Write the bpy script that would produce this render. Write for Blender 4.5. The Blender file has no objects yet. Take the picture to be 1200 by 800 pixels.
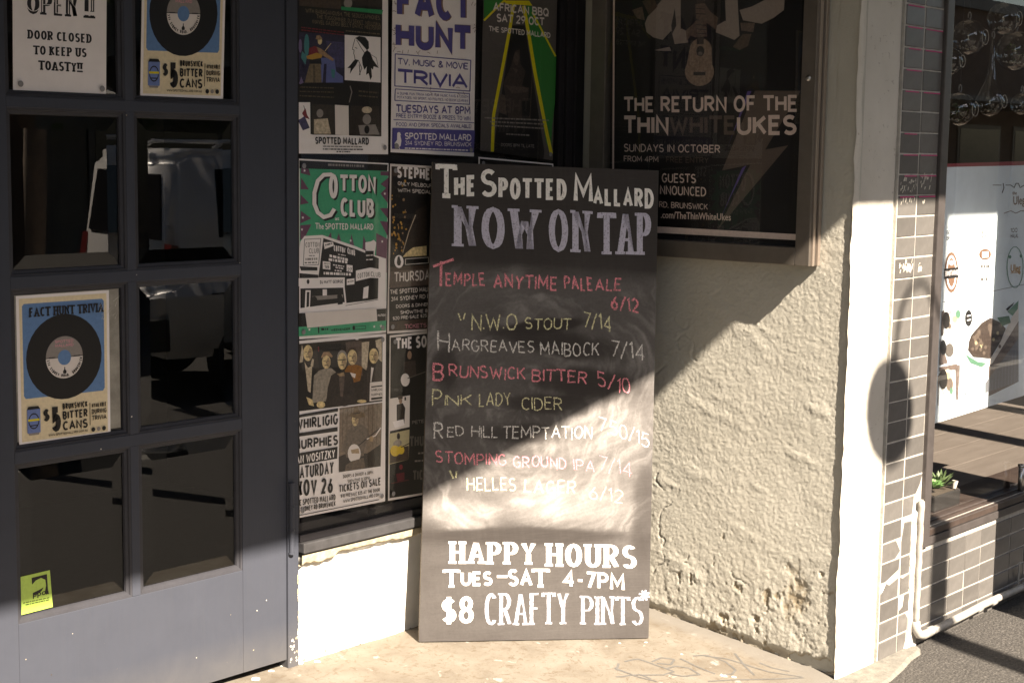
import bpy, bmesh, math, random
import numpy as np
from mathutils import Vector, Matrix

random.seed(7)
R = math.radians
SC = bpy.context.scene
COL = SC.collection

# ------------------------------------------------------------------ camera
CAM = (-4.61524, -3.71969, 1.65)
YAW, PITCH, ROLL = R(41.2673), R(6.93568), R(0.83698)
d = Vector((math.cos(YAW)*math.cos(PITCH), math.sin(YAW)*math.cos(PITCH), -math.sin(PITCH)))
r = Vector((math.sin(YAW), -math.cos(YAW), 0)); u = r.cross(d)
r2 = r*math.cos(ROLL) + u*math.sin(ROLL); u2 = -r*math.sin(ROLL) + u*math.cos(ROLL)
cam = bpy.data.cameras.new('camera'); camo = bpy.data.objects.new('camera', cam); COL.objects.link(camo)
cam.sensor_width = 36; cam.lens = 36*1828.0/1200; cam.clip_start = .05; cam.clip_end = 500
m = Matrix((r2, u2, -d)).transposed().to_4x4(); m.translation = Vector(CAM); camo.matrix_world = m
SC.camera = camo

# ------------------------------------------------------------------ light
SUN_AZ = R(15)        # rays travel towards +Y, turned 15 degrees to +X
SUN_EL = R(41.9)
w = bpy.data.worlds.new("World"); SC.world = w; w.use_nodes = True
nt = w.node_tree; bgn = nt.nodes['Background']
sky = nt.nodes.new('ShaderNodeTexSky'); sky.sky_type = 'NISHITA'; sky.sun_disc = False
sky.sun_elevation = SUN_EL; sky.sun_rotation = math.pi + SUN_AZ
nt.links.new(sky.outputs[0], bgn.inputs[0]); bgn.inputs[1].default_value = 0.055
sl = bpy.data.lights.new('sun', 'SUN'); sl.energy = 5.0; sl.angle = R(0.6); sl.color = (1, .94, .86)
so = bpy.data.objects.new('sun', sl); COL.objects.link(so)
rayd = Vector((math.sin(SUN_AZ)*math.cos(SUN_EL), math.cos(SUN_AZ)*math.cos(SUN_EL), -math.sin(SUN_EL)))
so.rotation_euler = rayd.to_track_quat('-Z', 'Y').to_euler(); so.location = (-3, -8, 8)
vs = SC.view_settings
vs.view_transform = 'Standard'; vs.look = 'None'; vs.gamma = 1; vs.exposure = 2.0
try:
    vs.use_white_balance = True; vs.white_balance_temperature = 7400; vs.white_balance_tint = 12
except Exception:
    pass
SC.cycles.max_bounces = 8; SC.cycles.transparent_max_bounces = 16

# ------------------------------------------------------------------ materials
def lin(c):
    return tuple(((x/255)/12.92 if x/255 <= .04045 else ((x/255+.055)/1.055)**2.4) for x in c)
M = {}
def mat(name, col, rough=.6, metal=0., spec=.5, noise=0., nscale=20., bump=0., bscale=200., rand=0., coat=0.):
    if name in M: return M[name]
    mt = bpy.data.materials.new(name); mt.use_nodes = True; n = mt.node_tree.nodes; l = mt.node_tree.links
    b = n['Principled BSDF']; b.inputs['Roughness'].default_value = rough; b.inputs['Metallic'].default_value = metal
    b.inputs['Specular IOR Level'].default_value = spec; b.inputs['Coat Weight'].default_value = coat
    b.inputs['Base Color'].default_value = (*col, 1)
    tc = n.new('ShaderNodeTexCoord')
    last = None
    if noise or rand:
        ns = n.new('ShaderNodeTexNoise'); ns.inputs['Scale'].default_value = nscale; ns.inputs['Detail'].default_value = 8; ns.inputs['Roughness'].default_value = .65
        l.new(tc.outputs['Object'], ns.inputs['Vector'])
        mr = n.new('ShaderNodeMapRange'); mr.inputs['From Min'].default_value = .3; mr.inputs['From Max'].default_value = .7
        mr.inputs['To Min'].default_value = 1-noise; mr.inputs['To Max'].default_value = 1+noise; l.new(ns.outputs[0], mr.inputs['Value'])
        v = mr.outputs[0]
        if rand:
            oi = n.new('ShaderNodeObjectInfo'); m2 = n.new('ShaderNodeMapRange'); m2.inputs['To Min'].default_value = 1-rand; m2.inputs['To Max'].default_value = 1+rand
            l.new(oi.outputs['Random'], m2.inputs['Value']); mm = n.new('ShaderNodeMath'); mm.operation = 'MULTIPLY'; l.new(v, mm.inputs[0]); l.new(m2.outputs[0], mm.inputs[1]); v = mm.outputs[0]
        vm = n.new('ShaderNodeVectorMath'); vm.operation = 'SCALE'; vm.inputs[0].default_value = col; l.new(v, vm.inputs['Scale'])
        l.new(vm.outputs[0], b.inputs['Base Color'])
    if bump:
        nb = n.new('ShaderNodeTexNoise'); nb.inputs['Scale'].default_value = bscale; nb.inputs['Detail'].default_value = 6
        l.new(tc.outputs['Object'], nb.inputs['Vector'])
        bp = n.new('ShaderNodeBump'); bp.inputs['Strength'].default_value = bump; bp.inputs['Distance'].default_value = .003; l.new(nb.outputs[0], bp.inputs['Height']); l.new(bp.outputs[0], b.inputs['Normal'])
    M[name] = mt; return mt

def node_mat(name):
    mt = bpy.data.materials.new(name); mt.use_nodes = True; M[name] = mt
    return mt, mt.node_tree.nodes, mt.node_tree.links, mt.node_tree.nodes['Principled BSDF']
def noise_node(n, l, vec, scale, detail=6, rough=.6, dist=0):
    x = n.new('ShaderNodeTexNoise'); x.inputs['Scale'].default_value = scale; x.inputs['Detail'].default_value = detail; x.inputs['Roughness'].default_value = rough; x.inputs['Distortion'].default_value = dist
    l.new(vec, x.inputs['Vector']); return x.outputs[0]
def ramp(n, l, v, stops):
    x = n.new('ShaderNodeValToRGB'); e = x.color_ramp.elements
    while len(e) < len(stops): e.new(.5)
    for i, (p, c) in enumerate(stops):
        e[i].position = p; e[i].color = (*c, 1) if len(c) == 3 else c
    l.new(v, x.inputs[0]); return x.outputs[0]
def mixc(n, l, f, a, b, bt='MIX'):
    x = n.new('ShaderNodeMix'); x.data_type = 'RGBA'; x.blend_type = bt
    for s, v in ((x.inputs[0], f), (x.inputs[6], a), (x.inputs[7], b)):
        if hasattr(v, 'links') or hasattr(v, 'is_linked'): l.new(v, s)
        elif isinstance(v, (int, float)): s.default_value = v
        else: s.default_value = (*v, 1)
    return x.outputs[2]
def mth(n, l, op, a, b=0):
    x = n.new('ShaderNodeMath'); x.operation = op
    for s, v in ((x.inputs[0], a), (x.inputs[1], b)):
        if isinstance(v, (int, float)): s.default_value = v
        else: l.new(v, s)
    return x.outputs[0]
def bump_to(n, l, b, h, strength, dist):
    x = n.new('ShaderNodeBump'); x.inputs['Strength'].default_value = strength; x.inputs['Distance'].default_value = dist; l.new(h, x.inputs['Height']); l.new(x.outputs[0], b.inputs['Normal'])

def glass_mat(name, tint=(1, 1, 1), k=1.0, rough=0.0):
    mt = bpy.data.materials.new(name); mt.use_nodes = True; n = mt.node_tree.nodes; l = mt.node_tree.links
    n.remove(n['Principled BSDF']); out = n['Material Output']
    tr = n.new('ShaderNodeBsdfTransparent'); tr.inputs[0].default_value = (*tint, 1)
    gl = n.new('ShaderNodeBsdfGlossy'); gl.inputs['Roughness'].default_value = rough
    ge = n.new('ShaderNodeNewGeometry'); dp = n.new('ShaderNodeVectorMath'); dp.operation = 'DOT_PRODUCT'; l.new(ge.outputs['Incoming'], dp.inputs[0]); l.new(ge.outputs['Normal'], dp.inputs[1])
    c_ = mth(n, l, 'SUBTRACT', 1.0, mth(n, l, 'ABSOLUTE', dp.outputs['Value'])); f = mth(n, l, 'ADD', .043, mth(n, l, 'MULTIPLY', mth(n, l, 'POWER', c_, 5.0), .957))
    f = mth(n, l, 'MULTIPLY', f, 1.8*k); f = mth(n, l, 'MINIMUM', f, 1.0)
    mx = n.new('ShaderNodeMixShader'); l.new(f, mx.inputs[0]); l.new(tr.outputs[0], mx.inputs[1]); l.new(gl.outputs[0], mx.inputs[2]); l.new(mx.outputs[0], out.inputs[0])
    M[name] = mt; return mt
glass_mat('glass'); glass_mat('thin_glass', (1, 1, 1), .55); glass_mat('globe_glass', (.93, .95, .93), 1.5); glass_mat('plastic_film', (.92, .9, .86), 1.1, .12)

def chalk_mat(name, col, cover, scale=260, rough=.9):
    mt = bpy.data.materials.new(name); mt.use_nodes = True; n = mt.node_tree.nodes; l = mt.node_tree.links
    b = n['Principled BSDF']; b.inputs['Base Color'].default_value = (*col, 1); b.inputs['Roughness'].default_value = rough
    tc = n.new('ShaderNodeTexCoord'); v = noise_node(n, l, tc.outputs['Object'], scale, 4, .7)
    mr = n.new('ShaderNodeMapRange'); mr.inputs['From Min'].default_value = cover; mr.inputs['From Max'].default_value = cover+.2; l.new(v, mr.inputs['Value'])
    mr.inputs['To Min'].default_value = .25
    l.new(mr.outputs[0], b.inputs['Alpha']); M[name] = mt

chalk_mat('chalk_pink', lin((244, 150, 160)), .38); chalk_mat('chalk_white', lin((240, 236, 230)), .40); chalk_mat('chalk_yellow', lin((244, 238, 190)), .40)
chalk_mat('paint_white', lin((240, 236, 230)), .24, 120, .6); chalk_mat('paint_lilac', lin((190, 186, 202)), .28, 160, .6); chalk_mat('paint_thin', lin((225, 226, 238)), .42, 60, .6)
INK = dict(paper=(240, 232, 228), paper2=(222, 212, 204), paper_menu=(236, 247, 252), ink_black=(24, 21, 20), ink_black2=(14, 12, 12), ink_blue=(92, 100, 150), ink_bolt=(84, 72, 64), ink_bronze=(120, 90, 70),
 ink_brown=(70, 56, 46), ink_brown2=(48, 40, 34), ink_brown3=(92, 78, 70), ink_canblue=(104, 124, 176), ink_cream=(226, 208, 172), ink_dim=(62, 52, 46), ink_dim2=(82, 70, 62), ink_doodle=(134, 104, 84), ink_green=(30, 136, 84), ink_green2=(40, 122, 50),
 ink_grey=(140, 132, 126), ink_grey2=(96, 90, 84), ink_hat=(110, 90, 66), ink_indigo=(44, 40, 62), ink_indigo2=(66, 62, 96), ink_jacket=(52, 44, 40), ink_jade=(62, 160, 118), ink_jumper=(140, 92, 40), ink_lime=(176, 205, 96), ink_mauve=(110, 96, 130),
 ink_meat=(70, 60, 54), ink_meat2=(104, 92, 82), ink_menublue=(170, 192, 205), ink_menublue2=(110, 112, 116), ink_menublue3=(120, 124, 130), ink_menufood=(206, 198, 184), ink_menugreen=(86, 128, 104), ink_menugreen2=(104, 150, 128), ink_menured=(150, 50, 60), ink_menuwhite=(228, 222, 214), ink_menuwood=(110, 96, 88),
 ink_ochre=(176, 132, 50), ink_ochre2=(200, 150, 70), ink_olive=(112, 98, 76), ink_olive2=(88, 78, 60), ink_photo=(124, 108, 92), ink_photo2=(96, 82, 70), ink_pink=(206, 140, 150), ink_plum=(110, 70, 92), ink_purple=(84, 66, 130), ink_red=(120, 36, 44), ink_red2=(90, 30, 36), ink_rose=(205, 186, 176),
 ink_sheetgrey=(84, 78, 74), ink_shirt=(150, 140, 126), ink_shirt2=(104, 92, 80), ink_skin=(214, 190, 140), ink_skin2=(160, 136, 104), ink_skin3=(150, 122, 100), ink_skinB=(92, 76, 66), ink_sky=(92, 128, 172), ink_straw=(184, 172, 134), ink_tan=(150, 120, 90), ink_tan2=(190, 174, 150), ink_teal=(60, 122, 124), ink_vinyl=(18, 16, 16),
 ink_violet=(84, 78, 142), ink_white3=(136, 124, 116), ink_wood=(124, 106, 90), ink_wood2=(76, 62, 52), ink_yellow=(220, 204, 30), ink_yellow2=(214, 180, 60))
for k, c in INK.items():
    mat(k, lin(c), .5 if k[:5] == 'paper' else .42, noise=.05 if k[:5] == 'paper' else (.42 if any(t in k for t in ('skin', 'shirt', 'jacket', 'brown', 'photo', 'tan', 'hat', 'indigo', 'olive', 'wood', 'jumper', 'meat', 'dim')) else .1), nscale=12 if k[:5] == 'paper' else 95)
mat('bead_paint', (.045, .045, .052), .5, spec=.2, noise=.1, bump=.2, bscale=90)
mat('frame_paint', (.022, .02, .022), .5, spec=.25, noise=.2, nscale=8, bump=.2, bscale=60)
mat('sill_paint', (.045, .044, .046), .5, noise=.25, nscale=25, bump=.4, bscale=60)
mat('broken_plaster', (.36, .31, .22), .95, noise=.35, nscale=40, bump=1, bscale=120)
mat('steel', (.55, .54, .52), .3, 1.0)
mat('case_metal', (.20, .175, .15), .42, .7, noise=.12, nscale=14, bump=.1, bscale=200)
mat('case_edge', (.5, .42, .36), .35, .8)
mat('shop_frame', (.085, .075, .072), .35, .3, noise=.15)
mat('tile_glaze', (.116, .109, .102), .27, spec=.45, noise=.14, nscale=22, bump=.18, bscale=30, rand=.2)
mat('grout', (.42, .395, .355), .9, noise=.25, nscale=30, bump=.5, bscale=150)
mat('mortar', (.5, .47, .42), .9, noise=.25, nscale=30, bump=.8, bscale=80)
mat('conduit_white', (.34, .32, .29), .45, noise=.18, nscale=30)
mat('conduit_grey', (.3, .29, .27), .5, noise=.2, nscale=30)
mat('magenta_paint', lin((190, 40, 110)), .6)
mat('dark_timber', (.05, .036, .03), .45, noise=.3, nscale=20, bump=.2, bscale=40)
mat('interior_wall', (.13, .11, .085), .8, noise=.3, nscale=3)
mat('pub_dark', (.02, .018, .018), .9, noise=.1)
mat('ceiling_dark', (.10, .09, .08), .8, noise=.1)
mat('awning_metal', (.12, .11, .10), .6, noise=.1)
mat('pot_black', (.03, .028, .026), .45, noise=.2)
mat('succulent_green', (.16, .30, .10), .5, noise=.25, nscale=60); mat('succulent_dark', (.10, .15, .06), .5, noise=.3, nscale=60)
mat('soil', (.06, .045, .03), .95, noise=.4, nscale=80)
mat('pebble', (.6, .56, .48), .7, noise=.2, nscale=60); mat('moss', (.08, .11, .03), .9, noise=.4, nscale=60)
mat('putty', (.25, .24, .24), .6)
mat('car_silver', (.62, .61, .60), .3, .1, coat=.6); mat('car_glass', (.015, .015, .017), .05, spec=.8); mat('rubber', (.02, .02, .02), .8); mat('black_plastic', (.025, .025, .025), .5); mat('tail_red', (.12, .02, .02), .2)
mat('bark', (.16, .12, .09), .95, noise=.4, nscale=12, bump=1, bscale=30); mat('leaf', (.07, .10, .03), .6, noise=.4, nscale=6)
mat('pole_timber', (.16, .13, .10), .9, noise=.3, nscale=10)
mat('shop_brick', (.12, .075, .055), .9, noise=.25, nscale=4); mat('shop_render', (.17, .155, .135), .9, noise=.15, nscale=3); mat('lamp_shade', (.06, .06, .06), .4)
mat('kerb_stone', (.2, .19, .17), .9, noise=.2, nscale=12)
mat('sleeve_grey', (.28, .26, .22), .35, noise=.35, nscale=14)
mat('tray_print', (.3, .3, .3), .6)

mt, n, l, b = node_mat('door_paint'); tc = n.new('ShaderNodeTexCoord'); ge = n.new('ShaderNodeNewGeometry'); O = ge.outputs['Position']
mp = n.new('ShaderNodeMapping'); mp.inputs['Scale'].default_value = (60, 60, 5); l.new(O, mp.inputs[0]); br = noise_node(n, l, mp.outputs[0], 1.0, 5); bl = noise_node(n, l, O, 7, 7, .7, .5); sp = noise_node(n, l, O, 75, 4, .6); fi = noise_node(n, l, O, 260, 4, .7)
sx = n.new('ShaderNodeSeparateXYZ'); l.new(O, sx.inputs[0])
c = mixc(n, l, bl, (.042, .047, .062), (.056, .0625, .082)); c = mixc(n, l, mth(n, l, 'MULTIPLY', br, .3), c, (.07, .072, .08))
lowz = n.new('ShaderNodeMapRange'); l.new(sx.outputs[2], lowz.inputs['Value']); lowz.inputs['From Min'].default_value = .16; lowz.inputs['From Max'].default_value = .02
c = mixc(n, l, mth(n, l, 'MULTIPLY', lowz.outputs[0], mth(n, l, 'MULTIPLY', bl, .7)), c, (.13, .12, .105))
c = mixc(n, l, ramp(n, l, sp, [(.70, (0, 0, 0)), (.74, (.6, .6, .6))]), c, (.12, .11, .10))
l.new(c, b.inputs['Base Color']); b.inputs['Roughness'].default_value = .5; b.inputs['Specular IOR Level'].default_value = .2; bump_to(n, l, b, mth(n, l, 'ADD', br, mth(n, l, 'MULTIPLY', fi, .5)), .3, .002)
# stucco: cream render, worn patches come from the mesh attribute "wear"
mt, n, l, b = node_mat('stucco'); tc = n.new('ShaderNodeTexCoord'); O = tc.outputs['Object']
att = n.new('ShaderNodeAttribute'); att.attribute_name = 'wear'
big = noise_node(n, l, O, 3.5, 5); fine = noise_node(n, l, O, 90, 8, .7); sp = noise_node(n, l, O, 26, 6, .7)
c = ramp(n, l, big, [(.3, (.40, .382, .33)), (.7, (.46, .443, .39))])
c = mixc(n, l, mth(n, l, 'MULTIPLY', sp, .35), c, (.34, .318, .268))
c = mixc(n, l, att.outputs['Fac'], c, (.27, .225, .16)); l.new(c, b.inputs['Base Color'])
b.inputs['Roughness'].default_value = .95; b.inputs['Specular IOR Level'].default_value = .2
bump_to(n, l, b, mth(n, l, 'ADD', fine, mth(n, l, 'MULTIPLY', noise_node(n, l, O, 230, 5, .7), .6)), .6, .0035)
# pillar face: smoother painted render with pits
mt, n, l, b = node_mat('pillar_paint'); tc = n.new('ShaderNodeTexCoord'); O = tc.outputs['Object']
big = noise_node(n, l, O, 4, 6); pit = noise_node(n, l, O, 55, 3, .5); fine = noise_node(n, l, O, 140, 6)
c = ramp(n, l, big, [(.3, (.50, .47, .41)), (.7, (.60, .565, .50))])
dark = ramp(n, l, pit, [(.66, (0, 0, 0)), (.72, (1, 1, 1))]); c = mixc(n, l, mth(n, l, 'MULTIPLY', dark, .5), c, (.25, .21, .17)); l.new(c, b.inputs['Base Color'])
b.inputs['Roughness'].default_value = .9; b.inputs['Specular IOR Level'].default_value = .25; bump_to(n, l, b, fine, .35, .003)
mt, n, l, b = node_mat('white_wall'); tc = n.new('ShaderNodeTexCoord'); O = tc.outputs['Object']
big = noise_node(n, l, O, 6, 6); fine = noise_node(n, l, O, 40, 6)
c = ramp(n, l, big, [(.3, (.60, .58, .53)), (.7, (.70, .68, .63))]); l.new(c, b.inputs['Base Color']); b.inputs['Roughness'].default_value = .8; bump_to(n, l, b, fine, .3, .004)
# threshold: worn ochre painted concrete
mt, n, l, b = node_mat('entry_concrete'); tc = n.new('ShaderNodeTexCoord'); O = tc.outputs['Object']
sx = n.new('ShaderNodeSeparateXYZ'); l.new(O, sx.inputs[0])
a1 = noise_node(n, l, O, 5, 8, .65, .6); a2 = noise_node(n, l, O, 32, 8, .75, 1.2); a3 = noise_node(n, l, O, 14, 6, .6, .5); fi = noise_node(n, l, O, 150, 6, .7)
c = ramp(n, l, a1, [(.32, (.125, .105, .082)), (.5, (.165, .143, .114)), (.68, (.195, .175, .146))])
c = mixc(n, l, ramp(n, l, a2, [(.52, (0, 0, 0)), (.64, (1, 1, 1))]), c, (.115, .088, .062))
c = mixc(n, l, ramp(n, l, a3, [(.64, (0, 0, 0)), (.68, (.8, .8, .8))]), c, (.30, .28, .25))
edge = n.new('ShaderNodeMapRange'); l.new(mth(n, l, 'ADD', sx.outputs[0], mth(n, l, 'MULTIPLY', a3, .06)), edge.inputs['Value']); edge.inputs['From Min'].default_value = -.09; edge.inputs['From Max'].default_value = -.02
c = mixc(n, l, mth(n, l, 'MULTIPLY', edge.outputs[0], .8), c, (.15, .138, .122))
e2 = n.new('ShaderNodeMapRange'); l.new(mth(n, l, 'SUBTRACT', mth(n, l, 'MULTIPLY', a1, .25), sx.outputs[1]), e2.inputs['Value']); e2.inputs['From Min'].default_value = 1.12; e2.inputs['From Max'].default_value = 1.3
c = mixc(n, l, e2.outputs[0], c, (.15, .138, .12))
l.new(c, b.inputs['Base Color']); b.inputs['Roughness'].default_value = .8; bump_to(n, l, b, fi, .35, .003)
mt, n, l, b = node_mat('asphalt'); tc = n.new('ShaderNodeTexCoord'); O = tc.outputs['Object']
vo = n.new('ShaderNodeTexVoronoi'); vo.inputs['Scale'].default_value = 95; l.new(O, vo.inputs['Vector'])
g = noise_node(n, l, O, 115, 6, .85); a1 = noise_node(n, l, O, 3, 6)
c = ramp(n, l, g, [(.35, (.012, .011, .010)), (.52, (.044, .040, .036)), (.68, (.19, .175, .155))]); c = mixc(n, l, mth(n, l, 'MULTIPLY', a1, .5), c, (.05, .046, .041)); l.new(c, b.inputs['Base Color'])
b.inputs['Roughness'].default_value = .9; bump_to(n, l, b, vo.outputs['Distance'], .8, .006)
# chalkboard
mt, n, l, b = node_mat('blackboard'); tc = n.new('ShaderNodeTexCoord'); O = tc.outputs['Object']
att = n.new('ShaderNodeAttribute'); att.attribute_name = 'dust'
mp = n.new('ShaderNodeMapping'); mp.inputs['Scale'].default_value = (14, 14, 220); l.new(O, mp.inputs[0])
grain = noise_node(n, l, mp.outputs[0], 1.0, 5); fi = noise_node(n, l, O, 120, 6, .7)
c = mixc(n, l, grain, (.030, .026, .0245), (.050, .0435, .040))
dd = mth(n, l, 'MULTIPLY', att.outputs['Fac'], mth(n, l, 'ADD', .55, mth(n, l, 'MULTIPLY', fi, .9)))
c = mixc(n, l, dd, c, (.27, .255, .245)); l.new(c, b.inputs['Base Color']); b.inputs['Roughness'].default_value = .7; b.inputs['Specular IOR Level'].default_value = .15
bump_to(n, l, b, grain, .25, .002)
mat('board_edge', (.12, .095, .07), .7, noise=.3, nscale=30)
# timber display deck
mt, n, l, b = node_mat('pale_timber'); tc = n.new('ShaderNodeTexCoord'); O = tc.outputs['Object']
mp = n.new('ShaderNodeMapping'); mp.inputs['Scale'].default_value = (3, 40, 3); l.new(O, mp.inputs[0]); g = noise_node(n, l, mp.outputs[0], 1.5, 8, .65, .4)
oi = n.new('ShaderNodeObjectInfo'); c = ramp(n, l, g, [(.3, (.14, .118, .10)), (.7, (.20, .172, .148))]); c = mixc(n, l, mth(n, l, 'MULTIPLY', oi.outputs['Random'], .35), c, (.10, .085, .072)); l.new(c, b.inputs['Base Color']); b.inputs['Roughness'].default_value = .5

# ------------------------------------------------------------------ builders
def link(o): COL.objects.link(o); return o
def thing(name, label, cat, loc=(0, 0, 0), group=None):
    o = link(bpy.data.objects.new(name, None)); o.location = loc; o['label'] = label; o['category'] = cat; o.empty_display_size = .1
    if group: o['group'] = group
    return o
def wloc(o):
    v = Vector(o.location)
    while o.parent: o = o.parent; v += Vector(o.location)
    return v
def tag(o, label, cat, group=None):
    o['label'] = label; o['category'] = cat
    if group: o['group'] = group
    return o
class MB:
    def __init__(s): s.v = []; s.f = []; s.m = []; s.mats = []
    def mi(s, m):
        if m not in s.mats: s.mats.append(m)
        return s.mats.index(m)
    def add(s, vs, fs, m):
        o = len(s.v); k = s.mi(m); s.v += [tuple(v) for v in vs]
        for f in fs: s.f.append([i+o for i in f]); s.m.append(k)
    def box(s, x0, x1, y0, y1, z0, z1, m):
        v = [(x, y, z) for x in (x0, x1) for y in (y0, y1) for z in (z0, z1)]
        s.add(v, [(0, 1, 3, 2), (4, 6, 7, 5), (0, 4, 5, 1), (2, 3, 7, 6), (0, 2, 6, 4), (1, 5, 7, 3)], m); return s
    def tube(s, pts, rad, m, seg=12, cap=True):
        pts = [Vector(p) for p in pts]; rings = []; n = len(pts)
        rr = rad if isinstance(rad, (list, tuple)) else [rad]*n
        t0 = (pts[1]-pts[0]).normalized(); a = Vector((0, 0, 1)) if abs(t0.z) < .9 else Vector((1, 0, 0)); e1 = t0.cross(a).normalized()
        vs = []
        for i, p in enumerate(pts):
            t = ((pts[min(i+1, n-1)]-p).normalized() + (p-pts[max(i-1, 0)]).normalized())
            t = t.normalized() if t.length > 1e-6 else t0
            e1 = (e1 - t*e1.dot(t)).normalized(); e2 = t.cross(e1)
            for k in range(seg):
                q = 2*math.pi*k/seg; vs.append(p + (e1*math.cos(q)+e2*math.sin(q))*rr[i])
        fs = [(i*seg+k, i*seg+(k+1) % seg, (i+1)*seg+(k+1) % seg, (i+1)*seg+k) for i in range(n-1) for k in range(seg)]
        if cap: fs += [tuple(range(seg))[::-1], tuple(range((n-1)*seg, n*seg))]
        s.add(vs, fs, m); return s
    def lathe(s, c, prof, m, seg=24, ax=None):
        c = Vector(c); vs = []
        for (rd, h) in prof:
            for k in range(seg):
                q = 2*math.pi*k/seg; vs.append(c + Vector((rd*math.cos(q), rd*math.sin(q), h)))
        fs = [(i*seg+k, i*seg+(k+1) % seg, (i+1)*seg+(k+1) % seg, (i+1)*seg+k) for i in range(len(prof)-1) for k in range(seg)]
        s.add(vs, fs, m); return s
    def build(s, name, parent=None, bevel=0, smooth=False, origin=None):
        me = bpy.data.meshes.new(name); o = Vector(origin) if origin is not None else (wloc(parent) if parent else Vector((0, 0, 0)))
        me.from_pydata([tuple(Vector(v)-o) for v in s.v], [], s.f)
        for mm in s.mats: me.materials.append(M[mm])
        me.polygons.foreach_set('material_index', s.m)
        if bevel:
            bm = bmesh.new(); bm.from_mesh(me); bmesh.ops.bevel(bm, geom=[e for e in bm.edges if len(e.link_faces) == 2 and e.calc_face_angle(0) > .5], offset=bevel, segments=2, affect='EDGES', clamp_overlap=True, profile=.6); bm.to_mesh(me); bm.free()
        if smooth:
            me.polygons.foreach_set('use_smooth', [True]*len(me.polygons))
        me.update()
        ob = link(bpy.data.objects.new(name, me))
        if parent: ob.parent = parent
        else: ob.location = o
        return ob
def struct(o): o['kind'] = 'structure'; return o
def copy_obj(o, parent=None, loc=None):
    c = o.copy(); COL.objects.link(c); c.parent = parent
    if loc is not None: c.location = loc
    for ch in o.children: copy_obj(ch, c)
    return c

# numpy value noise
def vn(x, y, seed=0):
    rs = np.random.RandomState(seed); tab = rs.rand(256, 256)
    xi = np.floor(x).astype(int); yi = np.floor(y).astype(int); fx = x-xi; fy = y-yi
    fx = fx*fx*(3-2*fx); fy = fy*fy*(3-2*fy)
    g = lambda a, b: tab[a % 256, b % 256]
    return (g(xi, yi)*(1-fx)+g(xi+1, yi)*fx)*(1-fy) + (g(xi, yi+1)*(1-fx)+g(xi+1, yi+1)*fx)*fy
def fbm(x, y, seed=0, o=4, gain=.5):
    s = 0; a = 1; t = 0
    for i in range(o): s = s+a*vn(x*2**i, y*2**i, seed+i); t += a; a *= gain
    return s/t
def grid_obj(name, P, material, parent=None, attr=None, smooth=True):
    """P: (ny,nx,3) world points"""
    ny, nx = P.shape[:2]; me = bpy.data.meshes.new(name); o = np.array(wloc(parent) if parent else (0, 0, 0))
    me.vertices.add(nx*ny); me.vertices.foreach_set('co', (P.reshape(-1, 3)-o).ravel())
    i = np.arange(nx*ny).reshape(ny, nx); q = np.stack([i[:-1, :-1], i[:-1, 1:], i[1:, 1:], i[1:, :-1]], -1).reshape(-1, 4)
    me.loops.add(q.size); me.loops.foreach_set('vertex_index', q.ravel()); me.polygons.add(len(q)); me.polygons.foreach_set('loop_start', np.arange(0, q.size, 4)); me.polygons.foreach_set('loop_total', np.full(len(q), 4))
    me.materials.append(M[material]); me.update(calc_edges=True); me.validate()
    if smooth: me.polygons.foreach_set('use_smooth', [True]*len(me.polygons))
    if attr:
        a = me.attributes.new(attr[0], 'FLOAT', 'POINT'); a.data.foreach_set('value', attr[1].ravel().astype(np.float32))
    ob = link(bpy.data.objects.new(name, me))
    if parent: ob.parent = parent
    return ob

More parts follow.
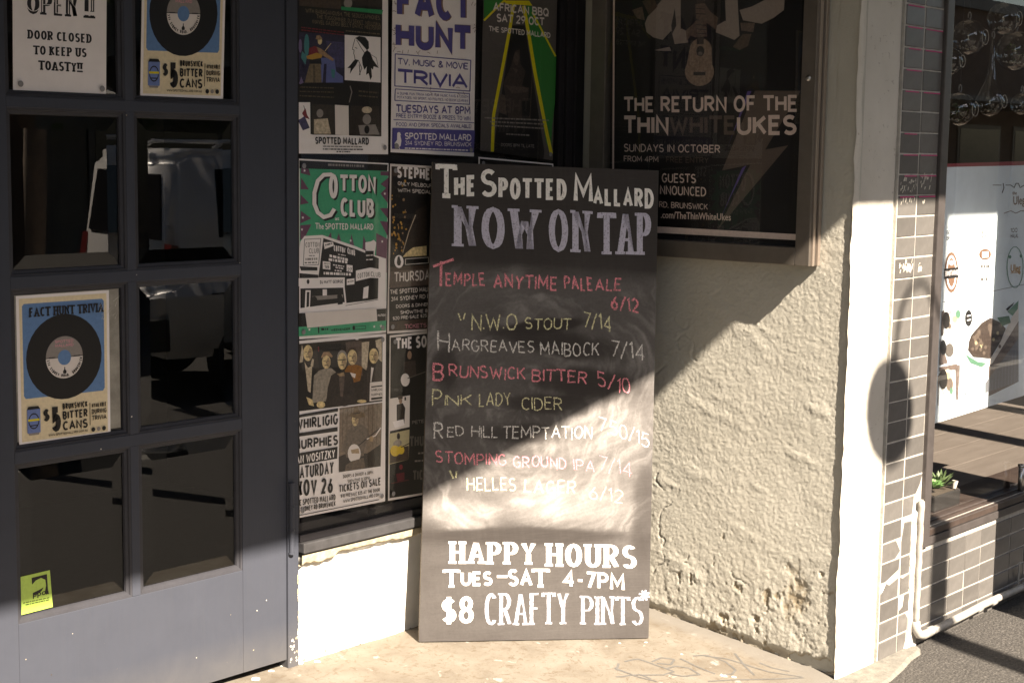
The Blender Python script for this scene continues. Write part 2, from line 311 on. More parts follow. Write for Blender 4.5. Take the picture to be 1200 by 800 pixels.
# ------------------------------------------------------------------ stroke lettering
def ar(cx, cy, rx, ry, a0, a1, n=9):
    return [(cx+rx*math.cos(R(a0+(a1-a0)*i/n)), cy+ry*math.sin(R(a0+(a1-a0)*i/n))) for i in range(n+1)]
G = {
 'A': (.7, [[(0, 0), (.35, 1), (.7, 0)], [(.13, .34), (.57, .34)]]),
 'B': (.6, [[(0, 0), (0, 1), (.28, 1)]+ar(.28, .76, .26, .24, 85, -85)+[(0, .52)], [(.28, .52)]+ar(.28, .26, .3, .26, 85, -85)+[(0, 0)]]),
 'C': (.6, [ar(.33, .5, .33, .5, 48, 312, 14)]), 'D': (.62, [[(0, 0), (0, 1), (.2, 1)]+ar(.2, .5, .42, .5, 85, -85, 12)+[(0, 0)]]),
 'E': (.52, [[(.52, 1), (0, 1), (0, 0), (.52, 0)], [(0, .52), (.44, .52)]]), 'F': (.5, [[(.5, 1), (0, 1), (0, 0)], [(0, .52), (.42, .52)]]),
 'G': (.64, [ar(.33, .5, .33, .5, 48, 330, 14)+[(.63, .45), (.4, .45)]]), 'H': (.62, [[(0, 0), (0, 1)], [(.62, 0), (.62, 1)], [(0, .52), (.62, .52)]]),
 'I': (.0, [[(0, 0), (0, 1)]]), 'J': (.4, [[(.4, 1), (.4, .25)]+ar(.2, .25, .2, .25, 0, -170)]), 'K': (.6, [[(0, 0), (0, 1)], [(.58, 1), (0, .42)], [(.2, .6), (.6, 0)]]),
 'L': (.48, [[(0, 1), (0, 0), (.48, 0)]]), 'M': (.8, [[(0, 0), (.03, 1), (.4, .3), (.77, 1), (.8, 0)]]), 'N': (.62, [[(0, 0), (0, 1), (.62, 0), (.62, 1)]]),
 'O': (.68, [ar(.34, .5, .34, .5, 90, 450, 18)]), 'P': (.56, [[(0, 0), (0, 1), (.28, 1)]+ar(.28, .74, .28, .26, 85, -85)+[(0, .48)]]),
 'Q': (.68, [ar(.34, .5, .34, .5, 90, 450, 18), [(.4, .25), (.7, -.05)]]), 'R': (.6, [[(0, 0), (0, 1), (.28, 1)]+ar(.28, .75, .28, .25, 85, -85)+[(0, .5)], [(.25, .5), (.6, 0)]]),
 'S': (.56, [ar(.28, .755, .26, .245, 35, 262, 9)+ar(.28, .255, .28, .255, 78, -150, 9)]), 'T': (.6, [[(0, 1), (.6, 1)], [(.3, 0), (.3, 1)]]),
 'U': (.62, [[(0, 1), (0, .3)]+ar(.31, .3, .31, .3, 180, 360, 10)+[(.62, 1)]]), 'V': (.66, [[(0, 1), (.33, 0), (.66, 1)]]), 'W': (.95, [[(0, 1), (.24, 0), (.475, .72), (.71, 0), (.95, 1)]]),
 'X': (.62, [[(0, 0), (.62, 1)], [(0, 1), (.62, 0)]]), 'Y': (.62, [[(0, 1), (.31, .48), (.62, 1)], [(.31, .48), (.31, 0)]]), 'Z': (.56, [[(0, 1), (.56, 1), (0, 0), (.56, 0)]]),
 '0': (.54, [ar(.27, .5, .27, .5, 90, 450, 16)]), '1': (.2, [[(0, .8), (.17, 1), (.17, 0)]]), '2': (.52, [ar(.26, .74, .26, .26, 165, -35, 9)+[(0, 0), (.52, 0)]]),
 '3': (.52, [ar(.24, .755, .24, .245, 150, -80, 9), ar(.25, .26, .27, .26, 80, -150, 9)]), '4': (.58, [[(.42, 0), (.42, 1), (0, .3), (.58, .3)]]),
 '5': (.52, [[(.48, 1), (.06, 1), (.02, .54)]+ar(.24, .31, .28, .31, 110, -145, 10)]), '6': (.54, [[(.42, 1), (.08, .45)]+ar(.27, .29, .26, .29, 140, 500, 14)]),
 '7': (.5, [[(0, 1), (.5, 1), (.16, 0)]]), '8': (.54, [ar(.27, .76, .23, .24, 90, 450, 12), ar(.27, .26, .27, .26, 90, 450, 12)]), '9': (.54, [ar(.27, .71, .26, .29, -40, 320, 14)+[(.14, 0)]]),
 '$': (.56, [ar(.28, .72, .25, .2, 35, 262, 9)+ar(.28, .29, .27, .22, 78, -150, 9), [(.28, -.08), (.28, 1.08)]]), '&': (.66, [[(.66, 0), (.14, .72)]+ar(.3, .84, .16, .16, 200, -20, 7)+[(.05, .35)]+ar(.25, .2, .24, .2, 160, 330, 7)+[(.62, .45)]]),
 '!': (.0, [[(0, .3), (0, 1)], [(0, 0), (0, .1)]]), '.': (.02, [[(0, 0), (0, .1)]]), ',': (.04, [[(.04, .08), (0, -.12)]]), '/': (.45, [[(0, -.1), (.45, 1.08)]]), '-': (.3, [[(0, .42), (.3, .42)]]),
 '+': (.3, [[(0, .5), (.3, .5)], [(.15, .3), (.15, .7)]]), '(': (.16, [ar(.3, .5, .3, .6, 130, 230, 6)]), ')': (.16, [ar(-.14, .5, .3, .6, 50, -50, 6)]), ':': (.02, [[(0, .1), (0, .2)], [(0, .5), (0, .6)]]),
}
def letter_layout(s):
    x = 0; out = []
    for ch in s:
        if ch == ' ': x += .38; continue
        g = G.get(ch.upper())
        if not g: x += .3; continue
        out.append((x, g)); x += g[0]+.24
    return out, x-.24
def ribbons(strokes_uv, hw, hh, to3, mb, ink, depth0, dstep, jit=0., rng=None):
    """strokes in metric-like target coords before warp; hw: half width of verticals in x, hh: half width of horizontals in y"""
    for si, st in enumerate(strokes_uv):
        pts = [st[0]]
        for q in st[1:]:
            if abs(q[0]-pts[-1][0])+abs(q[1]-pts[-1][1]) > 1e-6: pts.append(q)
        if len(pts) < 2: continue
        closed = len(pts) > 6 and abs(pts[0][0]-pts[-1][0])+abs(pts[0][1]-pts[-1][1]) < 1e-5
        if closed: pts = pts[:-1]
        n = len(pts); L = []; Rr = []
        for i, p in enumerate(pts):
            a = pts[i-1] if (i > 0 or closed) else None; c_ = pts[(i+1) % n] if (i < n-1 or closed) else None
            def nrm(a, b):
                dx, dy = (b[0]-a[0])/hw, (b[1]-a[1])/hh; q = math.hypot(dx, dy) or 1; return (-dy/q, dx/q)
            if a is None: nn = nrm(p, c_); k = 1
            elif c_ is None: nn = nrm(a, p); k = 1
            else:
                n1, n2 = nrm(a, p), nrm(p, c_); sx_, sy_ = n1[0]+n2[0], n1[1]+n2[1]; q = math.hypot(sx_, sy_)
                if q < .35: nn = n1; k = 1
                else: nn = (sx_/q, sy_/q); k = min(2/q, 1.9)
            j = 1+(rng.uniform(-jit, jit) if rng else 0)
            L.append((p[0]+nn[0]*hw*k*j, p[1]+nn[1]*hh*k*j)); Rr.append((p[0]-nn[0]*hw*k*j, p[1]-nn[1]*hh*k*j))
        dep = depth0+si*dstep
        vs = [to3(*q, dep) for q in L]+[to3(*q, dep) for q in Rr]
        fs = [(i, (i+1) % n, n+(i+1) % n, n+i) for i in range(n if closed else n-1)]
        mb.add(vs, fs, ink)
def put_text(mb, s, q, pen, ph, ink, style, to3, depth):
    (x0, y0, x1, y1, x2, y2, x3, y3) = q
    wid = math.hypot(x1-x0, y1-y0); hgt = math.hypot(x3-x0, y3-y0)
    pen, ph = (pen*.82, ph*.82) if style == 'c' else (pen, ph)
    pw = pen*hgt; hp = ph*hgt; ky = hgt-hp
    gl = [(ch, G.get(ch.upper())) for ch in s]; gl = [(c, g) for c, g in gl if c == ' ' or g]
    sw_ = sum(.34 if c == ' ' else g[0] for c, g in gl); nl = sum(1 for c, g in gl if c != ' '); ng = max(0, len(gl)-1)
    if not nl: return
    sp = .11*hgt*(1.6 if style == 's' else (.8 if style == '' else 1.0)); sp = min(sp, .3*wid/max(1, ng+nl))
    kx = (wid-nl*pw-ng*sp)/max(sw_, .05)
    if kx < .28*hgt and sw_ > .1:
        pw = max(.07*hgt, min(pw, (wid-ng*sp-.28*hgt*sw_)/nl)); kx = (wid-nl*pw-ng*sp)/sw_
    if sw_ < .06: kx = 0
    def warp(a, b2, dp):
        a = a/wid; b2 = b2/hgt
        X = (x0*(1-a)+x1*a)*(1-b2)+(x3*(1-a)+x2*a)*b2; Y = (y0*(1-a)+y1*a)*(1-b2)+(y3*(1-a)+y2*a)*b2
        return to3(X, Y, dp)
    rng = random.Random(sum(map(ord, s))); cur = 0
    for ch, g in gl:
        if ch == ' ': cur += .34*kx+sp; continue
        x_l = cur+pw*.5; cur += g[0]*kx+pw+sp
        jy = rng.uniform(-.09, .07)*hgt if style == 'c' else (rng.uniform(-.012, .012)*hgt if ink.startswith('paint') else 0)
        jr = rng.uniform(-.22, .22) if style == 'c' else 0
        st = []
        for pl in g[1]:
            pts = [(x_l+px*kx+jr*py*hgt*.3, hp*.5+py*ky+jy) for px, py in pl]
            (ax, ay), (bx, by) = pts[0], pts[-1]
            if len(pts) == 2 and abs(pl[0][1]-pl[1][1]) < .01 and pl[0][1] > .9:   # top bar reaches past the stem
                pts = [(ax-pw*.4, ay), (bx+pw*.4, by)]
                if style == 's': st += [[(ax-pw*.3, ay+hp*.4), (ax-pw*.36, ay-.10*hgt)], [(bx+pw*.3, by+hp*.4), (bx+pw*.36, by-.10*hgt)]]
            if style == 'c':
                q2 = [pts[0]]
                for a, b2 in zip(pts[:-1], pts[1:]):
                    nn = max(1, int(math.hypot(b2[0]-a[0], b2[1]-a[1])/(hgt*.18)))
                    for k in range(1, nn+1): q2.append((a[0]+(b2[0]-a[0])*k/nn+rng.uniform(-.022, .022)*hgt, a[1]+(b2[1]-a[1])*k/nn+rng.uniform(-.022, .022)*hgt))
                pts = q2
            st.append(pts)
            if style == 's':
                for e, f in ((0, 1), (-1, -2)):
                    px, py = pl[e]; qx, qy = pl[f]
                    if abs(qx-px) < .45*abs(qy-py) and (py < .02 or py > .98) and not (ch == 'T' and py > .9):
                        sw = .62*pw+.035*hgt; X, Y = x_l+px*kx, hp*.5+py*ky+jy; st.append([(X-sw, Y), (X+sw, Y)])
                if len(pl) > 2 and pl[0][0] == pl[1][0] and pl[1] == (0, 1): X, Y = x_l, hp*.5+ky+jy; st.append([(X-.62*pw-.035*hgt, Y), (X, Y)])
                if len(pl) > 2 and pl[-1] == (0, 0) and ch in 'BD': X, Y = x_l, hp*.5+jy; st.append([(X-.62*pw-.035*hgt, Y), (X, Y)])
        if style == 's' and ph < pen*.55:
            # thin cross strokes still need some body for the tips
            pass
        ribbons(st, pw/2, hp/2, warp, mb, ink, depth, .000012, .26 if style == 'c' else (.05 if ink.startswith('paint') else 0), rng)
def put_font_text(mb, s, q, ink, to3, depth):
    cu = bpy.data.curves.new('tmp', 'FONT'); cu.body = s; cu.size = 1; cu.offset = .012; cu.resolution_u = 2
    ob = bpy.data.objects.new('tmp', cu); COL.objects.link(ob); bpy.context.view_layer.update()
    dg = bpy.context.evaluated_depsgraph_get(); me = bpy.data.meshes.new_from_object(ob.evaluated_get(dg))
    vs = [v.co.copy() for v in me.vertices]; fs = [list(p.vertices) for p in me.polygons]
    bpy.data.objects.remove(ob); bpy.data.curves.remove(cu); bpy.data.meshes.remove(me)
    if not vs: return
    xa, xb = min(v.x for v in vs), max(v.x for v in vs); H_ = .7
    (x0, y0, x1, y1, x2, y2, x3, y3) = q; out = []
    for v in vs:
        a = (v.x-xa)/(xb-xa); b2 = v.y/H_
        out.append(to3((x0*(1-a)+x1*a)*(1-b2)+(x3*(1-a)+x2*a)*b2, (y0*(1-a)+y1*a)*(1-b2)+(y3*(1-a)+y2*a)*b2, depth))
    mb.add(out, fs, ink)
def print_parts(text, to3, parent, depth=.0004, step=.00001, reset=False):
    mb = None; name = None; dep = depth
    def flush():
        if mb and mb.v: mb.build(name, parent)
    for ln in text.split('\n'):
        if ln.startswith('@'): flush(); name = ln[1:]; mb = MB(); dep = depth if reset else dep+.00005; continue
        f = ln.split('|')
        if f[0] == 'p':
            c = [int(x)*1e-4 for x in f[2].split()]; pts = list(zip(c[::2], c[1::2])); dep += step
            mb.add([to3(a, b_, dep) for a, b_ in pts], [tuple(range(len(pts)))], f[1])
        elif f[0] == 't':
            q = [int(x)*1e-4 for x in f[2].split()]; dep += step
            if f[6] == 'b': put_font_text(mb, f[1], q, f[5], to3, dep)
            else: put_text(mb, f[1], q, float(f[3]), float(f[4]), f[5], f[6], to3, dep); dep += .00006
    flush()

FLOOR_SCRAWL=[[(-0.567, -0.646), (-0.566, -0.735), (-0.541, -0.804)], [(-0.626, -0.699), (-0.542, -0.735), (-0.54, -0.779)], [(-0.496, -0.635), (-0.439, -0.65), (-0.428, -0.721), (-0.422, -0.788), (-0.475, -0.784), (-0.548, -0.739)], [(-0.418, -0.693), (-0.359, -0.69), (-0.334, -0.726), (-0.382, -0.746), (-0.415, -0.712)], [(-0.428, -0.757), (-0.38, -0.765), (-0.353, -0.803), (-0.373, -0.859), (-0.434, -0.832), (-0.451, -0.784)], [(-0.253, -0.748), (-0.206, -0.773), (-0.203, -0.849), (-0.238, -0.914), (-0.28, -0.927), (-0.309, -0.906)], [(-0.311, -0.734), (-0.323, -0.807), (-0.323, -0.887)], [(-0.218, -0.773), (-0.177, -0.831), (-0.168, -0.902), (-0.15, -0.987), (-0.096, -1.089)], [(-0.109, -0.825), (-0.17, -0.9), (-0.222, -0.979)], [(-0.109, -0.927), (-0.111, -0.98), (-0.087, -1.033)], [(-0.398, -0.91), (-0.288, -0.974), (-0.098, -1.097)], [(-0.525, -0.632), (-0.574, -0.659), (-0.566, -0.7)]]
FLOOR_SPOTS=[(-0.289, -0.572, 0.0112), (-0.273, -0.715, 0.0084), (-0.311, -0.914, 0.0224), (-0.294, -0.943, 0.014), (-0.374, -0.52, 0.0084), (-1.582, -0.011, 0.0252), (-1.444, 0.029, 0.0168), (-1.501, 0.012, 0.0196), (-1.391, 0.007, 0.0336), (-1.337, -0.023, 0.0224)]
TERRARIUMS=[(1.229, 2.12, 0.069, 'globe'), (1.069, 2.019, 0.055, 'globe'), (1.177, 1.84, 0.066, 'moss'), (1.451, 1.879, 0.061, 'tear'), (1.539, 2.214, 0.067, 'globe'), (1.67, 2.092, 0.083, 'big'), (1.757, 1.878, 0.046, 'small')]
DOOR_CHIPS=[(-2.024, 1.735), (-1.998, 1.287), (-2.126, 0.802), (-1.911, 1.209), (-2.022, 0.882), (-2.031, 0.704), (-1.53, 0.239), (-1.568, 0.214), (-1.583, 0.09), (-2.229, 0.29), (-2.377, 0.251), (-1.672, 0.223), (-1.729, 0.448), (-2.299, 0.188), (-1.803, 0.118), (-1.627, 1.305)]
DUST=[[0.391, 1.227, 0.375, 0.064, 0.0, 0.16], [0.582, 1.117, 0.221, 0.178, -30.0, 0.14], [0.113, 1.026, 0.12, 0.26, 0.0, 0.1], [0.284, 0.915, 0.34, 0.321, 0.0, 0.1], [0.393, 0.563, 0.408, 0.177, 0.0, 0.12], [0.397, 1.089, 0.13, 0.023, 8.0, -0.5], [0.447, 1.032, 0.234, 0.047, -8.0, -0.4], [0.563, 0.893, 0.196, 0.059, -5.0, -0.4], [0.436, 0.819, 0.171, 0.033, 0.0, -0.35], [0.361, 0.716, 0.17, 0.035, 0.0, -0.35], [0.049, 0.931, 0.048, 0.075, 0.0, -0.35], [0.359, 0.637, 0.092, 0.03, 0.0, -0.2], [0.617, 0.452, 0.239, 0.102, -8.0, 0.75], [0.475, 0.481, 0.188, 0.054, -5.0, 0.5], [0.126, 0.437, 0.127, 0.05, -5.0, 0.85], [0.307, 0.45, 0.154, 0.035, 0.0, 0.35], [0.654, 0.656, 0.159, 0.165, -30.0, 0.5], [0.602, 0.745, 0.19, 0.089, 20.0, 0.4], [0.372, 0.361, 0.344, 0.03, 0.0, -0.45], [0.442, 0.206, 0.444, 0.179, 0.0, 0.06], [0.792, 0.447, 0.045, 0.181, 0.0, -0.3]]
ARC_CENTRE=(0.320,0.798)
BOARD_ORIGIN=[-0.94975, -0.10235, -0.00724]
BOARD_EX=[0.83542, -0.54688, -0.05469]
BOARD_EZ=[0.08611, 0.03196, 0.99577]
BOARD_N=[-0.54282, -0.8366, 0.07379]
BOARD_UV=[0.0, 0.0, 0.83221, 0.0, 0.78172, 1.64804, -0.02828, 1.62344]
BOARD_PRINT = r"""@title_lettering
t|T|-80 15045 570 15056 515 16202 -134 16187|0.14|0.14|paint_white|s
t|HE|508 15109 1278 15185 1243 15904 474 15826|0.2|0.2|paint_white|
t|S|1428 15166 1997 15200 1950 16153 1382 16115|0.16|0.16|paint_white|
t|POTTED|2059 15146 4494 15236 4457 15967 2024 15868|0.2|0.17|paint_white|
t|M|4745 15163 5458 15176 5407 16175 4694 16158|0.16|0.16|paint_white|
t|ALLARD|5460 15147 7699 15131 7660 15845 5428 15764|0.19|0.19|paint_white|
@heading_lettering
t|NOW|587 13444 3600 13456 3530 14856 521 14823|0.19|0.065|paint_lilac|s
t|ON|3937 13473 5454 13463 5379 14906 3864 14905|0.155|0.065|paint_lilac|s
t|TAP|5767 13450 7690 13518 7612 14977 5692 14895|0.15|0.07|paint_lilac|s
@chalk_line
t|EMPLE|353 12106 1753 12170 1730 12634 332 12566|0.16|0.16|chalk_pink|c
p|chalk_pink|-90 12701 611 12977 578 13057 -123 12781
p|chalk_pink|123 12920 147 12080 236 12082 212 12923
t|ANYTIME|2026 12124 4312 12140 4287 12639 2002 12618|0.16|0.16|chalk_pink|c
t|PALE|4557 12180 5615 12169 5590 12642 4533 12651|0.16|0.16|chalk_pink|c
t|ALE|5677 12172 6649 12215 6625 12661 5654 12615|0.16|0.16|chalk_pink|c
t|6/12|6303 11605 7354 11469 7327 11977 6276 12109|0.16|0.16|chalk_pink|c
@chalk_line
p|chalk_yellow|816 11202 924 10957 968 10975 860 11220
p|chalk_yellow|1059 11226 1005 11003 1051 10993 1105 11216
t|N.W.O|1315 10670 2944 10703 2915 11287 1287 11250|0.1|0.1|chalk_yellow|c
t|STOUT|3216 10743 4875 10806 4854 11219 3196 11152|0.13|0.13|chalk_yellow|c
t|7/14|5304 10941 6379 10744 6350 11309 5275 11502|0.1|0.1|chalk_yellow|c
@chalk_line
t|H|158 9961 606 9890 572 10613 124 10682|0.1|0.1|chalk_white|c
t|ARGREAVES|663 9950 3593 9934 3572 10345 644 10355|0.13|0.13|chalk_white|c
t|MAIBOCK|3810 9882 5952 9895 5927 10370 3787 10352|0.12|0.12|chalk_white|c
t|7/14|6357 9968 7668 9772 7636 10372 6326 10563|0.1|0.1|chalk_white|c
@chalk_line
t|B|59 8917 473 8929 443 9566 29 9552|0.13|0.13|chalk_pink|c
t|RUNSWICK|618 9021 3334 8984 3312 9425 597 9455|0.15|0.15|chalk_pink|c
t|BITTER|3548 8991 5563 8931 5540 9376 3526 9431|0.15|0.15|chalk_pink|c
t|5/10|5942 8882 7190 8587 7161 9126 5914 9417|0.11|0.11|chalk_pink|c
@chalk_line
t|P|70 8049 425 8058 398 8637 43 8628|0.1|0.1|chalk_yellow|c
t|INK|514 8060 1470 8055 1452 8434 497 8437|0.13|0.13|chalk_yellow|c
t|LADY|1711 8061 2858 8119 2835 8588 1688 8528|0.11|0.11|chalk_yellow|c
t|CIDER|3229 8011 4708 7987 4686 8431 3208 8451|0.11|0.11|chalk_yellow|c
@chalk_line
t|R|181 6950 537 6957 509 7538 153 7530|0.11|0.11|chalk_white|c
t|ED|653 7017 1250 7029 1233 7379 636 7366|0.13|0.13|chalk_white|c
t|HILL|1491 7005 2457 6994 2437 7405 1471 7413|0.12|0.12|chalk_white|c
t|TEMPTATION|2609 6997 5851 7000 5828 7447 2587 7437|0.12|0.12|chalk_white|c
t|7.50/15|6056 7303 7989 6769 7962 7282 6029 7810|0.09|0.09|chalk_white|c
@chalk_line
t|STOMPING|281 6081 2808 6030 2788 6442 260 6516|0.14|0.14|chalk_pink|c
t|GROUND|3023 6003 4967 5972 4945 6388 3003 6416|0.15|0.15|chalk_pink|c
t|IPA|5217 5945 6005 5866 5983 6285 5196 6362|0.14|0.14|chalk_pink|c
t|7/14|6124 5988 7408 5674 7379 6216 6096 6526|0.09|0.09|chalk_pink|c
@chalk_line
p|chalk_yellow|765 5853 907 5571 961 5596 818 5878
p|chalk_yellow|1009 5844 986 5617 1046 5609 1068 5837
t|HELLES|1429 5161 3185 5209 3161 5681 1406 5629|0.13|0.13|chalk_yellow|c
t|LAGER|3464 5123 5355 5082 5331 5559 3441 5596|0.15|0.15|chalk_yellow|c
t|6/12|5831 4966 7104 4797 7079 5279 5806 5445|0.1|0.1|chalk_yellow|c
@painted_lettering
t|HAPPY|948 2670 4019 2632 3981 3406 912 3431|0.24|0.11|paint_white|s
t|HOURS|4394 2572 7739 2470 7695 3289 4353 3376|0.24|0.11|paint_white|s
t|T|777 1850 1316 1847 1287 2464 748 2466|0.2|0.15|paint_white|s
t|UES|1374 1905 2493 1898 2468 2400 1350 2405|0.2|0.2|paint_white|
p|paint_white|2644 2178 3016 2176 3012 2265 2639 2267
t|SA|3042 1894 3935 1859 3905 2454 3013 2487|0.2|0.17|paint_white|
t|T|3936 1829 4524 1825 4491 2482 3903 2484|0.2|0.16|paint_white|s
t|4-7PM|5052 1851 7333 1685 7301 2290 5021 2450|0.19|0.15|paint_white|
t|$8|747 590 1888 604 1843 1548 702 1529|0.17|0.14|paint_white|
@price_lettering
t|CRAFTY|2285 540 5338 529 5281 1640 2232 1634|0.12|0.06|paint_thin|s
t|PINTS|5778 523 8103 462 8049 1466 5727 1516|0.13|0.06|paint_thin|s
p|paint_thin|7869 1555 8271 1436 8288 1499 7886 1618
p|paint_thin|7942 1686 8154 1337 8215 1368 8003 1716
p|paint_thin|8095 1724 7993 1351 8061 1330 8164 1704
p|paint_thin|8239 1647 7882 1467 7918 1407 8275 1587"""
POSTERS = []
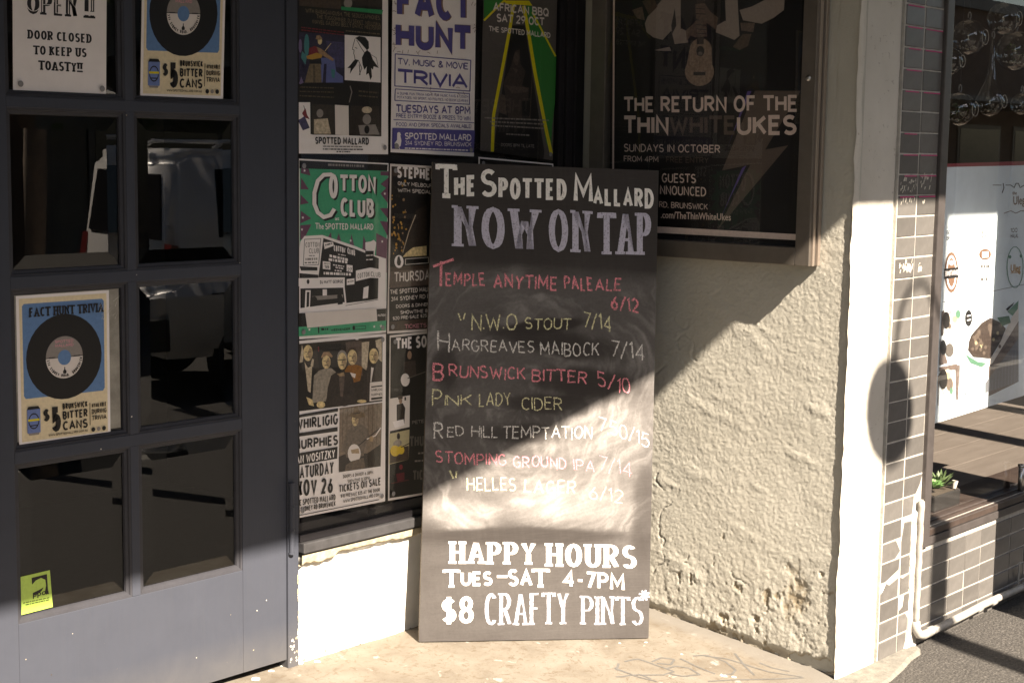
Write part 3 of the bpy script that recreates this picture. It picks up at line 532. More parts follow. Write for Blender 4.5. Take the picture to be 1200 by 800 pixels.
POSTERS.append(('gig_poster', 'gig poster with violinist photo and inked woman, top left of pub window', 'posters taped inside the pub window', [-13965, 16341, -10068, 16347, -10122, 24297, -13979, 23819], 'paper', r"""@picture
p|ink_black|-13911 23574 -10349 24001 -10382 16926 -13946 16945
p|ink_brown|-13880 22560 -12158 22740 -12154 20872 -13884 20843
p|ink_brown2|-12157 22216 -10376 22333 -10369 21063 -12155 21004
p|ink_grey|-11680 21095 -11695 21155 -11735 21203 -11794 21233 -11864 21239 -11934 21221 -11993 21182 -12032 21128 -12046 21066 -12032 21006 -11992 20958 -11933 20928 -11863 20921 -11793 20939 -11734 20978 -11694 21033
p|ink_green|-12155 20952 -10330 20984 -10367 20846 -12154 20846
p|ink_indigo|-13903 20043 -12007 20087 -12041 18565 -13907 18591
p|ink_indigo2|-12800 19852 -12043 19846 -12042 19046 -12585 19073
p|ink_teal|-13488 19680 -13496 19809 -13518 19917 -13552 19988 -13592 20011 -13632 19983 -13666 19908 -13689 19797 -13697 19667 -13689 19539 -13667 19430 -13633 19359 -13593 19335 -13553 19363 -13519 19439 -13496 19550
p|ink_teal|-13784 19481 -13576 19336 -13646 19072 -13819 19271
p|ink_mauve|-13783 19636 -13789 19715 -13803 19782 -13826 19825 -13852 19839 -13878 19822 -13901 19776 -13916 19708 -13922 19628 -13916 19549 -13902 19483 -13879 19439 -13853 19425 -13827 19442 -13804 19488 -13789 19557
p|ink_mauve|-13907 18487 -13820 18699 -13717 18521 -13855 18463
p|ink_blue|-13014 19314 -12442 19345 -12369 18924 -12078 18777 -12077 18590 -13085 18548
p|ink_indigo|-12872 19137 -12765 19143 -12800 18560 -12943 18554
p|ink_teal|-12585 18993 -12405 18975 -12441 18708 -12549 18730
p|ink_red|-13506 19575 -13260 19667 -13014 19577 -12978 19369 -13506 19314
p|ink_skin|-12957 19843 -12964 19888 -12984 19926 -13014 19951 -13049 19958 -13084 19946 -13114 19918 -13134 19878 -13141 19831 -13134 19786 -13114 19748 -13084 19724 -13049 19717 -13014 19728 -12984 19756 -12964 19796
p|ink_tan|-13225 19878 -13190 19985 -13049 20007 -12943 19896 -13084 19861
p|ink_black|-13506 19340 -13014 19367 -12978 19106 -13471 19107
p|ink_ochre|-13611 19334 -13190 19462 -12943 19423 -12978 19316 -13366 19243 -13576 19258
p|ink_tan|-13190 19645 -13013 19603 -12442 19292 -12514 19235 -13084 19442
p|ink_skin|-12594 19796 -12851 19537 -12828 19525 -12571 19784
p|ink_olive|-13471 19107 -13014 19130 -12978 18552 -13682 18523
p|ink_olive2|-13261 19091 -13226 18542 -13332 18537 -13331 19088
p|paper|-12007 20087 -10439 20107 -10431 18659 -12005 18673
p|paper|-13961 17912 -13456 17928 -13440 16927 -13963 16945
p|ink_brown2|-13368 17879 -12440 17882 -12439 16945 -13369 16929
p|paper2|-12422 17882 -11837 17874 -11817 16929 -12403 16946
p|ink_brown2|-11745 17877 -10503 17888 -10382 16926 -11780 16929
p|ink_grey|-12907 17602 -12918 17652 -12949 17694 -12995 17722 -13050 17730 -13104 17718 -13150 17688 -13181 17645 -13192 17594 -13181 17543 -13150 17501 -13104 17474 -13050 17465 -12995 17477 -12949 17507 -12918 17550
p|ink_tan2|-13298 17406 -12728 17447 -12584 16969 -13299 16956
p|ink_grey|-10844 17467 -10859 17529 -10900 17582 -10962 17615 -11034 17626 -11106 17612 -11167 17574 -11208 17520 -11222 17457 -11207 17395 -11166 17343 -11105 17309 -11033 17298 -10960 17312 -10899 17349 -10858 17403
p|ink_grey|-11409 17262 -10653 17307 -10459 16980 -11333 16964
p|ink_tan2|-10808 17769 -10825 17810 -10875 17844 -10949 17866 -11035 17872 -11122 17861 -11195 17835 -11244 17798 -11261 17756 -11243 17715 -11194 17681 -11121 17659 -11034 17653 -10948 17664 -10874 17690 -10825 17727
p|ink_black|-10918 17136 -10927 17188 -10952 17232 -10989 17261 -11033 17271 -11076 17259 -11113 17229 -11137 17184 -11145 17132 -11136 17080 -11112 17036 -11075 17007 -11031 16997 -10988 17008 -10951 17039 -10927 17084
p|ink_red|-13683 17711 -13649 17739 -13579 17530 -13474 17402 -13684 17449 -13788 17577
p|ink_indigo2|-13962 17363 -13823 17419 -13684 17501 -13474 17138 -13755 17053
p|ink_black|-13729 17816 -13693 17706 -13672 17711 -13709 17820
@illustration
p|ink_black|-11567 20009 -11382 20087 -11120 20064 -10969 19938 -10950 19723 -11043 19663 -11306 19864 -11492 19987
p|ink_black|-11043 19663 -10892 19591 -10778 19380 -10510 19121 -10739 19164 -10776 19053 -10852 19104 -10813 18834 -10888 18722 -10965 18936 -11078 18876 -11041 19149 -11153 19035 -11229 19194 -11267 19408 -11156 19576
p|ink_black|-11564 19338 -11416 19319 -11527 19152 -11674 19010 -11785 18871 -11748 19060 -11895 19053 -11749 19168 -11638 19281
p|ink_black|-11578 19987 -11654 19788 -11629 19784 -11553 19984
p|ink_black|-11651 19795 -11690 19651 -11665 19649 -11626 19793
p|ink_black|-11687 19647 -11603 19621 -11592 19639 -11675 19664
p|ink_black|-11615 19636 -11634 19520 -11608 19519 -11589 19635
p|ink_black|-11634 19523 -11594 19438 -11569 19445 -11610 19530
p|ink_black|-11597 19446 -11577 19333 -11551 19336 -11571 19450
p|ink_black|-11573 19330 -11414 19309 -11408 19328 -11566 19348
p|ink_black|-11506 19958 -11315 19721 -11292 19731 -11484 19968
p|ink_black|-11319 19726 -11164 19567 -11142 19579 -11298 19738
p|ink_black|-11393 19964 -11163 19757 -11145 19768 -11375 19974
p|ink_black|-11168 19762 -11012 19631 -10994 19642 -11150 19773
p|ink_black|-11430 19318 -11276 19076 -11252 19085 -11406 19327
p|ink_black|-11276 19090 -11391 18862 -11367 18856 -11252 19085
p|ink_black|-11394 19189 -11354 18858 -11324 18862 -11364 19192
p|ink_black|-11575 19706 -11473 19682 -11463 19700 -11566 19724
p|ink_black|-11013 19580 -10628 19435 -10618 19447 -11004 19592
p|ink_black|-10636 19443 -10557 19169 -10538 19173 -10618 19447
@lettering
t|WITH BABAGANOUSH, THE SEDUCEAPHONES,|-13643 20655 -10443 20650 -10443 20786 -13643 20785|0.15|0.15|ink_olive|
t|THE TUGGOMINER, DJ SEKKT, MELUSINA|-13189 20507 -10441 20433 -10442 20569 -13189 20637|0.15|0.15|ink_olive|
t|(NAVEL GAZERS) BELLY DANCE MELUSINA!|-13365 20338 -10441 20324 -10441 20460 -13365 20468|0.15|0.15|ink_olive|
p|ink_red|-13817 20178 -13754 20176 -13754 20207 -13817 20209
p|ink_red|-13734 20176 -13652 20174 -13652 20205 -13734 20207
p|ink_red|-13631 20174 -13588 20173 -13588 20204 -13631 20205
p|ink_red|-13562 20172 -13416 20169 -13416 20200 -13562 20203
p|ink_red|-13381 20168 -13252 20165 -13252 20196 -13381 20199
p|ink_red|-13230 20165 -13129 20162 -13129 20194 -13230 20196
p|ink_red|-13105 20162 -13049 20161 -13049 20192 -13105 20193
p|ink_red|-13029 20160 -12967 20159 -12967 20190 -13029 20192
p|ink_red|-12930 20158 -12791 20155 -12791 20186 -12930 20189
p|ink_red|-12756 20154 -12620 20151 -12620 20183 -12756 20186
p|ink_red|-12598 20151 -12523 20149 -12523 20181 -12598 20182
p|ink_red|-12492 20148 -12363 20145 -12364 20177 -12492 20180
p|ink_red|-12327 20145 -12179 20141 -12179 20173 -12327 20176
p|ink_red|-12159 20141 -12046 20138 -12046 20170 -12159 20173
p|ink_red|-13817 20100 -13721 20098 -13721 20129 -13817 20131
p|ink_red|-13700 20097 -13608 20095 -13608 20126 -13700 20129
p|ink_red|-13589 20095 -13440 20091 -13440 20123 -13589 20126
p|ink_red|-13404 20091 -13302 20088 -13302 20119 -13404 20122
p|ink_red|-13278 20088 -13131 20084 -13131 20115 -13278 20119
p|ink_red|-13102 20083 -12957 20080 -12957 20111 -13102 20115
p|ink_red|-12921 20079 -12823 20077 -12823 20108 -12921 20111
p|ink_red|-12796 20076 -12685 20074 -12685 20105 -12796 20108
p|ink_red|-12658 20073 -12602 20072 -12602 20103 -12658 20105
p|ink_red|-12578 20071 -12440 20068 -12440 20100 -12578 20103
p|ink_red|-12421 20067 -12379 20066 -12379 20098 -12421 20099
p|ink_red|-12347 20066 -12276 20064 -12276 20096 -12347 20097
p|ink_red|-12246 20063 -12150 20061 -12150 20093 -12246 20095
p|ink_red|-12124 20060 -12044 20058 -12044 20090 -12124 20092
p|ink_olive|-11971 20196 -11882 20196 -11882 20230 -11971 20231
p|ink_olive|-11859 20196 -11741 20195 -11741 20230 -11859 20230
p|ink_olive|-11717 20195 -11634 20194 -11634 20229 -11717 20230
p|ink_olive|-11599 20194 -11520 20194 -11521 20229 -11599 20229
p|ink_olive|-11490 20194 -11335 20193 -11335 20228 -11490 20228
p|ink_olive|-11314 20193 -11269 20193 -11269 20227 -11314 20228
p|ink_olive|-11245 20192 -11107 20192 -11108 20227 -11245 20227
p|ink_olive|-11075 20192 -11006 20191 -11006 20226 -11075 20227
p|ink_olive|-10980 20191 -10919 20191 -10919 20226 -10980 20226
p|ink_olive|-10890 20191 -10846 20190 -10846 20226 -10890 20226
p|ink_olive|-10812 20190 -10655 20189 -10655 20225 -10812 20225
p|ink_olive|-10614 20189 -10478 20189 -10478 20224 -10614 20224
p|ink_olive2|-13890 18358 -13854 18358 -13853 18395 -13890 18394
p|ink_olive2|-13830 18359 -13678 18362 -13678 18399 -13830 18395
p|ink_olive2|-13644 18363 -13559 18364 -13559 18401 -13644 18399
p|ink_olive2|-13522 18365 -13411 18368 -13411 18404 -13522 18402
p|ink_olive2|-13376 18368 -13305 18370 -13305 18407 -13376 18405
p|ink_olive2|-13283 18370 -13193 18372 -13193 18409 -13283 18407
p|ink_olive2|-13173 18372 -13090 18374 -13090 18411 -13173 18409
p|ink_olive2|-13052 18375 -12975 18377 -12975 18414 -13052 18412
p|ink_olive2|-12957 18377 -12916 18378 -12916 18415 -12957 18414
p|ink_olive2|-12894 18378 -12761 18381 -12761 18418 -12894 18415
p|ink_olive2|-12735 18382 -12663 18383 -12663 18420 -12735 18419
p|ink_olive2|-12642 18383 -12483 18387 -12483 18424 -12642 18421
p|ink_olive2|-13891 18227 -13831 18228 -13831 18265 -13891 18264
p|ink_olive2|-13812 18229 -13771 18229 -13771 18266 -13812 18265
p|ink_olive2|-13750 18230 -13633 18232 -13633 18269 -13750 18266
p|ink_olive2|-13612 18232 -13572 18233 -13572 18270 -13612 18269
p|ink_olive2|-13544 18234 -13479 18235 -13479 18272 -13544 18270
p|ink_olive2|-13440 18236 -13390 18237 -13390 18273 -13440 18272
p|ink_olive2|-13362 18237 -13231 18240 -13231 18276 -13361 18274
p|ink_olive2|-13205 18240 -13047 18243 -13047 18280 -13205 18277
p|ink_olive2|-13019 18244 -12953 18245 -12953 18282 -13019 18281
p|ink_olive2|-12926 18245 -12886 18246 -12886 18283 -12926 18282
p|ink_olive2|-12859 18247 -12793 18248 -12793 18285 -12859 18284
p|ink_olive2|-12756 18249 -12615 18251 -12615 18288 -12756 18286
p|ink_olive2|-12586 18252 -12546 18252 -12546 18290 -12586 18289
p|ink_olive2|-12523 18253 -12477 18254 -12477 18291 -12523 18290
p|ink_olive2|-13891 18097 -13828 18097 -13828 18133 -13891 18133
p|ink_olive2|-13793 18097 -13741 18097 -13741 18133 -13793 18133
p|ink_olive2|-13722 18096 -13574 18096 -13574 18133 -13722 18133
p|ink_olive2|-13545 18096 -13388 18096 -13388 18133 -13545 18133
p|ink_olive2|-13362 18096 -13216 18095 -13216 18132 -13362 18133
p|ink_olive2|-13184 18095 -13051 18095 -13051 18132 -13184 18132
p|ink_olive2|-13017 18095 -12920 18095 -12920 18132 -13017 18132
p|ink_olive2|-12900 18095 -12838 18095 -12838 18132 -12900 18132
p|ink_olive2|-12801 18095 -12653 18094 -12653 18131 -12801 18132
p|ink_olive2|-12615 18094 -12536 18094 -12536 18131 -12615 18131
p|ink_olive2|-12504 18094 -12476 18094 -12476 18131 -12504 18131
p|ink_olive2|-11412 18320 -11268 18317 -11269 18371 -11413 18375
p|ink_olive2|-11238 18316 -11114 18313 -11114 18367 -11238 18370
p|ink_olive2|-11080 18312 -11007 18310 -11007 18365 -11080 18366
p|ink_olive2|-10967 18309 -10802 18305 -10803 18360 -10967 18364
p|ink_olive2|-10782 18304 -10614 18300 -10614 18355 -10782 18359
p|ink_olive2|-10573 18299 -10543 18298 -10544 18353 -10573 18354
p|ink_olive2|-11412 18185 -11257 18181 -11257 18224 -11412 18228
p|ink_olive2|-11235 18180 -11070 18176 -11070 18219 -11235 18224
p|ink_olive2|-11036 18175 -10990 18174 -10991 18217 -11036 18218
p|ink_olive2|-10968 18173 -10846 18170 -10846 18213 -10968 18217
p|ink_olive2|-10814 18169 -10676 18165 -10677 18209 -10814 18212
p|ink_olive2|-10636 18164 -10569 18162 -10569 18206 -10636 18208
p|ink_grey|-11807 18496 -11728 18298 -11686 18308 -11765 18506
p|ink_grey|-11729 18319 -11843 17979 -11800 17973 -11686 18313
t|SPOTTED MALLARD|-13263 16639 -10954 16642 -10955 16875 -13263 16864|0.2|0.2|ink_black|
p|ink_black|-12943 16563 -12792 16564 -12792 16588 -12943 16587
p|ink_black|-12773 16564 -12627 16564 -12627 16588 -12773 16588
p|ink_black|-12606 16564 -12467 16565 -12468 16589 -12606 16589
p|ink_black|-12432 16565 -12284 16566 -12284 16590 -12432 16589
p|ink_black|-12254 16566 -12105 16566 -12105 16591 -12254 16590
p|ink_black|-12082 16566 -11959 16567 -11959 16591 -12082 16591
p|ink_black|-11933 16567 -11781 16568 -11781 16592 -11933 16591
p|ink_black|-11745 16568 -11646 16568 -11647 16593 -11745 16592
p|ink_black|-11616 16568 -11575 16568 -11575 16593 -11616 16593
p|ink_black|-11556 16569 -11441 16569 -11441 16594 -11556 16593
p|ink_black|-11411 16569 -11260 16570 -11260 16594 -11411 16594
p|ink_black|-12943 16470 -12890 16470 -12890 16505 -12943 16504
p|ink_black|-12864 16470 -12732 16470 -12732 16505 -12864 16505
p|ink_black|-12703 16470 -12665 16470 -12665 16505 -12703 16505
p|ink_black|-12629 16471 -12488 16471 -12488 16506 -12629 16505
p|ink_black|-12468 16471 -12363 16471 -12363 16506 -12468 16506
p|ink_black|-12336 16471 -12199 16472 -12199 16507 -12336 16506
p|ink_black|-12174 16472 -12107 16472 -12107 16507 -12174 16507
p|ink_black|-12078 16472 -11917 16472 -11917 16508 -12078 16507
p|ink_black|-11896 16472 -11844 16472 -11845 16508 -11896 16508
p|ink_black|-11812 16473 -11660 16473 -11660 16508 -11812 16508
p|ink_black|-11630 16473 -11536 16473 -11536 16509 -11630 16508
p|ink_black|-11498 16473 -11359 16474 -11359 16509 -11498 16509
p|ink_black|-11339 16474 -11218 16474 -11218 16510 -11339 16509
p|ink_black|-12366 16395 -12291 16395 -12291 16430 -12366 16430
p|ink_black|-12254 16395 -12164 16395 -12164 16430 -12254 16430
p|ink_black|-12128 16395 -12069 16395 -12070 16430 -12128 16430
p|ink_black|-12032 16395 -11972 16395 -11972 16430 -12032 16430
p|ink_black|-11951 16395 -11850 16395 -11850 16430 -11951 16430
p|ink_black|-11824 16395 -11778 16395 -11778 16430 -11824 16430"""))
POSTERS.append(('quiz_poster', 'cream quiz night poster printed in violet, between violin poster and yellow striped one', 'posters taped inside the pub window', [-9951, 16417, -5914, 16307, -5883, 23394, -9882, 22977], 'paper', r"""@border_drawing
p|ink_doodle|-8607 19794 -8659 19773 -8650 19761 -8598 19782
p|ink_doodle|-8658 19774 -8705 19704 -8687 19699 -8640 19769
p|ink_doodle|-9806 19796 -9840 19730 -9822 19726 -9788 19792
p|ink_doodle|-9837 19736 -9871 19682 -9853 19677 -9819 19731
p|ink_doodle|-8110 18613 -8111 18552 -8090 18553 -8090 18614
p|ink_doodle|-8111 18558 -8112 18511 -8091 18511 -8090 18559
p|ink_doodle|-7704 18629 -7648 18601 -7635 18613 -7691 18640
p|ink_doodle|-7646 18601 -7589 18613 -7594 18627 -7651 18614
p|ink_doodle|-8391 18584 -8440 18560 -8428 18548 -8379 18573
p|ink_doodle|-8428 18563 -8478 18557 -8476 18543 -8425 18549
p|ink_doodle|-9814 21240 -9768 21213 -9754 21224 -9800 21251
p|ink_doodle|-9761 21214 -9715 21243 -9727 21253 -9773 21223
p|ink_doodle|-9766 21607 -9785 21549 -9767 21547 -9747 21605
p|ink_doodle|-9783 21555 -9803 21504 -9785 21502 -9765 21552
p|ink_doodle|-9779 21593 -9772 21537 -9752 21540 -9760 21596
p|ink_doodle|-9772 21543 -9765 21457 -9746 21459 -9753 21545
p|ink_doodle|-6791 18444 -6728 18425 -6718 18438 -6782 18458
p|ink_doodle|-6738 18431 -6676 18377 -6659 18386 -6721 18440
p|ink_doodle|-7885 18419 -7862 18352 -7841 18356 -7865 18423
p|ink_doodle|-7863 18355 -7838 18325 -7820 18332 -7845 18363
p|ink_doodle|-9847 19984 -9836 19909 -9816 19912 -9827 19986
p|ink_doodle|-9837 19914 -9825 19876 -9806 19879 -9818 19918
p|ink_doodle|-9526 19710 -9613 19708 -9613 19694 -9527 19696
p|ink_doodle|-9608 19708 -9693 19688 -9688 19675 -9603 19695
p|ink_doodle|-5855 21759 -5965 21715 -5955 21703 -5846 21746
p|ink_doodle|-5952 21718 -6063 21710 -6063 21695 -5952 21704
p|ink_doodle|-9794 21584 -9864 21538 -9851 21528 -9781 21575
p|ink_doodle|-9857 21542 -9927 21501 -9915 21490 -9845 21532
p|ink_doodle|-9836 20288 -9750 20273 -9744 20286 -9829 20301
p|ink_doodle|-9760 20277 -9676 20214 -9661 20224 -9745 20287
p|ink_doodle|-7423 17992 -7483 17916 -7464 17909 -7404 17986
p|ink_doodle|-7472 17923 -7536 17900 -7528 17888 -7463 17910
p|ink_doodle|-7788 19835 -7802 19798 -7782 19796 -7768 19833
p|ink_doodle|-7800 19803 -7812 19726 -7792 19726 -7780 19802
p|ink_doodle|-9707 21574 -9781 21547 -9773 21535 -9700 21562
p|ink_doodle|-9773 21549 -9846 21527 -9840 21514 -9767 21537
p|ink_doodle|-9926 20963 -9826 20993 -9832 21005 -9932 20976
p|ink_doodle|-9840 20992 -9740 20965 -9731 20978 -9832 21005
p|ink_doodle|-9176 19781 -9188 19715 -9168 19714 -9156 19781
p|ink_doodle|-9186 19721 -9199 19679 -9180 19677 -9167 19719
p|ink_doodle|-6245 18029 -6203 17941 -6182 17946 -6224 18034
p|ink_doodle|-6205 17945 -6163 17897 -6144 17904 -6187 17953
p|ink_doodle|-6054 21596 -6103 21518 -6084 21514 -6035 21592
p|ink_doodle|-6099 21524 -6149 21458 -6130 21453 -6080 21519
p|ink_doodle|-8746 17979 -8830 17966 -8827 17952 -8743 17965
p|ink_doodle|-8826 17967 -8908 17935 -8899 17922 -8816 17955
p|ink_doodle|-9728 20513 -9777 20460 -9760 20453 -9712 20506
p|ink_doodle|-9772 20465 -9821 20415 -9805 20408 -9756 20458
p|ink_doodle|-9429 19758 -9441 19712 -9421 19711 -9409 19757
p|ink_doodle|-9440 19717 -9451 19644 -9431 19643 -9420 19717
p|ink_doodle|-9941 20386 -9841 20346 -9831 20358 -9931 20398
p|ink_doodle|-9844 20347 -9743 20345 -9741 20359 -9842 20360
p|ink_doodle|-6855 18625 -6755 18654 -6762 18668 -6862 18638
p|ink_doodle|-6771 18654 -6670 18625 -6661 18639 -6762 18668
p|ink_doodle|-8367 17945 -8472 17930 -8468 17916 -8364 17932
p|ink_doodle|-8461 17931 -8566 17932 -8567 17917 -8462 17917
p|ink_doodle|-9766 20274 -9824 20240 -9812 20230 -9754 20264
p|ink_doodle|-9813 20244 -9873 20233 -9869 20219 -9809 20231
p|ink_doodle|-9794 21479 -9788 21402 -9769 21404 -9774 21481
p|ink_doodle|-9789 21407 -9783 21381 -9764 21385 -9770 21410
p|ink_doodle|-5940 21543 -5964 21497 -5944 21493 -5919 21539
p|ink_doodle|-5961 21502 -5986 21458 -5966 21454 -5941 21499
p|ink_doodle|-8801 19759 -8741 19683 -8723 19691 -8784 19766
p|ink_doodle|-8744 19686 -8683 19643 -8668 19654 -8730 19697
p|ink_doodle|-5897 20723 -5979 20723 -5981 20708 -5899 20708
p|ink_doodle|-5979 20722 -6058 20674 -6044 20663 -5965 20712
p|ink_doodle|-9840 21725 -9843 21672 -9824 21673 -9821 21726
p|ink_doodle|-9842 21678 -9846 21657 -9826 21657 -9823 21678
p|ink_doodle|-9915 19913 -9818 19921 -9819 19935 -9916 19927
p|ink_doodle|-9831 19923 -9734 19893 -9725 19906 -9822 19935
p|ink_doodle|-9841 20453 -9785 20406 -9769 20415 -9826 20462
p|ink_doodle|-9789 20408 -9731 20376 -9718 20388 -9776 20420
p|ink_doodle|-9873 21558 -9791 21493 -9776 21503 -9858 21568
p|ink_doodle|-9792 21494 -9708 21480 -9702 21494 -9786 21507
p|ink_doodle|-5880 20683 -5937 20639 -5921 20630 -5864 20674
p|ink_doodle|-5934 20642 -5987 20551 -5967 20547 -5914 20637
p|ink_doodle|-8107 18443 -8066 18363 -8046 18368 -8088 18448
p|ink_doodle|-8068 18366 -8025 18326 -8008 18335 -8051 18375
p|ink_doodle|-9831 21308 -9789 21223 -9771 21228 -9812 21314
p|ink_doodle|-9791 21225 -9747 21189 -9732 21199 -9776 21235
p|ink_doodle|-9840 19850 -9785 19798 -9769 19806 -9824 19858
p|ink_doodle|-9783 19797 -9725 19803 -9726 19817 -9784 19811
p|ink_doodle|-9042 17988 -9054 17887 -9034 17886 -9022 17987
p|ink_doodle|-9053 17893 -9067 17843 -9047 17841 -9033 17891
p|ink_doodle|-5991 20837 -5968 20796 -5948 20802 -5971 20844
p|ink_doodle|-5970 20798 -5944 20781 -5928 20792 -5954 20809
p|ink_doodle|-6526 18508 -6476 18483 -6463 18495 -6513 18520
p|ink_doodle|-6485 18491 -6437 18412 -6417 18418 -6465 18496
p|ink_doodle|-9844 21554 -9873 21491 -9854 21489 -9825 21552
p|ink_doodle|-9870 21497 -9899 21445 -9881 21441 -9852 21493
p|ink_doodle|-8298 19745 -8216 19741 -8214 19755 -8295 19759
p|ink_doodle|-8228 19744 -8148 19708 -8136 19720 -8216 19756
@headline
t|FACT|-9671 20760 -6099 20872 -6120 22081 -9680 21909|0.25|0.25|ink_doodle|
t|FACT|-9710 20785 -6143 20898 -6163 22077 -9719 21906|0.22|0.22|ink_violet|
t|HUNT|-9742 19779 -6125 19829 -6141 20783 -9749 20686|0.29|0.29|ink_doodle|
t|HUNT|-9761 19792 -6147 19842 -6162 20767 -9768 20671|0.26|0.26|ink_violet|
t|TRIVIA|-9655 18650 -6278 18616 -6286 19109 -9659 19149|0.2|0.2|ink_violet|
@lettering
p|ink_violet|-9789 19598 -6136 19581 -6133 19610 -9786 19626
p|ink_violet|-6165 19601 -6191 18541 -6147 18541 -6121 19602
p|ink_violet|-6159 18561 -9798 18589 -9800 18562 -6162 18532
p|ink_violet|-9772 18570 -9760 19618 -9799 19616 -9811 18569
t|TV, MUSIC & MOVIE|-9659 19273 -6267 19270 -6271 19502 -9661 19494|0.16|0.16|ink_violet|
p|ink_violet|-9779 18467 -6182 18445 -6180 18472 -9777 18492
p|ink_violet|-6209 18463 -6203 18088 -6164 18089 -6170 18465
p|ink_violet|-6175 18107 -9794 18117 -9795 18092 -6176 18081
p|ink_violet|-9770 18099 -9753 18484 -9788 18484 -9805 18099
t|A DUMB, FUN TRIVIA NIGHT FOR MUSIC FANS & COUCH|-9691 18302 -6252 18311 -6253 18398 -9692 18385|0.14|0.14|ink_violet|
t|POTATOES. NO SPORT, NO POLITICS, NO BOOK LEARNIN!|-9690 18177 -6271 18164 -6272 18252 -9691 18260|0.14|0.14|ink_violet|
t|TUESDAYS AT 8PM|-9726 17717 -6134 17744 -6139 18022 -9728 17981|0.17|0.17|ink_violet|
t|FREE ENTRY! BOOZE & PRIZES TO WIN|-9724 17550 -6131 17540 -6133 17686 -9726 17689|0.14|0.14|ink_violet|
p|ink_violet|-9848 17467 -5949 17459 -5948 17482 -9847 17489
t|FOOD AND DRINK SPECIALS AVAILABLE!|-9722 17272 -6083 17277 -6085 17409 -9723 17397|0.14|0.14|ink_violet|
@address_panel
p|ink_violet|-9898 17212 -5907 17207 -5938 16440 -9913 16529
t|SPOTTED MALLARD|-9324 16845 -6075 16836 -6079 17071 -9325 17070|0.17|0.17|paper|
t|314 SYDNEY RD, BRUNSWICK|-9322 16662 -6072 16645 -6075 16792 -9323 16803|0.14|0.14|paper|
p|paper|-9321 16536 -9178 16534 -9178 16576 -9321 16578
p|paper|-9145 16533 -9052 16532 -9053 16575 -9145 16576
p|paper|-9015 16532 -8844 16529 -8844 16572 -9015 16574
p|paper|-8803 16529 -8669 16527 -8670 16570 -8804 16571
p|paper|-8635 16527 -8545 16526 -8546 16568 -8636 16569
p|paper|-8510 16525 -8332 16523 -8332 16566 -8511 16568
p|paper|-8310 16523 -8247 16522 -8248 16565 -8311 16565
p|paper|-8213 16521 -8049 16519 -8049 16562 -8213 16564
p|paper|-8016 16519 -7854 16517 -7855 16560 -8016 16562
p|paper|-7831 16516 -7698 16515 -7699 16558 -7832 16559
p|paper|-7673 16514 -7608 16513 -7608 16557 -7673 16557
p|paper|-7573 16513 -7511 16512 -7511 16555 -7573 16556
p|paper|-7468 16512 -7347 16510 -7348 16553 -7469 16555
p|paper|-7317 16510 -7136 16507 -7137 16551 -7318 16553
p|paper|-7097 16507 -7048 16506 -7048 16550 -7098 16550
p|paper|-7005 16506 -6940 16505 -6941 16548 -7006 16549
p|paper|-6914 16504 -6778 16503 -6779 16546 -6915 16548
p|paper|-6749 16502 -6574 16500 -6574 16544 -6750 16546
p|paper|-6545 16500 -6405 16498 -6406 16542 -6546 16543
p|paper|-6363 16497 -6244 16496 -6245 16540 -6364 16541
p|paper|-9523 17024 -9530 17045 -9547 17063 -9573 17075 -9603 17079 -9633 17074 -9658 17061 -9675 17043 -9681 17021 -9675 17000 -9658 16982 -9632 16970 -9602 16967 -9572 16971 -9546 16984 -9529 17002
p|paper|-9563 17023 -9483 16983 -9562 16967
p|paper|-9681 16993 -9543 16996 -9482 16801 -9520 16632 -9638 16560 -9776 16601 -9797 16712 -9680 16826
p|ink_grey|-9595 16617 -9603 16653 -9626 16684 -9659 16704 -9698 16711 -9737 16703 -9770 16682 -9792 16651 -9800 16614 -9792 16578 -9769 16547 -9736 16527 -9697 16520 -9658 16528 -9625 16549 -9603 16580
p|paper|-9614 16574 -9529 16455 -9504 16464 -9589 16583"""))
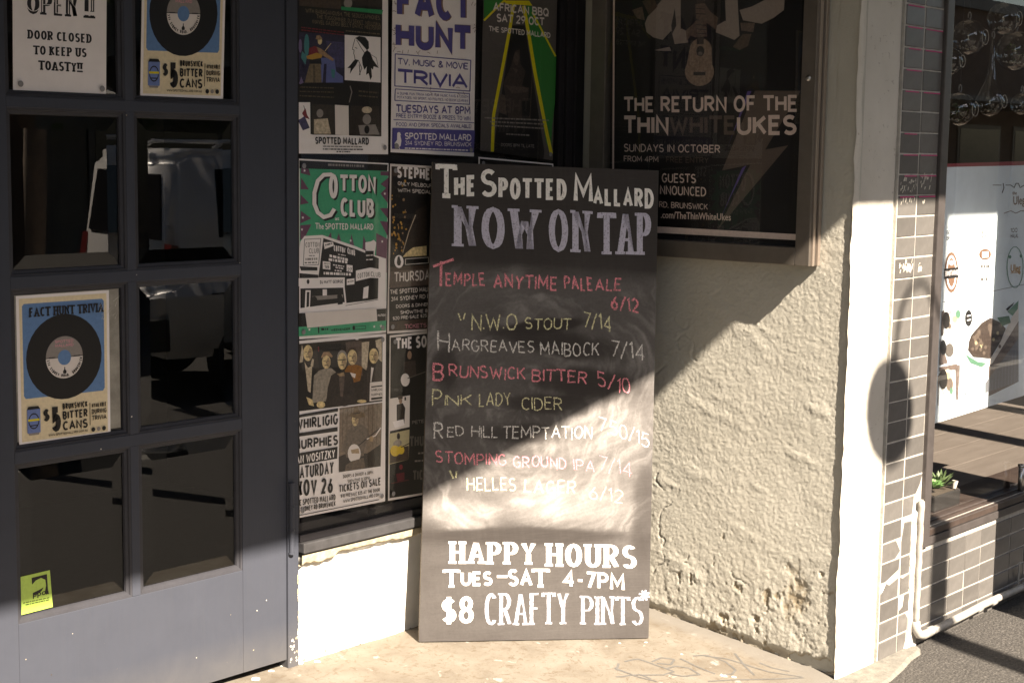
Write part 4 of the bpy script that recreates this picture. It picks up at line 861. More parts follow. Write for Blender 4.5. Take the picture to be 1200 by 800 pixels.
POSTERS.append(('concert_poster', 'dark concert poster with yellow stripes and green wedge, at the right of pub window', 'posters taped inside the pub window', [-5587, 16517, -1618, 16197, -1489, 23852, -5493, 23435], 'ink_sheetgrey', r"""@picture
p|ink_green2|-5504 22857 -4056 22996 -4393 21789 -5483 21003
p|ink_black|-4011 20929 -3319 20977 -2114 16505 -2155 16225 -4917 16464 -4918 16509
p|ink_green2|-3248 21881 -2913 21607 -1527 19992 -1554 18319 -1699 17382 -1747 16446 -2027 16879 -2609 18896 -3187 21286
p|ink_dim|-3808 20047 -3578 20120 -3520 19613 -3234 19355 -3410 18864 -3031 18727 -3069 18330 -3397 18319 -3381 17652 -4123 17633 -4325 18527 -4423 18882 -4070 19435
p|ink_dim2|-3566 19791 -3581 19882 -3619 19958 -3674 20007 -3738 20021 -3801 20000 -3854 19945 -3888 19865 -3898 19773 -3884 19682 -3846 19606 -3791 19557 -3727 19542 -3664 19564 -3611 19618 -3577 19698
p|ink_dim2|-3932 19442 -3654 19395 -3743 19241
p|ink_dim2|-4331 18826 -3033 18788 -3123 18632 -3959 18541
p|ink_dim2|-4597 18517 -4323 18468 -4217 17781 -4629 17860
p|ink_dim2|-2876 19347 -2977 17657 -2939 17657 -2838 19348
@stripe
p|ink_yellow|-4013 21700 -4186 20845 -4024 20840 -3850 21697
p|ink_yellow|-4176 20890 -4607 19250 -4447 19237 -4014 20881
p|ink_yellow|-4596 19292 -5005 17749 -4846 17733 -4436 19280
p|ink_yellow|-5000 17784 -5044 16488 -4883 16485 -4838 17784
p|ink_yellow|-3475 21636 -3158 20594 -2983 20625 -3301 21670
p|ink_yellow|-3171 20639 -2798 19313 -2620 19340 -2996 20669
p|ink_yellow|-2811 19356 -2226 17584 -2046 17611 -2634 19387
p|ink_yellow|-2241 17629 -1805 16426 -1624 16452 -2062 17658
p|ink_yellow|-2960 21450 -2159 20574 -2075 20608 -2878 21484
p|ink_yellow|-2177 20595 -1609 19962 -1523 19995 -2093 20628
p|ink_yellow|-4414 21819 -5518 21014 -5449 20973 -4344 21778
p|ink_yellow|-4528 21748 -3107 21862 -2915 21697 -4300 21649
@lettering
t|AFRICAN BBQ|-5012 21359 -2002 21372 -2010 21676 -5018 21651|0.19|0.19|paper2|
t|SAT 29 OCT|-4827 20991 -2233 21021 -2241 21325 -4832 21284|0.19|0.19|paper2|
t|THE SPOTTED MALLARD|-5220 20641 -1885 20616 -1890 20815 -5224 20831|0.19|0.19|paper2|
p|ink_grey|-5386 17632 -5332 17631 -5333 17679 -5387 17679
p|ink_grey|-5306 17631 -5118 17631 -5119 17679 -5307 17679
p|ink_grey|-5094 17631 -4995 17631 -4996 17679 -5095 17679
p|ink_grey|-4957 17631 -4767 17631 -4768 17678 -4958 17678
p|ink_grey|-4735 17631 -4658 17630 -4659 17678 -4736 17678
p|ink_grey|-4617 17630 -4444 17630 -4445 17678 -4618 17678
p|ink_grey|-4400 17630 -4349 17630 -4350 17678 -4401 17678
p|ink_grey|-4321 17630 -4167 17630 -4168 17678 -4322 17678
p|ink_grey|-4139 17630 -4065 17630 -4066 17678 -4140 17678
p|ink_grey|-4022 17629 -3856 17629 -3857 17678 -4023 17678
p|ink_grey|-3830 17629 -3769 17629 -3770 17677 -3831 17677
p|ink_grey|-3721 17629 -3519 17629 -3520 17677 -3722 17677
p|ink_grey|-3481 17629 -3348 17628 -3349 17677 -3482 17677
p|ink_grey|-3323 17628 -3190 17628 -3191 17677 -3324 17677
p|ink_grey|-3157 17628 -3082 17628 -3083 17677 -3158 17677
p|ink_grey|-3053 17628 -2891 17628 -2892 17677 -3054 17677
p|ink_grey|-2865 17628 -2807 17628 -2809 17677 -2866 17677
p|ink_grey|-2780 17628 -2571 17627 -2572 17676 -2781 17677
p|ink_grey|-2521 17627 -2311 17627 -2312 17676 -2523 17676
p|ink_grey|-2272 17627 -2137 17627 -2138 17676 -2273 17676
p|ink_grey|-2094 17626 -2023 17626 -2024 17676 -2095 17676
p|ink_grey|-1981 17626 -1901 17626 -1902 17676 -1983 17676
p|ink_grey|-5116 17505 -4977 17503 -4978 17551 -5117 17552
p|ink_grey|-4955 17503 -4903 17503 -4904 17551 -4956 17551
p|ink_grey|-4873 17503 -4727 17502 -4727 17549 -4874 17550
p|ink_grey|-4683 17501 -4544 17500 -4545 17548 -4684 17549
p|ink_grey|-4495 17500 -4425 17499 -4426 17547 -4496 17548
p|ink_grey|-4392 17499 -4273 17498 -4274 17546 -4393 17547
p|ink_grey|-4223 17498 -4105 17497 -4106 17545 -4225 17546
p|ink_grey|-4055 17496 -3848 17495 -3849 17543 -4056 17545
p|ink_grey|-3808 17494 -3758 17494 -3759 17542 -3810 17543
p|ink_grey|-3719 17494 -3515 17492 -3516 17541 -3720 17542
p|ink_grey|-3484 17492 -3342 17491 -3343 17539 -3486 17540
p|ink_grey|-3302 17490 -3156 17489 -3158 17538 -3303 17539
p|ink_grey|-3113 17489 -2910 17487 -2911 17536 -3114 17538
p|ink_grey|-2881 17487 -2807 17487 -2808 17536 -2883 17536
p|ink_grey|-2756 17486 -2566 17485 -2567 17534 -2757 17535
p|ink_grey|-2522 17484 -2384 17483 -2386 17533 -2523 17534
p|ink_grey|-2343 17483 -2249 17482 -2250 17532 -2344 17532
p|ink_grey|-2200 17482 -2140 17481 -2141 17531 -2201 17531
p|ink_grey|-5024 17373 -4943 17371 -4944 17419 -5025 17420
p|ink_grey|-4896 17371 -4751 17368 -4752 17416 -4897 17418
p|ink_grey|-4723 17368 -4608 17366 -4609 17414 -4724 17416
p|ink_grey|-4558 17365 -4464 17364 -4465 17412 -4559 17413
p|ink_grey|-4427 17363 -4374 17362 -4375 17410 -4428 17411
p|ink_grey|-4325 17362 -4139 17359 -4140 17407 -4326 17410
p|ink_grey|-4097 17358 -4022 17357 -4023 17405 -4098 17406
p|ink_grey|-3974 17356 -3867 17354 -3868 17403 -3975 17404
p|ink_grey|-3826 17354 -3717 17352 -3718 17400 -3827 17402
p|ink_grey|-3676 17351 -3475 17348 -3476 17397 -3677 17400
p|ink_grey|-3439 17347 -3309 17345 -3310 17394 -3440 17396
p|ink_grey|-3276 17345 -3222 17344 -3223 17393 -3277 17394
p|ink_grey|-3193 17344 -3079 17342 -3080 17391 -3194 17392
p|ink_grey|-3044 17341 -2970 17340 -2971 17389 -3045 17390
p|ink_grey|-2926 17339 -2872 17338 -2873 17387 -2928 17388
p|ink_grey|-2841 17338 -2732 17336 -2733 17385 -2843 17387
p|ink_grey|-2693 17336 -2498 17332 -2500 17382 -2694 17385
p|ink_grey|-2470 17332 -2364 17330 -2365 17380 -2472 17381
p|ink_grey|-2337 17330 -2225 17328 -2226 17378 -2339 17379
p|ink_grey|-2195 17328 -2136 17327 -2137 17376 -2196 17377
p|ink_grey|-4249 17088 -4114 17086 -4115 17134 -4250 17137
p|ink_grey|-4088 17085 -4017 17084 -4018 17132 -4089 17134
p|ink_grey|-3981 17083 -3850 17081 -3851 17129 -3983 17132
p|ink_grey|-3806 17080 -3745 17079 -3746 17127 -3807 17128
p|ink_grey|-3719 17078 -3652 17077 -3653 17126 -3720 17127
p|ink_grey|-3616 17076 -3512 17074 -3514 17123 -3617 17125
p|ink_grey|-3464 17073 -3350 17071 -3351 17120 -3465 17122
p|ink_grey|-3315 17071 -3218 17069 -3219 17118 -3317 17119
p|ink_grey|-3172 17068 -2991 17064 -2992 17113 -3173 17117
t|DOORS 8PM TIL LATE|-4514 16678 -2695 16638 -2698 16755 -4516 16792|0.16|0.16|ink_grey|"""))
POSTERS.append(('black_poster', 'black poster with white top border, mostly hidden behind top of the chalkboard', 'posters taped inside the pub window', [-5610, 10279, -1642, 9852, -1589, 16072, -5671, 16294], 'paper', r"""@picture
p|ink_black|-5544 10335 -1693 9921 -1637 16024 -5604 16235
t|LIVE|-4790 14613 -2449 14482 -2465 15106 -4802 15217|0.16|0.16|ink_grey|"""))
POSTERS.append(('club_poster', 'green and plum burst poster with drawing of a corner pub, left of pub window', 'posters taped inside the pub window', [-13981, 10542, -10126, 10418, -10046, 16054, -13948, 16183], 'paper', r"""@background
p|ink_black|-13896 16131 -10085 16012 -10103 15788 -13897 15880
p|ink_jade|-13879 15880 -10064 15802 -10123 13007 -10149 10848 -13909 11010
p|ink_plum|-13827 15894 -13512 15868 -13441 15655 -13845 15735
p|ink_plum|-13828 15603 -13513 15230 -13846 15233
p|ink_plum|-13846 15074 -13513 14804 -13865 14756
p|ink_plum|-13848 14570 -13408 14321 -13866 14171
p|ink_plum|-13866 14118 -13408 14133 -13692 13713 -13867 13665
p|ink_plum|-10413 15788 -10025 15789 -10043 15649 -10413 15663
p|ink_plum|-10043 15593 -10411 15371 -10060 15201
p|ink_plum|-10061 15313 -10409 15064 -10076 14752
p|ink_plum|-10056 14584 -10445 14590 -10073 14246
p|ink_plum|-10072 14134 -10443 14171 -10069 13655
p|ink_plum|-12872 13524 -12582 13868 -12509 13376
p|ink_plum|-12435 13373 -12253 13831 -11993 13192
p|ink_plum|-11844 13131 -11697 13787 -11469 13061
p|ink_plum|-11242 12940 -11169 13716 -10745 12920
p|ink_plum|-10590 12857 -10595 13783 -10088 13570 -10120 12440 -10396 12792
p|paper|-13687 15865 -13673 15832 -13634 15830 -13665 15808 -13654 15773 -13687 15793 -13720 15773 -13710 15808 -13741 15830 -13701 15832
p|paper|-13760 14406 -13747 14372 -13707 14370 -13738 14348 -13728 14313 -13761 14334 -13794 14315 -13783 14349 -13814 14372 -13774 14373
p|paper|-11733 13621 -11719 13586 -11676 13583 -11709 13561 -11698 13524 -11733 13546 -11768 13527 -11757 13562 -11790 13586 -11748 13587
p|paper|-10215 15116 -10200 15080 -10156 15078 -10190 15055 -10178 15019 -10215 15040 -10251 15019 -10240 15056 -10274 15080 -10231 15081
p|paper|-13796 14031 -13783 13999 -13746 13997 -13775 13976 -13766 13943 -13796 13963 -13827 13945 -13817 13977 -13846 13999 -13809 14000
p|paper|-10322 13544 -10308 13510 -10266 13507 -10299 13486 -10287 13451 -10322 13472 -10356 13454 -10345 13488 -10378 13511 -10336 13511
@drawing
p|paper|-13939 13080 -13867 13612 -13691 13780 -12944 13784 -11470 13366 -11053 13212 -11054 13434 -10709 13562 -10593 13475 -10668 13057 -10143 12923 -10151 11248 -13943 11336
p|ink_black|-12908 13688 -11508 13284 -10474 12950 -10505 11611 -10930 11581 -11915 11558 -11991 12089 -11991 12393 -13124 12450 -13052 12827
p|ink_black|-13904 12838 -13160 12777 -13160 12669 -13835 12701
p|ink_black|-13905 12624 -13124 12532 -13124 12423 -13905 12463
p|paper|-13727 13701 -12980 13704 -13070 12828 -13782 12833
p|ink_black|-13695 13665 -13011 13670 -13012 13686 -13696 13681
p|ink_black|-13026 13682 -13117 12854 -13096 12852 -13005 13680
p|ink_black|-13102 12864 -13751 12866 -13750 12850 -13101 12848
p|ink_black|-13736 12854 -13681 13675 -13702 13677 -13757 12856
t|COTTON|-13657 13417 -13070 13410 -13070 13572 -13657 13578|0.16|0.16|ink_grey|
t|CLUB|-13516 13224 -13088 13221 -13088 13383 -13516 13385|0.16|0.16|ink_grey|
p|ink_black|-13516 13144 -13381 13138 -13381 13160 -13516 13165
p|ink_black|-13356 13137 -13274 13134 -13274 13155 -13356 13159
p|ink_grey|-13658 13015 -13613 13014 -13613 13082 -13658 13082
p|ink_grey|-13585 13014 -13427 13012 -13427 13079 -13585 13081
p|ink_grey|-13401 13011 -13338 13010 -13337 13078 -13401 13079
p|ink_grey|-13301 13010 -13245 13009 -13245 13076 -13301 13077
p|ink_grey|-13218 13008 -13167 13008 -13167 13075 -13218 13076
p|ink_black|-13693 12923 -13594 12921 -13594 12953 -13693 12955
p|ink_black|-13559 12920 -13423 12918 -13423 12950 -13559 12952
p|ink_black|-13390 12917 -13278 12915 -13278 12947 -13390 12949
p|ink_black|-13244 12914 -13179 12913 -13179 12946 -13244 12947
p|paper|-13940 12465 -11991 12393 -11991 12131 -13941 12210
p|ink_black|-13496 12334 -13500 12363 -13513 12389 -13531 12406 -13553 12413 -13574 12408 -13593 12393 -13605 12369 -13610 12340 -13605 12311 -13593 12286 -13575 12269 -13553 12262 -13531 12266 -13513 12282 -13500 12306
t|DJ MATT GEORGE|-13052 12243 -12065 12217 -12065 12322 -13052 12346|0.2|0.2|ink_black|
p|paper|-11505 12591 -10859 12658 -10316 12563 -10314 12280 -10857 12322 -11504 12243
t|COTTON|-11429 12323 -10896 12366 -10897 12534 -11429 12490|0.16|0.16|ink_grey|
t|CLUB|-10838 12363 -10393 12312 -10394 12482 -10839 12531|0.16|0.16|ink_grey|
p|ink_black|-13871 12139 -12065 12066 -11990 11591 -13873 11520
p|paper|-13660 12073 -13447 12061 -13483 11522 -13696 11509
p|ink_black|-13607 12016 -13500 12010 -13519 11551 -13625 11531
p|paper|-12944 12060 -12763 12050 -12763 11804 -12944 11814
p|ink_grey|-13376 11867 -12065 11844 -12064 11734 -13376 11732
p|paper|-11162 12015 -10933 12059 -10969 11668 -11199 11653
p|ink_black|-13161 11691 -13172 11755 -13203 11809 -13249 11848 -13304 11863 -13359 11854 -13405 11822 -13436 11771 -13447 11709 -13436 11646 -13406 11591 -13359 11553 -13304 11537 -13250 11546 -13203 11579 -13172 11630
p|ink_black|-12324 11832 -12176 11906 -12064 11706 -12101 11404 -12286 11416
p|ink_black|-12157 11919 -12162 11940 -12174 11959 -12192 11972 -12213 11977 -12234 11974 -12252 11963 -12264 11946 -12268 11925 -12264 11904 -12252 11885 -12234 11872 -12213 11867 -12192 11870 -12174 11881 -12162 11898
p|paper|-11915 11544 -10505 11597 -10153 11533 -10151 11248 -13696 11346 -13696 11454
p|ink_black|-11955 11469 -10498 11575 -10503 11592 -11959 11485
p|paper|-11092 13491 -10671 13533 -10708 13226 -11091 13269
p|ink_black|-11091 13213 -10708 13198 -10744 12751 -11127 12796
p|paper|-11052 13044 -10890 13045 -10890 13079 -11052 13078
p|paper|-10861 13045 -10751 13046 -10751 13079 -10861 13079
p|paper|-11051 12905 -10947 12905 -10947 12938 -11051 12938
p|paper|-10906 12905 -10755 12906 -10755 12939 -10906 12939
t|COTTON|-12472 13265 -11956 13163 -11956 13356 -12472 13456|0.22|0.22|paper|
t|CLUB|-11881 13160 -11544 13064 -11545 13258 -11882 13353|0.22|0.22|paper|
p|paper|-12288 13135 -12205 13122 -12206 13149 -12288 13162
p|paper|-12168 13115 -12033 13093 -12034 13121 -12168 13143
p|paper|-12011 13090 -11956 13081 -11956 13108 -12011 13117
p|paper|-12654 13082 -12549 13059 -12549 13141 -12654 13163
p|paper|-12510 13051 -12356 13019 -12356 13101 -12510 13133
p|paper|-12316 13010 -12216 12989 -12217 13071 -12316 13092
p|paper|-12185 12983 -12130 12971 -12130 13053 -12185 13065
p|paper|-12101 12965 -12014 12946 -12014 13029 -12101 13047
p|paper|-11985 12940 -11866 12915 -11867 12998 -11985 13023
p|paper|-12691 12960 -12533 12936 -12533 13018 -12691 13042
p|paper|-12494 12930 -12453 12923 -12453 13005 -12494 13012
p|paper|-12417 12918 -12325 12903 -12325 12985 -12417 13000
p|paper|-12293 12898 -12167 12878 -12167 12961 -12293 12980
p|paper|-12129 12872 -12022 12856 -12022 12938 -12129 12955
p|paper|-11985 12850 -11888 12835 -11888 12917 -11985 12932
p|paper|-12944 12958 -12618 12916 -12618 12671 -12944 12713
p|paper|-11918 12803 -11656 12764 -11656 12542 -11917 12583
p|ink_black|-12890 12874 -12781 12863 -12781 12890 -12890 12901
p|ink_black|-12760 12861 -12724 12857 -12724 12884 -12760 12888
p|ink_black|-12700 12855 -12654 12850 -12654 12877 -12700 12882
t|18|-12872 12723 -12672 12709 -12672 12818 -12872 12832|0.16|0.16|ink_black|
t|27|-11880 12581 -11693 12572 -11693 12683 -11880 12691|0.16|0.16|ink_black|
p|paper|-12508 12802 -12429 12790 -12429 12831 -12508 12843
p|paper|-12401 12785 -12335 12775 -12335 12816 -12401 12826
p|paper|-12299 12769 -12176 12749 -12176 12790 -12299 12810
p|paper|-12157 12746 -12105 12738 -12105 12779 -12157 12787
p|paper|-12070 12732 -12029 12726 -12029 12767 -12070 12774
p|paper|-12398 12715 -12292 12697 -12293 12738 -12398 12756
p|paper|-12262 12692 -12204 12682 -12204 12723 -12262 12733
p|paper|-12181 12678 -12066 12659 -12066 12700 -12181 12719
p|paper|-12435 12621 -12374 12613 -12374 12654 -12435 12662
p|paper|-12334 12608 -12233 12595 -12233 12636 -12334 12649
p|paper|-12207 12591 -12136 12582 -12136 12623 -12207 12633
p|paper|-12908 12535 -12855 12530 -12855 12612 -12908 12616
p|paper|-12821 12527 -12668 12514 -12668 12596 -12821 12609
p|paper|-12635 12512 -12509 12501 -12509 12583 -12635 12594
p|paper|-12477 12498 -12407 12492 -12407 12575 -12477 12580
p|paper|-12387 12491 -12224 12477 -12224 12559 -12387 12573
p|paper|-12186 12474 -12141 12470 -12142 12553 -12186 12556
p|paper|-12106 12467 -12060 12463 -12060 12546 -12106 12550
p|paper|-12025 12460 -11981 12456 -11982 12539 -12025 12543
p|paper|-11946 12453 -11861 12446 -11862 12529 -11947 12536
p|paper|-11822 12443 -11730 12435 -11730 12518 -11822 12526
p|paper|-12908 13553 -12509 13553 -12472 13429 -12872 13335
p|ink_black|-12836 13442 -12789 13449 -12789 13492 -12836 13485
p|ink_black|-12767 13452 -12616 13475 -12616 13519 -12767 13496
p|ink_black|-12588 13480 -12545 13486 -12545 13530 -12588 13523
p|paper|-11917 12334 -11580 12344 -11579 12150 -11916 12140
p|ink_grey|-11879 12221 -11793 12226 -11793 12270 -11879 12266
p|ink_grey|-11758 12228 -11699 12231 -11699 12275 -11759 12272
p|ink_grey|-11679 12232 -11617 12235 -11617 12280 -11679 12276
@headline
p|ink_black|-12322 15615 -12530 15711 -12626 15597 -12419 15501
p|ink_black|-12516 15709 -12877 15693 -12866 15559 -12505 15574
p|ink_black|-12874 15694 -13175 15469 -13049 15374 -12747 15599
p|ink_black|-13163 15485 -13325 15061 -13154 15022 -12991 15447
p|ink_black|-13318 15095 -13319 14694 -13141 14691 -13140 15093
p|ink_black|-13326 14721 -13157 14400 -12991 14446 -13160 14768
p|ink_black|-13171 14414 -12863 14225 -12751 14329 -13060 14517
p|ink_black|-12843 14222 -12484 14298 -12538 14428 -12897 14352
p|ink_black|-12487 14296 -12303 14515 -12459 14589 -12642 14370
t|O|-12619 14885 -12254 14866 -12255 15653 -12619 15667|0.19|0.19|ink_black|
t|TTON|-12163 15069 -10563 15024 -10567 15608 -12164 15639|0.2|0.2|ink_black|
t|CLUB|-12143 14306 -10636 14231 -10639 14844 -12144 14906|0.21|0.21|ink_black|
p|paper|-12401 15666 -12603 15760 -12692 15655 -12490 15561
p|paper|-12591 15757 -12946 15741 -12935 15618 -12581 15634
p|paper|-12943 15742 -13239 15521 -13123 15433 -12826 15655
p|paper|-13228 15535 -13388 15116 -13231 15080 -13070 15501
p|paper|-13382 15147 -13383 14750 -13219 14748 -13219 15145
p|paper|-13389 14775 -13223 14459 -13070 14502 -13237 14819
p|paper|-13235 14471 -12933 14287 -12830 14382 -13134 14567
p|paper|-12915 14284 -12562 14358 -12612 14478 -12964 14403
p|paper|-12565 14356 -12384 14572 -12527 14640 -12707 14425
t|O|-12691 14940 -12309 14922 -12310 15707 -12692 15721|0.19|0.19|paper|
t|TTON|-12218 15124 -10641 15081 -10644 15664 -12219 15694|0.2|0.2|paper|
t|CLUB|-12198 14362 -10713 14289 -10716 14901 -12199 14961|0.21|0.21|paper|
@lettering
p|ink_grey|-12728 15963 -12575 15959 -12575 16029 -12728 16032
p|ink_grey|-12546 15958 -12454 15956 -12454 16026 -12546 16028
p|ink_grey|-12415 15955 -12323 15953 -12323 16023 -12415 16025
p|ink_grey|-12286 15952 -12218 15951 -12218 16021 -12286 16022
p|ink_grey|-12187 15950 -12116 15948 -12116 16019 -12187 16020
p|ink_grey|-12082 15947 -12003 15945 -12003 16016 -12083 16018
p|ink_grey|-11969 15945 -11830 15941 -11830 16012 -11969 16015
p|ink_grey|-11796 15941 -11743 15939 -11744 16010 -11796 16011
p|ink_grey|-11713 15939 -11652 15937 -11652 16008 -11714 16009
p|ink_grey|-11612 15936 -11554 15935 -11554 16006 -11613 16007
p|ink_grey|-11518 15934 -11394 15931 -11394 16002 -11518 16005
p|ink_grey|-11372 15930 -11310 15929 -11310 16000 -11372 16002
p|ink_grey|-11273 15928 -11178 15926 -11178 15997 -11273 15999
t|at|-12436 14245 -12253 14241 -12253 14350 -12436 14353|0.16|0.16|paper|b
t|The|-13266 13995 -12908 13972 -12908 14161 -13266 14183|0.16|0.16|paper|b
t|SPOTTED MALLARD|-12854 13957 -10750 13885 -10751 14094 -12854 14160|0.17|0.17|paper|
@footer
p|ink_black|-13961 11364 -10151 11262 -10168 10850 -13962 10906
p|ink_jade|-13962 10933 -10149 10862 -10166 10535 -13963 10636
t|MATION|-10541 11018 -10189 11008 -10189 11094 -10541 11103|0.16|0.16|paper|
p|paper|-13520 10870 -13506 10835 -13465 10830 -13497 10810 -13486 10773 -13520 10796 -13553 10779 -13543 10813 -13574 10838 -13534 10837
p|paper|-10695 10758 -10679 10720 -10636 10716 -10670 10694 -10658 10656 -10694 10680 -10731 10662 -10719 10698 -10754 10724 -10710 10723
p|paper|-10383 10759 -10365 10715 -10312 10709 -10353 10683 -10339 10638 -10383 10667 -10426 10645 -10413 10688 -10454 10719 -10401 10718
t|WEEKENDER|-12616 10695 -11763 10671 -11763 10749 -12616 10772|0.24|0.24|ink_black|
p|ink_black|-13169 10880 -13150 10672 -13100 10671 -13119 10879
p|ink_black|-13017 10753 -12886 10749 -12886 10815 -13017 10818
p|ink_black|-12851 10748 -12810 10747 -12810 10813 -12851 10814
p|ink_black|-12781 10746 -12726 10744 -12726 10810 -12781 10812
p|ink_black|-11654 10766 -11075 10751 -11076 10768 -11656 10783
p|ink_black|-11092 10764 -11091 10659 -11068 10657 -11069 10762
p|ink_black|-11076 10670 -11655 10685 -11654 10668 -11074 10653
p|ink_black|-11639 10672 -11639 10777 -11662 10778 -11661 10674
p|ink_black|-11552 10725 -11557 10755 -11570 10782 -11590 10800 -11613 10808 -11636 10804 -11655 10788 -11668 10764 -11673 10734 -11668 10704 -11655 10677 -11635 10659 -11612 10651 -11589 10655 -11570 10671 -11557 10695
@taped_slip
p|paper2|-13696 11360 -10601 11306 -10560 10878 -13609 10879"""))
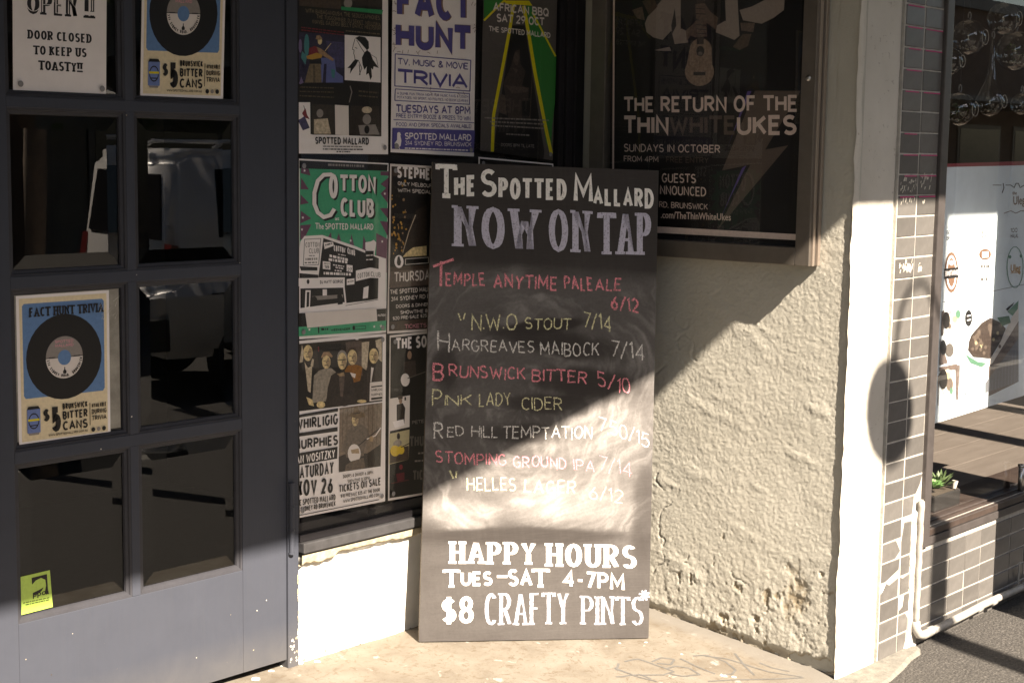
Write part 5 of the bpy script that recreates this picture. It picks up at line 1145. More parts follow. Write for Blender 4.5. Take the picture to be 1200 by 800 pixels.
POSTERS.append(('gig_poster', 'gig poster with golden foliage photo, half hidden behind the left edge of chalkboard', 'posters taped inside the pub window', [-10067, 10413, -6494, 10300, -6408, 15907, -9968, 16040], 'paper2', r"""@picture
p|ink_brown|-9909 15956 -6493 15848 -6495 10375 -9988 10493
p|ink_black|-9867 15648 -6531 15524 -6487 12622 -9964 12660
p|ink_ochre2|-9849 14882 -9853 14893 -9863 14902 -9878 14909 -9896 14911 -9914 14909 -9929 14903 -9940 14894 -9943 14883 -9939 14872 -9929 14862 -9914 14856 -9896 14853 -9878 14855 -9863 14861 -9853 14871
p|ink_brown2|-9309 14081 -9312 14093 -9320 14104 -9333 14111 -9348 14114 -9363 14112 -9376 14105 -9384 14095 -9387 14083 -9384 14070 -9375 14060 -9362 14052 -9348 14050 -9333 14052 -9320 14058 -9312 14069
p|ink_ochre2|-9785 14638 -9789 14655 -9799 14669 -9814 14678 -9831 14682 -9849 14679 -9864 14670 -9873 14656 -9877 14640 -9873 14623 -9863 14609 -9848 14599 -9831 14596 -9813 14599 -9798 14608 -9789 14622
p|ink_ochre2|-9349 13155 -9353 13171 -9364 13184 -9381 13193 -9400 13197 -9420 13195 -9436 13187 -9447 13174 -9451 13159 -9447 13144 -9436 13131 -9419 13121 -9400 13118 -9380 13120 -9364 13128 -9353 13140
p|ink_ochre2|-9692 13178 -9695 13187 -9702 13195 -9712 13201 -9724 13203 -9736 13202 -9747 13197 -9753 13190 -9756 13181 -9753 13171 -9746 13163 -9736 13158 -9724 13156 -9712 13157 -9701 13162 -9695 13169
p|ink_tan|-9698 13724 -9702 13737 -9713 13749 -9731 13756 -9751 13760 -9772 13758 -9789 13751 -9800 13740 -9804 13727 -9800 13714 -9789 13703 -9771 13695 -9751 13692 -9730 13694 -9713 13701 -9702 13712
p|ink_tan|-9431 13502 -9434 13516 -9445 13529 -9461 13538 -9480 13541 -9499 13539 -9515 13531 -9526 13519 -9529 13505 -9526 13490 -9515 13478 -9499 13469 -9480 13465 -9461 13467 -9445 13475 -9434 13487
p|ink_ochre|-9620 13260 -9624 13275 -9634 13288 -9650 13297 -9669 13301 -9688 13298 -9703 13291 -9714 13278 -9717 13263 -9713 13248 -9703 13235 -9687 13226 -9668 13222 -9650 13225 -9634 13232 -9624 13245
p|ink_brown2|-9683 15258 -9687 15278 -9697 15296 -9712 15307 -9730 15311 -9748 15308 -9763 15296 -9773 15279 -9776 15259 -9772 15239 -9762 15221 -9747 15210 -9729 15205 -9712 15209 -9697 15221 -9687 15238
p|ink_tan|-9231 14276 -9234 14290 -9244 14303 -9259 14312 -9276 14315 -9294 14312 -9308 14304 -9318 14292 -9321 14277 -9318 14263 -9308 14250 -9293 14241 -9276 14238 -9259 14241 -9244 14249 -9234 14261
p|ink_ochre|-9670 13678 -9674 13695 -9683 13710 -9696 13719 -9712 13723 -9728 13720 -9741 13711 -9750 13697 -9753 13681 -9750 13664 -9741 13650 -9727 13640 -9711 13636 -9696 13639 -9682 13648 -9674 13662
p|ink_ochre2|-9747 14275 -9750 14290 -9760 14303 -9774 14312 -9791 14315 -9808 14313 -9822 14304 -9831 14292 -9834 14277 -9831 14262 -9821 14249 -9807 14241 -9790 14237 -9773 14240 -9759 14248 -9750 14260
p|ink_ochre2|-9846 14992 -9849 15003 -9856 15013 -9867 15019 -9880 15021 -9893 15019 -9904 15013 -9911 15004 -9913 14993 -9911 14982 -9903 14973 -9892 14967 -9880 14965 -9867 14967 -9856 14973 -9848 14982
p|ink_brown2|-9545 13867 -9547 13880 -9555 13891 -9566 13899 -9579 13902 -9591 13900 -9602 13893 -9610 13882 -9612 13869 -9609 13856 -9602 13844 -9591 13837 -9578 13834 -9565 13836 -9554 13843 -9547 13854
p|ink_ochre|-9708 13929 -9711 13945 -9722 13959 -9737 13969 -9756 13972 -9774 13969 -9789 13961 -9799 13948 -9803 13932 -9799 13916 -9789 13902 -9773 13893 -9755 13889 -9737 13892 -9721 13901 -9711 13914
p|ink_tan|-9355 13442 -9357 13461 -9364 13477 -9375 13488 -9387 13492 -9399 13489 -9410 13478 -9417 13463 -9419 13444 -9416 13426 -9409 13409 -9399 13398 -9386 13394 -9374 13398 -9364 13408 -9357 13424
p|ink_brown2|-9218 15391 -9220 15410 -9225 15425 -9232 15435 -9240 15439 -9249 15436 -9256 15425 -9260 15410 -9262 15392 -9260 15374 -9255 15358 -9248 15348 -9239 15344 -9231 15348 -9224 15358 -9219 15373
p|ink_brown2|-9582 14609 -9585 14623 -9593 14635 -9604 14643 -9618 14646 -9632 14643 -9643 14636 -9651 14624 -9653 14610 -9650 14596 -9643 14585 -9631 14577 -9618 14574 -9604 14576 -9593 14584 -9585 14595
p|ink_ochre2|-9838 13705 -9841 13727 -9849 13746 -9861 13758 -9875 13763 -9889 13759 -9900 13747 -9908 13729 -9911 13708 -9908 13686 -9900 13668 -9888 13655 -9874 13650 -9860 13654 -9848 13666 -9841 13684
p|ink_tan|-9336 13740 -9339 13753 -9348 13765 -9361 13773 -9376 13776 -9391 13774 -9403 13767 -9412 13756 -9414 13742 -9411 13729 -9403 13717 -9390 13709 -9375 13706 -9360 13708 -9348 13715 -9339 13726
p|ink_ochre2|-9486 13552 -9488 13569 -9494 13583 -9502 13593 -9512 13597 -9522 13594 -9530 13585 -9535 13570 -9537 13554 -9535 13537 -9529 13522 -9521 13512 -9511 13509 -9502 13512 -9493 13521 -9488 13535
p|ink_ochre|-9508 13611 -9511 13629 -9519 13644 -9532 13655 -9546 13659 -9561 13656 -9573 13646 -9581 13631 -9583 13613 -9580 13595 -9572 13580 -9560 13569 -9545 13565 -9531 13568 -9519 13578 -9511 13593
p|ink_brown2|-9469 13277 -9473 13289 -9482 13299 -9496 13305 -9512 13308 -9528 13307 -9542 13301 -9551 13291 -9554 13280 -9551 13269 -9542 13259 -9528 13252 -9512 13249 -9495 13251 -9482 13257 -9473 13266
p|ink_brown2|-9344 14459 -9347 14481 -9355 14499 -9368 14511 -9382 14516 -9397 14512 -9409 14500 -9417 14482 -9419 14461 -9416 14439 -9408 14421 -9396 14408 -9381 14404 -9367 14408 -9354 14420 -9346 14438
p|ink_ochre2|-9230 15462 -9234 15484 -9246 15502 -9263 15514 -9284 15518 -9304 15514 -9321 15502 -9332 15484 -9336 15463 -9332 15441 -9320 15423 -9303 15411 -9283 15407 -9262 15411 -9245 15423 -9234 15441
p|ink_tan|-9290 14852 -9294 14871 -9305 14888 -9323 14899 -9343 14903 -9363 14900 -9380 14889 -9392 14873 -9396 14853 -9391 14834 -9380 14817 -9363 14806 -9342 14802 -9322 14806 -9305 14816 -9293 14833
p|ink_brown2|-9262 13949 -9265 13969 -9274 13987 -9287 13998 -9302 14003 -9317 13999 -9330 13988 -9338 13971 -9341 13951 -9338 13930 -9329 13913 -9316 13901 -9301 13896 -9286 13900 -9273 13911 -9265 13928
p|ink_ochre|-9236 14438 -9240 14450 -9251 14460 -9268 14467 -9288 14470 -9308 14468 -9324 14462 -9335 14452 -9339 14440 -9335 14428 -9324 14417 -9307 14410 -9287 14407 -9268 14409 -9251 14416 -9240 14426
p|ink_ochre2|-9690 14687 -9693 14699 -9700 14710 -9712 14717 -9725 14719 -9738 14717 -9750 14710 -9757 14700 -9760 14688 -9757 14676 -9749 14666 -9738 14659 -9725 14656 -9711 14658 -9700 14665 -9692 14675
p|ink_ochre|-9790 14112 -9793 14129 -9801 14143 -9813 14153 -9828 14156 -9842 14153 -9854 14144 -9862 14130 -9865 14114 -9862 14098 -9854 14083 -9841 14074 -9827 14070 -9813 14073 -9801 14082 -9793 14096
p|ink_tan|-9582 13721 -9585 13736 -9592 13749 -9604 13757 -9618 13761 -9631 13758 -9643 13750 -9650 13738 -9653 13723 -9650 13708 -9642 13695 -9631 13687 -9617 13683 -9604 13686 -9592 13694 -9584 13706
p|ink_ochre2|-9427 14097 -9430 14112 -9440 14125 -9454 14134 -9471 14137 -9488 14135 -9502 14127 -9512 14114 -9515 14099 -9511 14084 -9502 14072 -9487 14063 -9471 14059 -9454 14062 -9439 14070 -9430 14082
p|ink_brown2|-9730 13436 -9733 13445 -9743 13454 -9757 13460 -9774 13462 -9791 13461 -9805 13456 -9814 13448 -9818 13439 -9814 13429 -9805 13420 -9790 13414 -9774 13412 -9757 13413 -9742 13418 -9733 13426
p|ink_ochre2|-9402 14041 -9404 14058 -9411 14073 -9421 14083 -9433 14087 -9444 14084 -9454 14074 -9461 14060 -9463 14042 -9460 14025 -9454 14010 -9444 14000 -9432 13996 -9420 13999 -9410 14009 -9404 14024
p|ink_tan|-9393 13265 -9395 13280 -9401 13293 -9411 13302 -9422 13305 -9433 13303 -9443 13295 -9449 13282 -9451 13267 -9449 13252 -9443 13240 -9433 13231 -9422 13227 -9410 13230 -9401 13238 -9395 13250
p|ink_tan|-9520 15382 -9523 15402 -9530 15419 -9541 15430 -9554 15434 -9566 15430 -9577 15419 -9584 15402 -9586 15383 -9584 15363 -9576 15346 -9566 15335 -9553 15331 -9540 15335 -9530 15346 -9522 15363
p|ink_brown2|-9628 14989 -9631 15011 -9640 15029 -9654 15041 -9670 15046 -9685 15042 -9698 15030 -9707 15011 -9710 14990 -9707 14969 -9698 14950 -9684 14938 -9669 14933 -9653 14938 -9640 14950 -9631 14968
p|ink_tan|-9232 14481 -9234 14495 -9241 14508 -9251 14516 -9263 14519 -9274 14516 -9284 14508 -9290 14497 -9293 14482 -9290 14468 -9283 14456 -9274 14448 -9262 14445 -9250 14447 -9240 14455 -9234 14467
p|ink_ochre2|-9728 13766 -9732 13786 -9744 13804 -9760 13816 -9779 13820 -9799 13817 -9815 13806 -9826 13789 -9829 13769 -9825 13749 -9814 13731 -9798 13719 -9778 13714 -9759 13718 -9743 13729 -9732 13746
p|ink_brown2|-9323 13662 -9325 13674 -9333 13684 -9345 13691 -9359 13693 -9372 13691 -9384 13685 -9392 13676 -9394 13664 -9392 13653 -9384 13643 -9372 13636 -9358 13633 -9345 13635 -9333 13641 -9325 13651
p|ink_ochre2|-9550 13928 -9552 13949 -9557 13967 -9564 13979 -9572 13984 -9581 13980 -9588 13968 -9593 13950 -9594 13929 -9592 13908 -9587 13889 -9580 13877 -9571 13873 -9563 13877 -9556 13889 -9551 13906
p|ink_brown2|-9856 14749 -9859 14770 -9866 14788 -9876 14800 -9889 14804 -9901 14800 -9912 14788 -9919 14771 -9921 14750 -9919 14729 -9911 14711 -9901 14700 -9888 14695 -9876 14699 -9865 14711 -9858 14728
p|ink_tan|-9811 14273 -9814 14291 -9821 14306 -9832 14316 -9844 14320 -9857 14317 -9867 14307 -9874 14292 -9877 14274 -9874 14256 -9867 14241 -9856 14230 -9844 14226 -9831 14230 -9821 14240 -9814 14255
p|ink_ochre|-9362 15320 -9365 15335 -9374 15347 -9387 15356 -9402 15359 -9417 15356 -9430 15348 -9439 15335 -9442 15321 -9438 15306 -9430 15293 -9417 15285 -9401 15282 -9386 15285 -9373 15293 -9365 15305
p|ink_tan|-9572 14019 -9574 14038 -9580 14053 -9589 14064 -9599 14068 -9609 14065 -9618 14054 -9623 14039 -9625 14021 -9623 14002 -9617 13986 -9608 13976 -9598 13972 -9588 13975 -9580 13985 -9574 14001
p|ink_ochre2|-9626 13376 -9630 13398 -9641 13416 -9657 13429 -9676 13434 -9695 13430 -9711 13419 -9722 13401 -9725 13380 -9721 13358 -9710 13340 -9694 13328 -9675 13323 -9656 13326 -9640 13338 -9629 13355
p|ink_ochre2|-9526 13549 -9530 13561 -9541 13571 -9559 13578 -9579 13581 -9599 13579 -9617 13573 -9628 13564 -9632 13552 -9628 13540 -9616 13530 -9599 13523 -9579 13520 -9558 13522 -9541 13528 -9530 13537
p|ink_tan|-9201 14437 -9203 14446 -9208 14454 -9216 14459 -9226 14461 -9235 14460 -9243 14455 -9248 14447 -9250 14438 -9248 14429 -9243 14421 -9235 14416 -9225 14414 -9216 14415 -9208 14420 -9203 14428
p|ink_ochre2|-9748 14188 -9751 14201 -9760 14213 -9774 14220 -9790 14223 -9805 14221 -9819 14214 -9827 14203 -9830 14190 -9827 14177 -9818 14166 -9805 14158 -9789 14155 -9773 14157 -9760 14164 -9751 14175
p|ink_brown2|-9519 14970 -9522 14991 -9532 15008 -9547 15020 -9564 15024 -9581 15020 -9595 15009 -9605 14992 -9608 14971 -9604 14950 -9594 14933 -9580 14921 -9563 14917 -9546 14920 -9531 14932 -9522 14949
p|ink_ochre|-9301 13389 -9304 13411 -9311 13429 -9322 13442 -9334 13447 -9346 13443 -9357 13431 -9364 13413 -9366 13391 -9363 13369 -9356 13350 -9345 13338 -9333 13333 -9321 13337 -9310 13349 -9303 13367
p|ink_brown2|-9745 15294 -9748 15305 -9758 15315 -9773 15322 -9791 15324 -9808 15322 -9823 15315 -9833 15306 -9836 15295 -9832 15284 -9822 15274 -9808 15267 -9790 15265 -9773 15267 -9758 15273 -9748 15283
p|ink_brown2|-9767 15363 -9769 15373 -9774 15382 -9782 15388 -9790 15390 -9799 15388 -9807 15382 -9811 15373 -9813 15363 -9811 15353 -9806 15344 -9799 15338 -9790 15336 -9781 15338 -9774 15344 -9769 15352
p|ink_ochre|-9769 13074 -9771 13086 -9777 13096 -9786 13104 -9796 13106 -9806 13104 -9814 13098 -9820 13088 -9821 13076 -9819 13064 -9814 13053 -9805 13046 -9795 13043 -9785 13045 -9777 13052 -9771 13062
p|ink_brown2|-9278 15415 -9281 15427 -9287 15437 -9298 15444 -9310 15447 -9322 15445 -9332 15438 -9338 15427 -9341 15415 -9338 15403 -9331 15393 -9321 15386 -9309 15383 -9297 15385 -9287 15392 -9280 15403
p|ink_ochre|-9536 13688 -9539 13710 -9548 13728 -9560 13741 -9574 13745 -9589 13742 -9601 13730 -9609 13712 -9612 13690 -9609 13669 -9600 13650 -9588 13638 -9573 13633 -9559 13637 -9547 13649 -9539 13667
p|ink_brown2|-9465 13139 -9466 13148 -9471 13155 -9479 13161 -9487 13163 -9495 13161 -9502 13157 -9507 13149 -9509 13141 -9507 13132 -9502 13124 -9495 13119 -9487 13117 -9478 13118 -9471 13123 -9466 13130
p|ink_ochre|-9172 13866 -9176 13880 -9187 13892 -9204 13900 -9223 13903 -9242 13901 -9259 13894 -9270 13883 -9273 13869 -9269 13856 -9258 13844 -9242 13836 -9223 13833 -9203 13835 -9187 13842 -9176 13853
p|ink_ochre|-9372 13919 -9376 13938 -9386 13954 -9401 13965 -9419 13969 -9437 13966 -9452 13956 -9462 13940 -9465 13921 -9461 13902 -9451 13886 -9436 13875 -9418 13871 -9400 13874 -9386 13884 -9376 13900
p|ink_ochre|-9316 14432 -9319 14447 -9327 14460 -9340 14468 -9354 14471 -9368 14469 -9380 14461 -9388 14448 -9391 14433 -9388 14419 -9380 14406 -9368 14397 -9353 14394 -9339 14397 -9327 14405 -9319 14417
p|ink_brown2|-9058 14052 -8739 14503 -8249 14667 -8230 12988 -9451 13037 -9214 13485
p|ink_skin|-9211 13084 -8889 13245 -8234 13279 -8230 12930 -9370 12948
p|ink_tan2|-9356 13082 -9076 13768 -9111 13776 -9390 13090
p|ink_tan2|-9082 13758 -8758 14332 -8792 14342 -9115 13768
p|ink_black|-9966 12944 -6535 12951 -6530 12624 -9964 12631
p|paper|-9333 12789 -9350 12873 -9397 12945 -9468 12995 -9550 13015 -9633 13002 -9702 12958 -9748 12889 -9763 12807 -9746 12724 -9699 12651 -9629 12601 -9547 12581 -9464 12594 -9395 12638 -9348 12706
p|ink_black|-9610 12957 -9530 12983 -9449 12779 -9488 12667 -9607 12672 -9648 12760
p|paper2|-9253 12862 -8140 12875 -8142 12892 -9255 12880
p|paper2|-8159 12887 -8156 12691 -8132 12690 -8134 12886
p|paper2|-8140 12703 -9253 12693 -9251 12676 -8138 12685
p|paper2|-9235 12681 -9237 12874 -9261 12875 -9259 12682
p|ink_brown3|-9963 12489 -6529 12534 -6520 11967 -9998 11951
p|ink_black|-9998 11922 -6519 11937 -6501 10767 -9990 10808
@lettering
t|STEPHEN|-9670 15578 -7803 15471 -7808 15875 -9673 15971|0.22|0.22|paper|
t|ONLY MELBOURNE SHOW|-9628 15338 -6998 15175 -7000 15307 -9629 15465|0.17|0.17|paper2|
t|WITH SPECIAL GUESTS|-9627 15113 -6995 14970 -6997 15102 -9628 15240|0.17|0.17|paper2|
t|THURSDAY NOV|-9762 12109 -6954 12108 -6959 12464 -9765 12451|0.15|0.15|paper2|
t|THE SPOTTED MALLARD|-9957 11720 -7672 11718 -7674 11880 -9958 11877|0.17|0.17|paper2|
t|314 SYDNEY RD BRUNSWICK|-9916 11490 -6945 11483 -6947 11632 -9917 11632|0.17|0.17|paper2|
t|DOORS & DINNER 6.30PM|-9676 11245 -7369 11213 -7371 11331 -9677 11360|0.17|0.17|paper2|
t|SHOWTIME 8.30PM|-9474 11030 -7579 10989 -7580 11108 -9475 11146|0.17|0.17|paper2|
t|$20 PRE-SALE $25 AT THE DOOR|-9832 10854 -6936 10827 -6938 10946 -9833 10969|0.17|0.17|paper2|
t|TICKETS WWW|-9269 10525 -7359 10470 -7361 10618 -9270 10669|0.16|0.16|ink_pink|"""))
